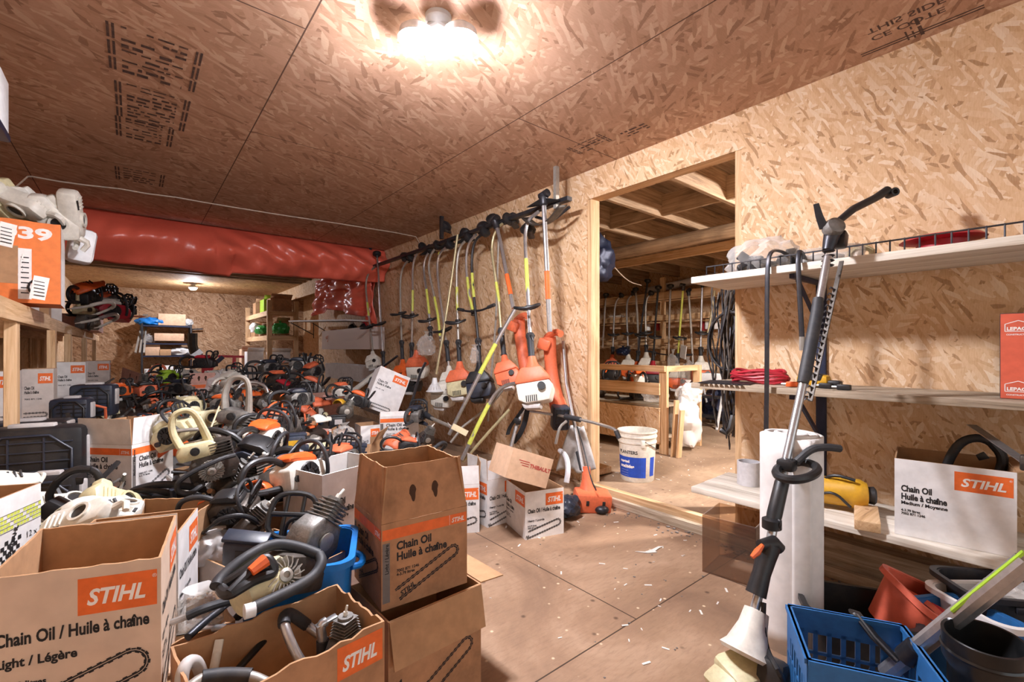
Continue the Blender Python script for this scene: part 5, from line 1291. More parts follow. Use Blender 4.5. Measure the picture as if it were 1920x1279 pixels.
TT = [
 ('star headed silver shaft at the inner end of the side room rack',[(1136,556,6.71),(1133,600,6.70),(1130,652,6.70)],'silver','bump',None,None),
 ('bent silver shaft with cream engine on the side room rack',[(1163,556,6.7),(1154,566,6.65),(1151,600,6.6),(1150,640,6.55),(1148,672,6.5)],'silver','bump','oc',None),
 ('bent silver shaft with white and orange engine on the side room rack',[(1186,552,6.7),(1176,562,6.65),(1175,590,6.6),(1177,635,6.55),(1178,672,6.5)],'silver','bump','wo',None),
 ('straight pale shaft with round black head beside the bent pair',[(1192,546,6.62),(1195,590,6.6),(1198,660,6.55)],'silver_dull','bump',None,None),
 ('dark shaft with a high black head and orange foot on the far rack',[(1214,530,6.62),(1208,570,6.6),(1200,630,6.55),(1194,685,6.5)],'steel_dark','bump','ok',None),
 ('bent grey shaft behind the dark shaft on the far rack',[(1219,552,6.7),(1211,562,6.65),(1210,600,6.6),(1212,668,6.55)],'silver_dull','bump','ww',None),
 ('black shaft with red topped engine on the far rack',[(1234,543,6.62),(1230,590,6.6),(1227,640,6.55),(1224,684,6.5)],'black','bump','rr',None),
 ('long silver shaft with handlebar, middle of the far rack',[(1257,540,6.62),(1255,600,6.6),(1254,660,6.55),(1253,715,6.5)],'silver','bump',None,.72),
 ('lime striped shaft with spiked head and tall white engine',[(1281,538,6.62),(1277,590,6.6),(1273,640,6.55),(1270,690,6.5)],'yellow_decal','gear','wo',None),
 ('silver shaft topped with a pale brush head on the far rack',[(1291,548,6.64),(1295,600,6.6),(1298,660,6.55),(1300,690,6.5)],'silver_dull','gear',None,None),
 ('silver shaft with blue black head and white engine near the chains',[(1317,536,6.62),(1315,590,6.6),(1314,640,6.55),(1314,676,6.5)],'silver','bump','wo',None),
 ('slanting pale shaft at the outer end of the far rack',[(1340,545,6.62),(1334,590,6.6),(1327,625,6.55)],'brass_tube','none',None,None)]
for lab,pts,col,hd,en,br in TT:
    trimmer(lab,pts,col=col,r=.016,head=hd,engine=en,es=1.25,loop_at=.62 if en else None,bar=(br,(.05,.75,.05)) if br else None,grip=(.82,.96) if en else None)
for k,(px,py,m_,lab) in enumerate(((1197,560,'orange','orange casing on the top board, inner side of the far rack'),(1258,556,'orange_soft','long orange casing on the top board, middle of the far rack'),(1287,553,'orange','small orange casing beside the spiked head'))):
    t = thing('trimmer_casing',lab,'casing',PX(px,py,7.0)); b = MB(); b.prism([(-.2,-.06),(.18,-.06),(.15,.03),(.0,.06),(-.16,.03)],.14,rot(z=-60),bev=.02); b.build('casing_shell',M[m_],t); b = MB(); b.box((0,-.03,.05),(.08,.06,.03),rot(z=-60),bev=.008); b.build('latch',M['black'],t)
for k,(px,py,m_,lab) in enumerate(((1232,612,'red','red can on the middle board of the far rack'),(1214,612,'white_clean','white bottle on the middle board of the far rack'),(1321,610,'red','second red can near the outer end of the far rack'))):
    t = thing('can',lab,'can',PX(px,620,6.98)); b = MB(); b.lathe([(0,0),(.05,0),(.05,.16),(.03,.19),(0,.19)],None,16); b.build('can_body',M[m_],t); b = MB(); b.cyl((0,0,.19),(0,0,.22),.025,12); b.build('cap',M['white_clean'],t)
b = MB(); b.cyl(PX(1240,611,7.0),PX(1310,608,7.0),.05,14); tag(b.build('cardboard_tube',M['kraft_pale']),'long pale cardboard tube lying on the far rack middle board','tube')
b = MB(); b.cyl(PX(1216,545,6.9),PX(1345,517,6.9),.06,16); tag(b.build('drain_pipe',M['grey_pipe']),'long pale grey pipe lying along the top of the far rack','pipe')
for k,(px,py,lab) in enumerate(((1157,608,'light carton on the inner middle board of the far rack'),(1338,605,'white jug by the slanting pale shaft'),)):
    t = thing('storage_box',lab,'box',PX(px,618,7.0)); b = MB(); b.box((0,0,.12),(.2,.22,.24),rot(z=15),bev=.02); b.build('box_body',M['kraft_pale' if k==0 else 'white_clean'],t); b = MB(); b.box((0,0,.245),(.21,.23,.02),rot(z=15),bev=.004); b.build('lid',M['white_plastic'],t)
for k,(px,py,m_,lab) in enumerate(((1290,715,'bag_clear','tinted bag hanging off the far rack beside the tall white engine'),(1262,700,'bag_clear','clear bag round the tall white engine'),(1168,660,'blue_steel','dark blue bundle behind the inner trimmers'))):
    bag(lab,PX(px,py,6.45),(.12,.1,.28 if k < 2 else .08),M[m_],40+k)
t = thing('paper_tag','big white tag on the middle of the far rack','tag',PX(1281,660,6.45)); b = MB(); b.box((0,0,0),(.01,.16,.2),rot(12,0,-30)); b.build('card',M['paper'],t); b = MB(); b.tube([(0,0,.1),(.03,.02,.2)],.003,5); b.build('string',M['paper'],t)
# saw chains, hose loop and post beside the doorway
pm = MB(); pm.plank((3.12,1.32,Z2),(3.12,1.32,2.37),.085,.085); struct(pm.build('trim_20',M['lum_z']))
b = MB(); 
for k in range(44):
    x, y = 2.98+rnd.gauss(0,.030), 1.40+rnd.gauss(0,.042); z0 = 1.54-rnd.uniform(0,.1); z1 = rnd.uniform(.95,.45); w = rnd.uniform(.01,.035); ph = rnd.uniform(0,6)
    pts = []
    for i in range(31):
        f = i/30; pts.append((x+.010*math.sin(ph+f*9)+w*.3*math.sin(math.pi*f),y+w*math.sin(math.pi*f)+.012*math.sin(ph*2+f*12),z0+(z1-z0)*f))
    rs = [.0072 if i%2 else .0042 for i in range(31)]
    b.mi = rnd.choice((0,0,1,2)); b.tube(pts,rs,5)
o = b.build('hanging_chain',[M['steel_dark'],M['dirty_metal'],M['dirty_metal']]); stuff(o); tag(o,'thick bunch of saw chains hung beside the doorway in the side room','chain')
b = MB(); c0 = PX(1368,640,2.95); b.mi = 0
for k in range(3):
    r_ = .15+.006*k; b.tube([c0+V((.02*k,-r_*math.cos(a)*.95,r_*1.25*math.sin(a))) for a in [2*math.pi*j/26 for j in range(26)]],.0075,8,closed=True,smooth=1)
tag(b.build('black_hose',M['rubber']),'black hose coiled in a big loop over the chains','hose')
b = MB(); b.tube([PX(1372,800,2.98),PX(1376,770,2.98),PX(1366,815,2.9),PX(1352,806,2.9)],.02,8,smooth=1); tag(b.build('boot_pipe',M['pipe']),'black bent pipe foot below the hanging chains','pipe')
b = MB(); b.bar((3.5,3.12,2.40),(3.5,2.96,2.0),.02,.02); tag(b.build('jacket_hook',M['steel_dark']),'steel hook holding the navy jacket under the joists','hook')
bag('navy jacket hung from the joists behind the doorway post',V((3.5,2.92,1.95)),(.16,.13,.24),M['blue_steel'],50,name='jacket',tie=False)
b = MB(); b.tube([V((3.5,2.85,2.2)),V((3.6,2.9,2.0)),V((4.2,3.1,1.85)),V((4.9,3.4,1.9))],.005,6,smooth=2); tag(b.build('extension_wire',M['cable']),'pale wire drooping from the joists behind the doorway post','wire')
b = MB(); b.plank((3.0,2.45,.09),(3.08,3.8,.10),.05,.2); tag(b.build('floor_plank',M['lum_y']),'pale plank lying on the side room floor behind the bucket','plank')
# ================================================================ shelves and things at the near end of the partition wall
def board(label, z0, z1, ya, yb, x0, x1, m, name='shelf_board'):
    b = MB(); n = 3; w = (x1-x0)/n
    for i in range(n): b.box((x0+w*(i+.5),(ya+yb)/2+.004*i,(z0+z1)/2),(w-.001,yb-ya,z1-z0),bev=.003)
    o = b.build(name,M[m]); return tag(o,label,'shelf')
board('top whitewashed shelf board along the partition wall',1.452,1.486,-.95,1.285,2.30,2.745,'board_white')
board('middle weathered shelf board along the partition wall',.893,.922,-.95,1.285,2.30,2.745,'board_grey')
board('lowest whitewashed shelf board along the partition wall',.335,.366,-.95,1.285,2.30,2.745,'board_white')
t = thing('shelf_bracket','blue black steel wall uprights with diagonal arms under the shelf boards','bracket',PX(1540,700,2.74)); A0 = t.location.copy(); yb_ = A0.y
for y in (yb_,yb_-1.1):
    b = MB(); b.box((0,y-yb_,.84-A0.z),(.02,.045,1.25),bev=.003); b.build('upright',M['blue_steel'],t)
    for z in (1.45,.89,.333):
        b = MB(); b.bar((-.01,y-yb_,z-.012-A0.z),(-.40,y-yb_,z-.012-A0.z),.02,.02); b.bar((-.01,y-yb_,z-.25-A0.z),(-.33,y-yb_,z-.02-A0.z),.012,.02); b.build('arm',M['blue_steel'],t)
# wire panel on the top shelf
t = thing('wire_panel','black wire mesh edge lying along the top shelf board','wire mesh',(2.36,.2,1.487)); b = MB()
for z in (.004,.052): b.tube([(0,-1.1,z),(0,1.03,z)],.0035,6)
for k in range(48): b.tube([(0,-1.1+.0453*k,.002),(0,-1.1+.0453*k,.056)],.003,5)
for xx in (.08,.16): b.tube([(xx,-1.1,.004),(xx,1.03,.004)],.003,5)
for k in range(24): b.tube([(0,-1.1+.09*k,.003),(.2,-1.1+.09*k,.003)],.0025,5)
b.build('mesh_wire',M['steel_dark'],t)
# two bent steel bars hooked over the top shelf
for pts,r_,lab in (([(1478,478,2.5),(1462,470,2.42),(1447,470,2.3),(1440,486,2.275),(1438,540,2.27),(1438,700,2.27),(1436,830,2.27)],.011,'long bent flat steel bar hooked over the top shelf'),
                   ([(1520,508,2.6),(1510,488,2.45),(1500,468,2.3),(1496,480,2.275),(1498,530,2.27),(1502,600,2.27),(1504,640,2.27)],.0105,'shorter bent steel bar hooked over the top shelf')):
    W = [PX(*p) for p in pts]; t = thing('hook_bar',lab,'bar',W[-1]); b = MB(); b.tube([w-W[-1] for w in W],r_,8,smooth=1,flat=.6); b.build('bent_bar',M['steel_dark'],t)
    b = MB(); b.cyl((0,0,-.04),(0,0,.02),r_*1.15,8); b.build('bar_end',M['silver_dull'],t)
# on the top shelf
bag('clear bag of black parts on the end of the top shelf',V((2.53,1.02,1.575)),(.10,.17,.10),M['bag_clear'],61,tie=False)
b = MB()
for k in range(14):
    p = V((2.52+rnd.uniform(-.06,.06),1.0+rnd.uniform(-.12,.12),1.52+rnd.uniform(0,.06))); b.box(p,(.05,.07,.03),rot(rnd.uniform(0,90),rnd.uniform(0,90),rnd.uniform(0,180)),bev=.006)
o = b.build('rubber_bits',M['black']); stuff(o); tag(o,'black rubber parts inside the clear bag on the top shelf','rubber bits')
t = thing('clamshell_pack','clear clamshell tray holding white round parts on the top shelf','tray',V((2.50,.70,1.488)))
bin_mesh(.2,.24,.075,.9,0.0).build('tray_shell',M['bag_clear'],t); b = MB(); b.lathe([(0,.01),(.07,.01),(.08,.045),(.05,.06),(0,.062)],Matrix.Translation((0,.03,0)),20); b.build('round_part',M['white_clean'],t)
t = thing('cable_reel','red cable reel lying flat on the top shelf','reel',V((2.55,.33,1.49))); b = MB(); b.lathe([(.05,0),(.13,0),(.135,.012),(.08,.018),(.08,.05),(.135,.056),(.12,.068),(.05,.068)],None,24,close=True); b.build('drum',M['red'],t)
b = MB(); b.tube([(.13,.05,.03),(.1,.15,.02),(.02,.2,.008)],.008,8,smooth=1); b.build('cable_end',M['red'],t)
t = thing('metal_bracket','small brass coloured loop bracket on the top shelf behind the pole hedge cutter','bracket',V((2.55,.60,1.49))); b = MB(); b.tube([(0,-.04,0),(0,-.04,.07),(0,.04,.07),(0,.04,0)],.012,8,smooth=1); b.build('loop',M['brass_tube'],t); b = MB(); b.box((0,0,.006),(.05,.14,.012)); b.build('foot_plate',M['steel_dark'],t)
# on the middle shelf
t = thing('jumper_cable','red cable bundle coiled on the middle shelf end','cable',V((2.50,1.02,.925))); b = MB()
for k in range(5): b.tube([(.05*math.cos(a)*(1+.1*k),.13*math.sin(a)*(1+.08*math.sin(k)),.012+.012*k+.008*math.sin(3*a+k)) for a in [2*math.pi*j/18 for j in range(18)]],.008,7,closed=True)
b.build('coil',M['red'],t); b = MB(); b.tube([(.02,.1,.03),(.04,.0,.075),(.03,-.12,.04)],.009,7,smooth=1); b.build('clamp_handle',M['red'],t)
t = thing('tape_measure','yellow and black tape tool lying on the middle shelf','tool',V((2.46,.76,.923))); b = MB(); b.box((0,0,.03),(.07,.13,.055),bev=.016); b.build('tool_shell',M['yellow'],t); b = MB(); b.box((0,0,.045),(.075,.09,.035),bev=.01); b.box((0,-.08,.02),(.05,.06,.03),bev=.008); b.build('rubber_cover',M['black'],t)
for k,(x,y) in enumerate(((2.40,.83),(2.42,.70),(2.38,.62))):
    t = thing('plastic_plug',('orange plug lying beside the yellow tape tool','small black plug in front of the yellow tape tool','dark plug near the pole on the middle shelf')[k],'plug',V((x,y,.923))); b = MB(); b.box((0,0,.012),(.03,.05,.024),bev=.005); b.build('plug_body',M['orange' if k==0 else 'black'],t); b = MB(); b.cyl((0,.025,.012),(0,.045,.012),.005,8); b.build('pin',M['silver'],t)
t = thing('metal_plate','dark thin saw plate lying over the middle shelf end','plate',V((2.42,1.14,.924))); b = MB(); b.box((0,0,.002),(.22,.24,.004),rot(z=12)); b.build('plate_sheet',M['steel_dark'],t)
b = MB()
for k in range(9): b.prism([(-.012,0),(.012,0),(.0,.026)],.003,Matrix.Translation((-.135,-.12+.026*k,.0)) @ rot(0,0,90) @ rot(90,0,0))
b.build('saw_tooth',M['steel_dark'],t)
M['dark_print'] = mat('dark_blue_print','#2c2f3c',.6,amount=.1)
t = thing('cartridge_carton','tall orange sealant carton standing on the middle shelf','carton',M=Matrix.Translation((2.43,.118,.923)) @ rot(z=-86))
b = MB(); b.box((.08,.09,.153),(.24,.2,.306)); b.build('body',M['dark_print'],t)
b = MB(); F = Matrix.Translation((-.04,-.0105,0)); rect(b,F,.001,.001,.088,.304,1); b.build('orange_panel',[M['ink'],M['terracotta']],t)
b = MB()
for z,hh in ((.245,1),(.03,1)):
    for q in (((.012,z-.004),(.076,z-.004)),((.012,z-.004),(.012,z+.022)),((.076,z-.004),(.076,z+.022)),((.012,z+.022),(.044,z+.034)),((.044,z+.034),(.076,z+.022))):
        p0, p1 = V((q[0][0],-.0012,q[0][1])), V((q[1][0],-.0012,q[1][1])); d = (p1-p0).normalized(); m_ = V((-d.z,0,d.x))*.0012
        f = b.bm.faces.new([b.bm.verts.new(F @ x) for x in (p0+m_,p1+m_,p1-m_,p0-m_)]); f.material_index = 2
    put_text(b,'LEPAGE',F,.016,z,.016,bold=.04,mi=2,width=.056,lift=.0012); put_text(b,'CONSTRUCTION',F,.015,z-.018,.007,bold=.03,mi=2,width=.058,lift=.0012)
b.build('printed_lettering',INKS,t)
b = MB(); rect(b,F,.09,.27,.13,.304,2,.0009); b.build('torn_label',INKS,t)
# on the lowest shelf
t = thing('pipe_offcut','short pale grey pipe ring standing on the lowest shelf end','pipe',PZ(1404,908,.367)); b = MB(); b.lathe([(.050,0),(.058,0),(.058,.125),(.050,.125)],None,30,close=True); b.build('pipe_wall',M['grey_pipe'],t); b = MB(); b.tube([(.06,-.02,.05),(.085,-.03,.045),(.085,-.02,-.0)],.012,8,smooth=1); b.build('hose_clip',M['black'],t)
t = thing('yellow_blower','dusty yellow motor unit with black cap lying on the lowest shelf','motor',PX(1562,918,2.5)+V((0,0,-.005))); Mx = rot(z=20) @ rot(y=0) @ RXP
b = MB(); b.lathe([(.0,-.16),(.05,-.16),(.062,-.12),(.062,.06),(.066,.07),(.066,.10),(.052,.125),(.03,.13),(0,.13)],Mx,20); b.build('motor_body',M['yellow'],t)
b = MB(); b.lathe([(.0,.125),(.036,.125),(.04,.15),(.03,.158),(0,.15)],Mx,18); b.build('end_cap',M['black'],t)
b = MB(); b.tube([Mx@V((.0,-.05,.02))+V((-.02,.08,.06)),V((-.03,.0,.085)),V((-.02,-.09,.07))],.007,8,smooth=2); b.tube([V((-.06,.06,-.03)),V((-.075,-.02,.02)),V((-.05,-.08,-.045))],.006,8,smooth=2); b.build('cord',M['black'],t)
t = thing('wood_block','short lumber offcut lying across the lowest shelf','wood block',V((2.40,.545,.367))); b = MB(); b.box((0,0,.02),(.26,.085,.04),rot(z=14),bev=.003); b.build('block',M['lum_x'],t); b = MB(); b.cyl((.05,.01,.038),(.05,.01,.0405),.008,8); b.build('knot',M['kraft_dark'],t)
t = put('tank:black',V((2.52,.27,.645)),(0,-20,100),.78,'black saw handle sticking out of the oil box on the lowest shelf')
t = thing('toothed_blade','thin bright saw blade poking out above the shelf oil box','blade',V((2.45,.17,.66))); A0 = t.location.copy(); b = MB(); b.bar(PX(1822,797,2.55)-A0,PX(1925,868,2.25)-A0,.03,.003); b.build('blade_strip',M['silver'],t); b = MB(); b.box(PX(1925,868,2.25)-A0,(.04,.03,.05),bev=.006); b.build('blade_tang',M['dirty_metal'],t)
# foam roll and acrylic box on the floor
t = thing('foam_roll','tall roll of white foam sheet standing on the floor before the shelves','foam roll',V((1.90,.665,.0)),rz=-20)
b = MB(); prof = []
def spiral(u,v):
    a = u*2*math.pi*4+.7; r_ = .040+.064*u+.0015*math.sin(a*3); return (r_*math.cos(a),r_*math.sin(a),v*.785+.006*math.sin(a*.5)*v)
b.grid(spiral,150,10); b.build('rolled_sheet',M['styro'],t,solid=.013)
b = MB(); b.grid(lambda u,v:(.104*math.cos(-2.4+.5*u)+.0-.0*u,.106*math.sin(-2.4+.5*u)-.012*u+.0,v*.778),6,8); b.build('loose_edge',M['styro'],t,solid=.005)
t = thing('acrylic_box','smoky clear acrylic box standing behind the foam roll','acrylic box',PZ(1395,1085,.0)+V((.05,.06,0)),rz=8)
b = MB()
for c_,d_ in (((0,-.12,.14),(.24,.004,.28)),((-.12,0,.14),(.004,.24,.28)),((.12,0,.14),(.004,.24,.28)),((0,.12,.14),(.24,.004,.28))): b.box(c_,d_)
b.build('panel',M['acrylic'],t); b = MB(); b.box((0,0,.004),(.23,.23,.006)); b.build('base_panel',M['acrylic'],t)
# pole hedge cutter
def pp(px,py,t_): return P(px,py,t_)
base = P(1420,1268,1.42); base.z = 0
t = thing('pole_hedge_cutter','long pole hedge cutter leaning up against the top shelf','hedge cutter',base); A0 = base
Q = lambda x,y,t_: P(x,y,t_)-A0
S = [(1408,1168,1.45),(1424,1108,1.475),(1440,1040,1.52),(1470,880,1.60),(1500,745,1.68),(1530,600,1.78),(1552,480,1.86)]
b = MB(); b.tube([Q(*p) for p in S],.0145,14); b.build('shaft',M['silver'],t)
b = MB(); b.tube([Q(1505,718,1.695),Q(1510,700,1.70),Q(1532,585,1.785),Q(1534,560,1.80)],[.019,.022,.022,.0185],14); b.build('upper_sleeve',M['rubber'],t)
b = MB(); b.tube([Q(1448,985,1.55),Q(1452,965,1.56),Q(1466,905,1.59),Q(1468,898,1.595)],[.021,.024,.023,.02],14); b.lathe([(.02,-.02),(.03,-.015),(.03,.015),(.02,.02)],Matrix.Translation(Q(1447,982,1.55)),16); b.build('lower_sleeve',M['black'],t)
b = MB(); b.tube([Q(1459,975,1.53),Q(1464,978,1.52),Q(1463,988,1.52),Q(1452,990,1.535)],.004,6,closed=True,smooth=1); b.build('carry_ring',M['black'],t)
b = MB(); ctr = Q(1475,872,1.585)
b.tube([ctr+V((-.012+.105*math.cos(a)*.9,-.035+.055*math.sin(a),.012*math.cos(a)-.01)) for a in [2*math.pi*k/14 for k in range(14)]],.0145,9,closed=True,smooth=1); b.box(ctr,(.05,.055,.04),bev=.01); lh = b.build('loop_handle',M['black'],t)
b = MB(); b.tube([ctr+V((.03,-.02,.01)),ctr+V((.075,-.05,.055)),ctr+V((.11,-.085,.062)),ctr+V((.15,-.115,.055))],.013,9,smooth=2); b.build('barrier_bar',M['rubber'],lh)
b = MB(); b.tube([Q(1417,1115,1.46),Q(1428,1075,1.475),Q(1436,1045,1.49),Q(1442,1022,1.50)],[.031,.027,.031,.036],14); b.tube([Q(1425,1022,1.48),Q(1450,1018,1.5),Q(1462,1030,1.5)],[.016,.024,.02],12); g = b.build('control_handle',M['black'],t)
b = MB(); b.tube([Q(1430,1022,1.465),Q(1420,1035,1.455),Q(1410,1045,1.45)],[.006,.011,.007],8); b.build('trigger',M['orange'],g)
b = MB(); Tm = Matrix.Translation(Q(1402,1212,1.43)) @ frame_z(Q(1440,1040,1.52)-Q(1408,1168,1.45)); b.lathe([(.03,.11),(.036,.108),(.042,.06),(.062,.0),(.078,-.02),(.07,-.03),(0,-.03)],Tm,22); b.build('clutch_cone',M['white_plastic'],t)
b = MB()
for k in range(6):
    a = R(-125+13*k); p = Tm@V((.052*math.cos(a),.052*math.sin(a),.03)); q = Tm@V((.043*math.cos(a),.043*math.sin(a),.062)); b.bar(p,q,.005,.006)
b.build('cooling_slot',M['black'],t)
b = MB(); b.box(Q(1404,1265,1.42),(.17,.13,.10),rot(8,-8,-25),bev=.022); b.box(Q(1362,1275,1.40),(.10,.10,.05),rot(0,-30,-25),bev=.015); b.build('engine_cover',M['cream'],t)
b = MB(); b.tube([Q(1432,1130,1.45),Q(1430,1180,1.42),Q(1440,1225,1.40),Q(1462,1262,1.27),Q(1475,1290,1.37)],.0075,8,smooth=2); b.build('fuel_hose',M['black'],t)
b = MB(); b.box(Q(1450,1262,1.36),(.07,.08,.08),rot(0,20,0),bev=.02); b.build('muffler_guard',M['black'],t)
b = MB(); b.ball(Q(1560,440,1.88),(.035,.03,.045)); b.tube([Q(1552,470,1.87),Q(1556,455,1.875),Q(1560,440,1.88)],[.02,.026,.03],14)
for k in range(4): b.lathe([(.019,-.004),(.024,0),(.019,.004)],Matrix.Translation(Q(1551.5+.8*k,498-9*k,1.857+.004*k)),14,close=True)
b.box(Q(1575,450,1.89),(.05,.05,.07),rot(0,20,0),bev=.012); b.build('gear_box',M['steel_dark'],t)
b = MB(); b.lathe([(.012,.03),(.034,.025),(.04,.0),(.034,-.02),(0,-.025)],Matrix.Translation(Q(1562,428,1.87)) @ rot(70,0,-40),18); b.build('gear_cover',M['grey_cast'],t)
b = MB(); b.tube([Q(1572,415,1.9),Q(1600,392,1.92),Q(1640,372,1.94),Q(1664,357,1.95)],[.014,.016,.016,.019],12); b.lathe([(.010,-.02),(.018,-.02),(.018,.02),(.010,.02)],Matrix.Translation(Q(1672,362,1.95)) @ rot(90,0,-40),14,close=True); b.build('adjusting_handle',M['black'],t)
b = MB(); b.tube([Q(1545,428,1.88),Q(1536,405,1.87),Q(1530,382,1.86)],[.02,.016,.012],8,flat=.5); b.build('pivot_lever',M['black'],t)
p0, p1 = Q(1578,490,1.90), Q(1519,752,1.735); d = (p1-p0); dn = d.normalized(); sd = dn.cross(V((_s,_c,0))).normalized()
b = MB(); b.bar(p0,p1,.016,.006); b.build('blade_bar',M['dirty_metal'],t)
b = MB()
for k in range(19):
    c_ = p0+d*(.22+.78*k/18)
    for s_ in ((1,) if k%1==0 else ()):
        b.tube([c_-sd*.004*s_,c_-sd*.02*s_-dn*.004,c_-sd*.024*s_+dn*.008],[.007,.005,.0025],6,flat=.4)
b.build('cutting_tooth',M['steel_dark'],t)
# milk crate
ca, cb, cc = PZ(1478,1134,.335), PZ(1512,1228,.335), PZ(1690,1172,.335)
ex, ey = (cc-ca).normalized(), (ca-cb); ey = V((-ex.y,ex.x,0)); CRATE_W, CRATE_D = .275, .26
cm = ca+ex*CRATE_W/2-ey*CRATE_D/2
CRATE_M = Matrix.Translation((cm.x,cm.y,0)) @ Matrix.Rotation(math.atan2(ex.y,ex.x),4,'Z')
t = thing('milk_crate','blue lattice milk crate on the floor in front of the foam roll','crate',M=CRATE_M); W_,D_,H_ = CRATE_W,CRATE_D,.335
b = MB(); b.box((0,0,.008),(W_-.01,D_-.01,.012)); b.build('base',M['blue_crate'],t)
for k in range(4):
    L_ = W_ if k%2==0 else D_; off = D_/2 if k%2==0 else W_/2; Fm = rot(z=90*k) @ Matrix.Translation((-L_/2,-off,0)); b = MB()
    B = lambda x0,z0,x1,z1,th=.006: b.box(Fm@V(((x0+x1)/2,.0,(z0+z1)/2)),(x1-x0,th,z1-z0),rot(z=90*k))
    B(0,0,L_,.03); B(0,H_-.07,L_,H_); B(0,H_-.012,L_,H_,.016); B(0,.1,L_,.112); B(0,H_-.13,.05,H_-.07); B(L_-.05,H_-.13,L_,H_-.07); B(.05,H_-.13,L_-.05,H_-.122)
    for i in range(9):
        x = L_*(i+.0)/8; B(max(0,x-.006),0,min(L_,x+.006),H_-.06)
    for i in range(8): b.bar(Fm@V((L_*i/8,0,.03)),Fm@V((L_*(i+1)/8,0,.10)),.005,.006); b.bar(Fm@V((L_*(i+1)/8,0,.112)),Fm@V((L_*i/8,0,H_-.13)),.005,.006)
    b.build('side_lattice',M['blue_crate'],t)
t = thing('black_strap_handle','black grooved handle strip leaning in the milk crate','handle',P(1640,1200,1.27)); A0 = t.location.copy(); Q = lambda x,y,t_: P(x,y,t_)-A0
b = MB(); b.tube([Q(1597,1148,1.33),Q(1605,1150,1.33),Q(1640,1195,1.27),Q(1685,1240,1.22)],[.014,.018,.018,.014],8,flat=.5); b.build('strip',M['black'],t); b = MB(); b.tube([Q(1607,1152,1.315),Q(1640,1195,1.255),Q(1683,1240,1.205)],.004,6); b.build('groove',M['rubber'],t)
trimmer('silver tube with lime stripe leaning over the milk crate from the shelf side',[(P(1925,1052,1.05),),(P(1840,1120,1.10),),(P(1722,1215,1.20),),(P(1662,1262,1.27),)],r=.022,head='none',smooth=0,name='telescopic_pole',cat='pole')
A0 = P(1662,1262,1.27); b = MB(); b.tube([P(1925,1052,1.05)-A0+V((-.006,.004,.0215)),P(1840,1120,1.10)-A0+V((-.006,.004,.0215)),P(1790,1161,1.135)-A0+V((-.006,.004,.0215))],.010,6,flat=.5); b.build('lime_stripe',M['lime'],bpy.context.scene.objects['telescopic_pole'])
p0 = P(1712,1222,1.205); t = thing('pole_clamp','black and chrome clamp on the lower end of the striped silver tube','clamp',p0); b = MB(); d = (P(1722,1215,1.20)-P(1662,1262,1.27)).normalized()
b.tube([-d*.03,d*.02],.027,12); b.build('collar',M['steel_dark'],t); b = MB()
for k in range(4): o_ = V((.0,0,.012*k-.018)); b.cyl(-d*.02+o_,-d*.12+o_*1.3,.006,8)
b.build('chrome_rod',M['silver'],t)
# terracotta planter boxes, tubs and pot in the corner
t = thing('plastic_planter','terracotta window planter tipped over behind the milk crate','planter',M=Matrix.Translation(P(1700,1175,1.56)+V((0,0,-.03))) @ rot(z=-30) @ rot(x=20,y=25)); bin_mesh(.30,.20,.16,.8,.012).build('planter_shell',M['terracotta'],t); b = MB(); b.box((0,-.108,.15),(.22,.01,.012)); b.build('rim_lip',M['terracotta'],t)
for k in range(4):
    t = thing('roof_tile_tray',('red tray nearest the terracotta planter','second red tray from the planter','third red tray from the planter','outermost red tray beside the black pot')[k],'tray',M=Matrix.Translation(P(1738+16*k,1165+9*k,1.55-.01*k)) @ rot(z=-35) @ rot(y=58)); bin_mesh(.18,.14,.02,.9,.006).build('tray_shell',M['red' if k%2 else 'terracotta'],t); b = MB(); b.box((0,0,.01),(.02,.1,.012),bev=.003); b.build('rib',M['red'],t)
def tub(label, px, py, z, w, d, h, m, rz=0, name='storage_tub', lid=None):
    p = PZ(px,py,z+h); p.z = z; t = thing(name,label,'tub',p,rz=rz); bin_mesh(w,d,h,.85,.014).build('tub_shell',M[m],t); b = MB(); b.box((0,-d/2-.016,h-.03),(.10,.012,.02),bev=.003); b.build('grip_tab',M[m],t); return t
tub('dark tub on the floor between the foam roll and the wall boards',1600,1128,.0,.30,.24,.24,'black',-61)
tub('blue tub hidden behind the milk crate and the black pot',1812,1150,0,.20,.20,.28,'blue_crate',-30)
tub('clear white storage bin under the lowest shelf',1880,1130,.0,.26,.26,.30,'bag_white',-40)
tub('dark grey tray under the shelf corner behind the clear bin',1880,1095,.0,.3,.2,.32,'steel_dark',-50)
t = thing('black_pipe','wide black pipe standing upright at the lower corner by the crate','pipe',P(1848,1192,1.08)+V((0,0,-.43)),rz=0); b = MB(); b.lathe([(.058,.0),(.064,0),(.064,.36),(.074,.38),(.074,.44),(.068,.44),(.06,.37)],rot(0,-4,0),34,close=True); b.build('pipe_wall',M['pipe'],t); b = MB(); b.lathe([(.0745,.40),(.077,.405),(.0745,.41)],rot(0,-4,0),34,close=True); b.build('bead',M['pipe'],t)
carton('open kraft carton with raised flap beside the black pipe',Matrix.Translation((2.05,-.12,0)) @ rot(z=-25),.22,.24,.30,'kraft',flaps={'F':(.10,25),'L':(.12,20)})
bag('milky bag with orange bits on the clear bin',P(1895,1108,1.52),(.07,.06,.035),M['bag_clear'],71,tie=False)
b = MB(); b.tube([(2.72,-.9,.10),(2.72,.9,.10)],.008,6); tag(b.build('floor_cable',M['black']),'black cable lying along the wall below the lowest shelf','cable')
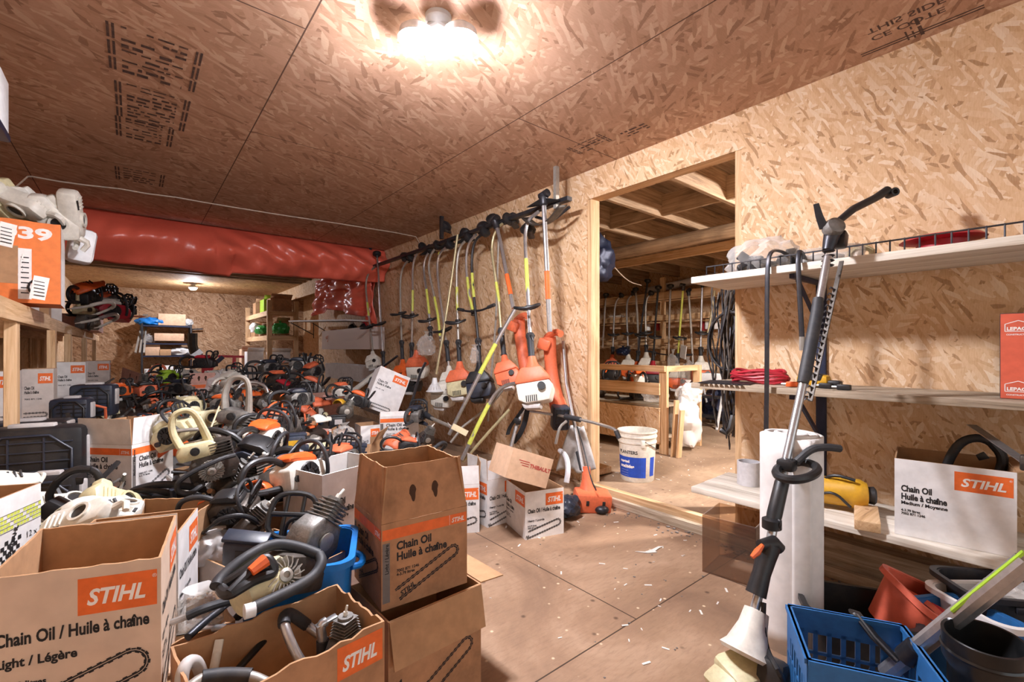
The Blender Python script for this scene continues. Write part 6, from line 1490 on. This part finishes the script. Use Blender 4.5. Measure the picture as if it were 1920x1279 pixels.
# ================================================================ the shelving on the other side and the far end
mem = []
for y in (3.35,4.79,5.88,7.67,9.5): mem.append(('post',(-.47,y,0),(-.47,y,1.24),.09,.045,'lum_z'))
for y in (6.4,8.2,8.8): mem.append(('post',(-.95,y,0),(-.95,y,1.24),.09,.045,'lum_z'))
mem += [('front_beam',(-.455,2.3,1.282),(-.455,4.36,1.282),.095,.04,'lum_y'),('front_beam',(-.50,4.36,1.29),(-.50,11.0,1.29),.09,.04,'lum_y'),('back_beam',(-.96,2.3,1.28),(-.96,11,1.28),.09,.04,'lum_y'),
 ('end_beam',(-.97,3.35,1.2),(-.47,3.35,1.2),.09,.04,'lum_x'),('deck_board',(-.74,2.3,1.335),(-.74,11.0,1.335),.018,.50,'osb_c'),('low_shelf_board',(-.74,2.3,.60),(-.74,9.5,.60),.02,.48,'lum_y')]
lath('long lumber shelf on posts running down the room','wooden_shelf','shelf',mem,(-.7,2.3,0))
def case(label, px, py, t_, w, h, d, rz, m='black'):
    p = P(px,py,t_); t = thing('carrying_case',label,'case',p,rz=rz)
    b = MB(); b.box((0,0,0),(w,d,h),bev=.025); b.build('case_shell',M[m],t)
    b = MB()
    for k in range(6): b.box((.02,-d/2-.002,-h*.34+h*.13*k),(w*.72,.006,.005),bev=.001)
    for k in range(2): b.box((-w*.14+k*w*.3,-d/2-.002,0),(.006,.006,h*.74))
    loop(b,[(-w*.38,-d/2-.003,-h*.4),(-w*.38,-d/2-.003,h*.4),(w*.4,-d/2-.003,h*.4),(w*.4,-d/2-.003,-h*.4)],.006,smooth=1); b.build('moulded_rib',M['darkblue' if m=='black' else 'black'],t)
    b = MB(); b.box((w*.5,0,h*.1),(.02,d*.4,h*.5),bev=.006); b.build('latch',M['grey_panel'],t); b = MB(); b.box((0,0,h*.5),(w*.4,d*.3,.03),bev=.006); b.build('carry_handle',M['grey_panel'],t); return t
case('big black ribbed tool case standing by the nearest post',62,868,2.15,.40,.34,.16,-12)
case('black lidded tool case lying above the big ribbed case',50,798,2.5,.36,.05,.2,-12)
case('dark blue grey tool case between the first and second posts',136,775,3.0,.2,.2,.14,-15,'darkblue')
case('blue grey tool case beyond the second post',178,750,3.5,.26,.24,.16,-15,'darkblue')
case('black tool case half under the check strip case',92,935,1.9,.22,.2,.12,-20,'black')
# top of the shelf: the orange 039 carton
m, w = edge_M((-60,560),(112,578),1.348,.46,.34,False)
t = carton('orange and white product carton with big white numerals on the shelf top',Matrix.Translation((-.50,3.72,1.348)) @ rot(z=2),.36,.36,.44,'orange_carton',prints=(),torn=.003,name='product_carton')
b = MB(); F = FR4(.36,.36)['F'][0] @ Matrix.Translation((.36,0,.44)) @ Matrix.Rotation(R(180),4,'Y')
put_text(b,'039',FR4(.36,.36)['F'][0],.13,.345,.085,bold=.04,mi=2,width=.20); b.build('numeral',INKS,t)
b = MB(); F = FR4(.36,.36)['R'][0]; rect(b,F,.05,.0,.36,.44,2); b.build('white_side',INKS,t)
b = MB(); F = FR4(.36,.36)['F'][0]; rect(b,F,.03,.10,.2,.30,3,.0009); rect(b,F,.2,.02,.25,.29,2,.0012)
for k in range(8): rect(b,F,.21,.05+.027*k,.24,.056+.027*k,0,.0015)
b.build('sticker',[M['ink'],M['orange_print'],M['ink_white'],M['kraft']],t)
b = MB(); loop(b,[F@V((.27+.032*math.cos(a),-.004,.085+.04*math.sin(a))) for a in [2*math.pi*k/12 for k in range(12)]],.005,n=6,smooth=0); b.build('gear_print',M['ink'],t)
carton('torn kraft carton with white labels in front of the orange carton',Matrix.Translation((-.66,3.18,1.348)) @ rot(z=6),.30,.24,.30,'kraft',flaps={'F':(.09,20),'R':(.12,-12)},torn=.006)
carton('grey carton with white flap at the near end of the shelf top',Matrix.Translation((-.60,2.72,1.348)) @ rot(z=10),.22,.2,.20,'carton_grey',flaps={'R':(.08,25)},torn=.004)
for k,(px,py,lab) in enumerate(((52,500,'white barred label card hanging out of the torn kraft carton'),(74,540,'second white label card beside the orange carton'),(12,440,'white barred sheet standing in the torn kraft carton'))):
    t = thing('label_card',lab,'card',P(px,py,2.46-.06*k)); b = MB(); b.box((0,0,0),(.06,.003,.12),rot(4,8,20)); b.build('card',M['paper'],t); b = MB()
    for j in range(5): b.box((0,-.003,-.04+.018*j),(.04,.002,.004),rot(4,8,20))
    b.build('printed_bar',M['ink'],t)
for k,(px,py,t_,r_,s_,col,lab) in enumerate(((55,392,2.7,(0,35,30),1.1,'white_plastic','white housing leaning on the rim of the orange carton'),(100,408,2.7,(30,40,20),1.15,'white_plastic','long white housing sliding off the orange carton'),(28,378,2.6,(60,20,-20),1.2,'white_plastic','white housing lying across the top of the orange carton'),(6,380,2.6,(10,40,50),1.2,'cream','soiled cream housing at the upper end of the orange carton'),(134,400,2.75,(0,60,80),1.1,'white_plastic','small white cap beyond the orange carton'))):
    put('housing:'+col,(px,py,t_),r_,s_,lab)
t = thing('plastic_jug','white plastic jug tucked behind the orange carton','jug',P(152,462,2.95)); b = MB(); b.box((0,0,0),(.13,.12,.22),bev=.03,M=rot(0,8,10)); b.build('jug_body',M['white_clean'],t); b = MB(); b.cyl((0,0,.11),(.0,0,.14),.025,12); b.build('cap',M['white_plastic'],t)
for k,(kind,px,py,t_,r_,s_,lab) in enumerate((
 ('tube:white_plastic:white_plastic',182,578,5.3,(80,0,60),1.35,'white bent handle hanging off the shelf edge, upper'),('tube:white_plastic:silver',192,602,5.3,(75,0,70),1.35,'white bent handle hanging off the shelf edge, lower'),
 ('strip:cream:grey_cast',163,600,5.6,(0,0,60),1.2,'cream and grey saw lying at the shelf edge after the orange carton'),(SOG,204,580,6.1,(0,-30,40),1.2,'orange saw high on the shelf beyond the white handles'),
 ('saw:black:red:black',216,598,6.3,(0,20,60),1.3,'black and red saw jutting over the shelf edge'),('saw:white_plastic:red:black',203,596,6.0,(10,0,30),1.4,'white and red saw on the shelf beyond the white handles'),
 ('airbox:black:orange',196,550,6.6,(20,0,30),1.5,'black box part topping the far pile on the shelf'),('shroud:orange',166,545,5.6,(0,-30,20),1.4,'orange cover beside the wall on the shelf top'),
 
 ('saw:orange:black:black',224,592,6.6,(0,0,20),1.2,'orange and black saw at the far end of the shelf'),('saw:black:black:black',160,572,5.6,(0,0,70),1.2,'black saw behind the white jug'))):
    put(kind,(px,py,t_),r_,s_,lab)
for k,(x,y,lab) in enumerate(((-.7,4.6,'grey white carton behind the orange carton'),(-.7,5.3,'kraft carton on the middle of the long shelf'),(-.72,6.3,'white carton farther along the long shelf'),(-.55,8.95,'long pinkish carton under the saws at the far end of the long shelf'))):
    if k == 3: carton(lab,Matrix.Translation((x,y,1.348)),.36,1.3,.22,'kraft_pink',closed=True); continue
    carton(lab,Matrix.Translation((x,y,1.348)) @ rot(z=3*k),.34,.3,.26-.03*k,('carton_white','kraft','carton_white','kraft_dark')[k])
put('bar:orange_soft',V((-.30,8.9,1.58)),(90,0,-35),2.2,'long red bar stuck out from the far shelf')
# upper shelf end with jug at the picture's edge
t = thing('upper_shelf_board','dark edged board above the near end of the long shelf','shelf',V((-.75,2.35,1.98))); A0 = t.location.copy()
e = P(20,262,1.95); b = MB(); b.box((e.x-.21-A0.x,e.y-.25-A0.y,e.z-A0.z),(.42,.5,.03),rot(z=0),bev=.004); b.build('board',M['blue_steel'],t); b = MB(); b.box((-.22,.0,-.04),(.03,.6,.05)); b.build('cleat',M['lum_y'],t)
p = P(-2,75,1.9); t = thing('plastic_jug','white jug corner on the upper board near the ceiling','jug',V((p.x-.1,p.y+.05,e.z+.015))); b = MB(); b.box((0,0,.14),(.22,.2,.28),bev=.03); b.build('jug_body',M['white_clean'],t); b = MB(); b.cyl((0,0,.28),(0,0,.31),.03,12); b.build('cap',M['white_plastic'],t)
for y in (2.05,3.6,5.2): k = MB(); k.plank((-.98,y,0),(-.98,y,2.5),.09,.04); struct(k.build('trim_%d'%(30+int(y)),M['lum_z']))
# steel shelves on the end wall
t = thing('steel_shelf','grey steel shelf unit with five boards against the end wall','shelf unit',V((1.55,13.05,0))); p0, p1 = PY(266,690,13.0), PY(357,690,13.0); xa, xb = p0.x-1.55, p1.x-1.55
zs = [PY(300,y,13.0).z for y in (612,645,668,705,735)]
for x in (xa,xb):
    for y in (-.22,.22): b = MB(); b.box((x,y,zs[0]/2+.02),(.035,.035,zs[0]+.06)); b.build('post',M['steel_dark'],t)
for z in zs: b = MB(); b.box(((xa+xb)/2,0,z),(xb-xa,.46,.03)); b.build('shelf_plate',M['blue_steel'],t)
def cbox(label, px, py, Y, w, d, h, m, rz=0, name='carton', lid=True):
    p = PY(px,py,Y); t = thing(name,label,'box',p,rz=rz); b = MB(); b.box((0,0,h/2),(w,d,h),bev=.006); b.build('body',M[m],t); b = MB(); b.box((0,0,h+.001),(w*.99,.05,.002)); b.build('packing_tape',M['kraft_pale'],t); return t
def wz(z): return 655-(z-CAM_H)*860/10.35
for lab,px,z,w,d,h,m in (('printed kraft carton on top of the steel shelves',322,zs[0],.5,.3,.26,'kraft_pale'),('long plain carton on the second steel board',317,zs[1]+.05,.54,.3,.17,'kraft_pale'),('square carton on the third steel board',286,zs[2],.26,.25,.26,'kraft_pale'),
   ('low carton on the third steel board beside the bag',309,zs[2],.22,.25,.14,'kraft'),('brown cartons end on the fourth steel board',294,zs[3],.2,.25,.22,'kraft'),('white crate on the fourth steel board',311,zs[3],.26,.25,.22,'carton_white'),('small white box on the inner fourth steel board',279,zs[3],.16,.2,.14,'carton_white'),('light carton standing at the outer fourth steel board',345,zs[3]-.12,.2,.22,.3,'kraft_pale')):
    cbox(lab,px,wz(z+.016),13.0,w,d,h,m)
bag('blue tarp bundle on top of the steel shelves',PY(285,wz(zs[0]+.10),13.0),(.26,.18,.10),M['blue_bin'],81,name='tarp_bundle',tie=False)
bag('clear bag on the second steel board',PY(279,wz(zs[1]+.10),13.0),(.12,.1,.1),M['bag_clear'],82)
bag('clear bags piled on the third steel board',PY(340,wz(zs[2]+.10),13.0),(.22,.15,.10),M['bag_white'],83,tie=False)
bag('white bag heap on the fourth steel board',PY(336,wz(zs[3]+.08),13.0),(.18,.15,.08),M['bag_white'],84,tie=False)
bag('pale round bundle on top of the steel shelves',PY(353,wz(zs[0]+.08),13.0),(.09,.08,.09),M['cloth_grey'],85,name='cloth_bundle',tie=False)
for k,(px0,px1,lab) in enumerate(((254,270,'slanting metal rail leaning beside the steel shelves, outer'),(262,272,'slanting metal rail leaning beside the steel shelves, middle'),(270,276,'upright metal rail standing beside the steel shelves'))):
    b = MB(); b.bar(PY(px0,662,12.6),PY(px1,590,13.3),.03,.04); tag(b.build('metal_rail',M['silver_dull']),lab,'rail')
b = MB(); b.bar(PY(353,618,13.3),PY(380,617,13.3),.03,.03); tag(b.build('steel_rod',M['steel_dark']),'thin rod on the end wall beside the steel shelves','rod')
t = thing('engine_hoist','slanting black hydraulic post with red base before the end wall','hoist',PY(388,690,11.5)); A0 = t.location.copy(); Q = lambda x,y: PY(x,y,11.5)-A0
b = MB(); b.tube([Q(361,625),Q(361,655),Q(372,668),Q(386,682)],.09,10,smooth=1); b.build('arm',M['black'],t); b = MB(); b.bar(Q(365,660),Q(372,667),.2,.2); b.build('band',M['silver'],t); b = MB(); b.box(Q(389,688),(.2,.2,.3),bev=.02); b.build('base',M['red'],t)
b = MB(); b.bar(Q(394,690),Q(418,669),.08,.08); b.bar(Q(395,695),Q(412,712),.08,.08); b.build('brace',M['blue_steel'],t)
t = thing('tool_stand','red steel T stand before the end wall','stand',PY(438,700,11.5)); A0 = t.location.copy(); b = MB(); b.bar(PY(409,668,11.5)-A0,PY(457,669,11.5)-A0,.05,.05); b.build('cross_bar',M['red'],t); b = MB(); b.bar(PY(439,669,11.5)-A0,PY(439,703,11.5)-A0,.06,.06); b.build('stem',M['red'],t)
# wooden shelf unit by the passage
xs0, xs1, ys0, ys1 = 2.12, 2.62, 10.3, 12.6
mem = []
for x in (xs0,xs1):
    for y in (ys0,ys1): mem.append(('post',(x,y,0),(x,y,2.1),.05,.09,'lum_z'))
for z in (1.83,1.33,.75):
    mem += [('rail',(xs0-.03,ys0,z),(xs0-.03,ys1,z),.10,.04,'lum_y'),('rail',(xs0,ys0-.03,z),(xs1,ys0-.03,z),.09,.04,'lum_x'),('shelf_board',((xs0+xs1)/2,ys0,z+.05),((xs0+xs1)/2,ys1,z+.05),.02,.5,'osb_c')]
lath('lumber shelf unit packed with boxes beside the passage','wooden_shelf_unit','shelf unit',mem,(xs0,ys0,0))
for lab,x,y,z,w,d,h,m in (('open brown carton on the top of the lumber shelf unit',2.35,10.5,1.89,.4,.3,.26,'kraft_dark'),('green and white carton on the top of the lumber shelf unit',2.3,11.3,1.89,.25,.4,.3,'lime'),('kraft carton at the far top of the lumber shelf unit',2.3,12.0,1.89,.3,.3,.28,'kraft'),
   ('grey printed carton on the far middle board of the lumber unit',2.3,12.2,1.39,.3,.5,.26,'kraft'),('small kraft carton on the middle board of the lumber unit',2.3,11.5,1.39,.25,.25,.2,'kraft_pale'),('brown carton behind the green helmet bag',2.45,10.75,1.39,.25,.2,.3,'kraft'),
   ('white box low in the lumber shelf unit',2.35,10.6,.82,.4,.3,.22,'carton_white'),('tall pale carton standing before the lumber shelf unit',2.0,11.7,.0,.35,.3,1.1,'kraft_pale'),('white papers carton before the lumber shelf unit',1.95,10.9,0,.3,.3,1.05,'carton_white')):
    t = thing('storage_box',lab,'box',V((x,y,z))); b = MB(); b.box((0,0,h/2),(w,d,h),bev=.006); b.build('body',M[m],t); b = MB(); b.quad((-w/2,-d/2,h),(w/2,-d/2,h),(w/2,-d/2-.1,h+.08),(-w/2,-d/2-.1,h+.08)); b.build('flap',M[m],t,solid=.004)
bag('green shiny bag on the middle board of the lumber shelf unit',V((2.35,10.45,1.52)),(.17,.14,.13),M['green'],91)
bag('green and white bag bundle at the middle board edge',V((2.1,11.0,1.5)),(.1,.25,.1),M['green'],92,tie=False)
bag('white folded plastic on the middle board edge',V((2.05,11.3,1.55)),(.1,.25,.12),M['bag_white'],93,tie=False)
# steel wall shelf, grey bins and mannequin head beyond the trimmers
t = thing('bracket_shelf','grey steel wall shelf on black brackets under the red tarp','shelf',PX(588,600,2.5)); A0 = t.location.copy()
b = MB(); b.plank(PX(560,603,2.35)-A0,PX(672,601,2.45)-A0,.02,.35); b.build('shelf_plate',M['grey_panel'],t)
b = MB(); b.bar(PX(545,605,2.3)-A0,PX(588,628,2.72)-A0,.015,.015); b.bar(PX(586,606,2.5)-A0,PX(612,622,2.72)-A0,.015,.015); b.bar(PX(588,606,2.6)-A0,PX(588,634,2.7)-A0,.015,.015); b.build('bracket',M['black'],t)
def wall_bin(label, x0, x1, yt, yb_, X, clear_=True):
    a, c = PX(x0,yt,X), PX(x1,yb_,X); ztop, zb = PX(x0,yt,X).z, PX((x0+x1)/2,yb_,X).z; ya, yc = a.y, c.y; t = thing('parts_bin',label,'bin',V((X,(ya+yc)/2,zb)))
    b = MB(); L = abs(ya-yc); H = ztop-zb; b.box((0,0,H/2),(.006,L,H)); b.box((.2,0,H/2),(.006,L,H)); b.box((.1,L/2,H/2),(.2,.006,H)); b.box((.1,-L/2,H/2),(.2,.006,H)); b.box((.1,0,.004),(.2,L,.008)); b.build('bin_panel',M['frosted' if clear_ else 'grey_panel'],t)
    b = MB(); b.box((.1,0,H/2),(.2,.006,H)); b.build('divider',M['grey_panel'],t); return t
wall_bin('clear plastic wall bin holding a mannequin head',604,694,621,655,2.44)
wall_bin('grey steel wall bin below the mannequin head bin',610,694,681,713,2.42,False)
hp = PX(627,655,2.54); t = thing('mannequin_head','bald plastic mannequin head in the clear wall bin','mannequin head',hp,rz=-110)
b = MB(); b.ball((0,0,.21),(.085,.11,.125),sub=3); b.lathe([(.055,0),(.05,.06),(.055,.12),(.05,.16)],None,16); b.ball((0,-.075,.14),(.05,.04,.05)); b.ball((0,-.115,.19),(.014,.022,.026)); b.ball((0,-.10,.148),(.026,.014,.008))
for s_ in (-1,1): b.ball((s_*.084,.01,.19),(.012,.025,.035)); b.ball((s_*.035,-.098,.215),(.016,.01,.008))
b.build('head',M['skin_plastic'],t)
b = MB(); b.lathe([(.06,-.004),(.07,-.004),(.07,.0),(.06,0)],None,16,close=True); b.build('neck_base',M['skin_plastic'],t)
for k,(px,py,lab) in enumerate(((661,618,'black ear muff hung beside the wall bin, outer'),(683,618,'black ear muff hung beside the wall bin, inner'))):
    t = thing('ear_muff',lab,'ear muff',PX(px,py,2.55)); b = MB(); b.ball((0,0,0),(.07,.11,.09)); b.build('cup',M['black'],t); b = MB(); b.tube([(0,-.1,0),(0,-.05,.1),(0,.06,.1)],.012,8,smooth=1); b.build('band',M['red' if k else 'silver'],t)
t = thing('hand_truck','black hand truck frame standing in the passage opening','hand truck',PX(566,690,2.75)); A0 = t.location.copy(); b = MB()
for px in (562,574): b.tube([PX(px,663,2.75)-A0,PX(px,740,2.75)-A0],.02,8)
b.tube([PX(562,664,2.75)-A0,PX(574,664,2.75)-A0],.02,8); b.build('frame',M['steel_dark'],t); b = MB(); b.box(PX(568,700,2.75)-A0,(.02,.2,.05)); b.build('cross_bar',M['steel_dark'],t)
t = thing('white_bucket','white tall tub in the passage opening','bucket',PX(578,690,2.9)); b = MB(); b.lathe([(0,-.25),(.14,-.25),(.17,.25),(.15,.25),(.12,-.2)],None,20); b.build('pail',M['white_clean'],t); b = MB(); b.tube([(-.16,0,.2),(0,-.17,.1),(.16,0,.2)],.006,6,smooth=1); b.build('wire_handle',M['steel_dark'],t)
# ================================================================ groups of like things
PHR = {'oil_carton':'chain oil cartons about the room','carton':'plain cartons in and around the heap','chainsaw':'chainsaws heaped between the boxes','stripped_chainsaw':'stripped chainsaws in the heap','saw_engine':'bare saw engines in the heap',
 'saw_cover':'loose saw covers in the heap','plastic_housing':'pale plastic housings','hand_guard':'loose black hand guards','saw_airbox':'loose airboxes','tubular_handle':'loose bent saw handles','loop_grip':'loose loop handles','guide_bar':'loose bars',
 'spool_head':'heads and guards clustered on the wall rack','leaf_blower':'orange blower bodies on the wall','plastic_bag':'plastic bags','tarpaulin':'red tarpaulins','carrying_case':'tool cases under the long shelf','shelf_board':'shelf boards on the partition wall',
 'storage_box':'boxes on the shelf units','parts_bin':'bins on the wall','label_card':'label cards by the orange carton','roof_tile_tray':'red trays beside the planter','storage_tub':'tubs on the floor below the shelves','metal_rail':'metal rails by the steel shelves',
 'hook_bar':'bent steel bars on the top shelf','plastic_plug':'plugs on the middle shelf','can':'cans on the far rack','trimmer_casing':'orange casings on the far rack','offcut_board':'offcut boards by the bench','ear_muff':'ear muffs by the wall bin','ceiling_lamp':'bulb lamps',
 'trimmer_engine':'loose trimmer engines on the wall','plastic_jug':'white plastic jugs','paper_tag':'tags on the trimmers','pole_saw':'pole saws','debris':'floor debris'}
from collections import Counter
def stem_(o): return o.name.split('.')[0]
tops = [o for o in sc.objects if o.parent is None and 'label' in o]
cnt = Counter(stem_(o) for o in tops)
for o in tops:
    k = stem_(o)
    if k == 'string_trimmer': o['group'] = 'trimmers on the side room rack' if o.location.x > 5 else 'trimmers along the partition wall'
    elif cnt[k] > 1 and k in PHR:
        g = PHR[k]
        if k == 'chainsaw' and o.location.x < -.05 and o.location.z > 1.3: g = 'saws on the long shelf'
        if k in ('chainsaw','saw_engine') and o.location.x > 3: g = 'saws inside the side room bench'
        o['group'] = g
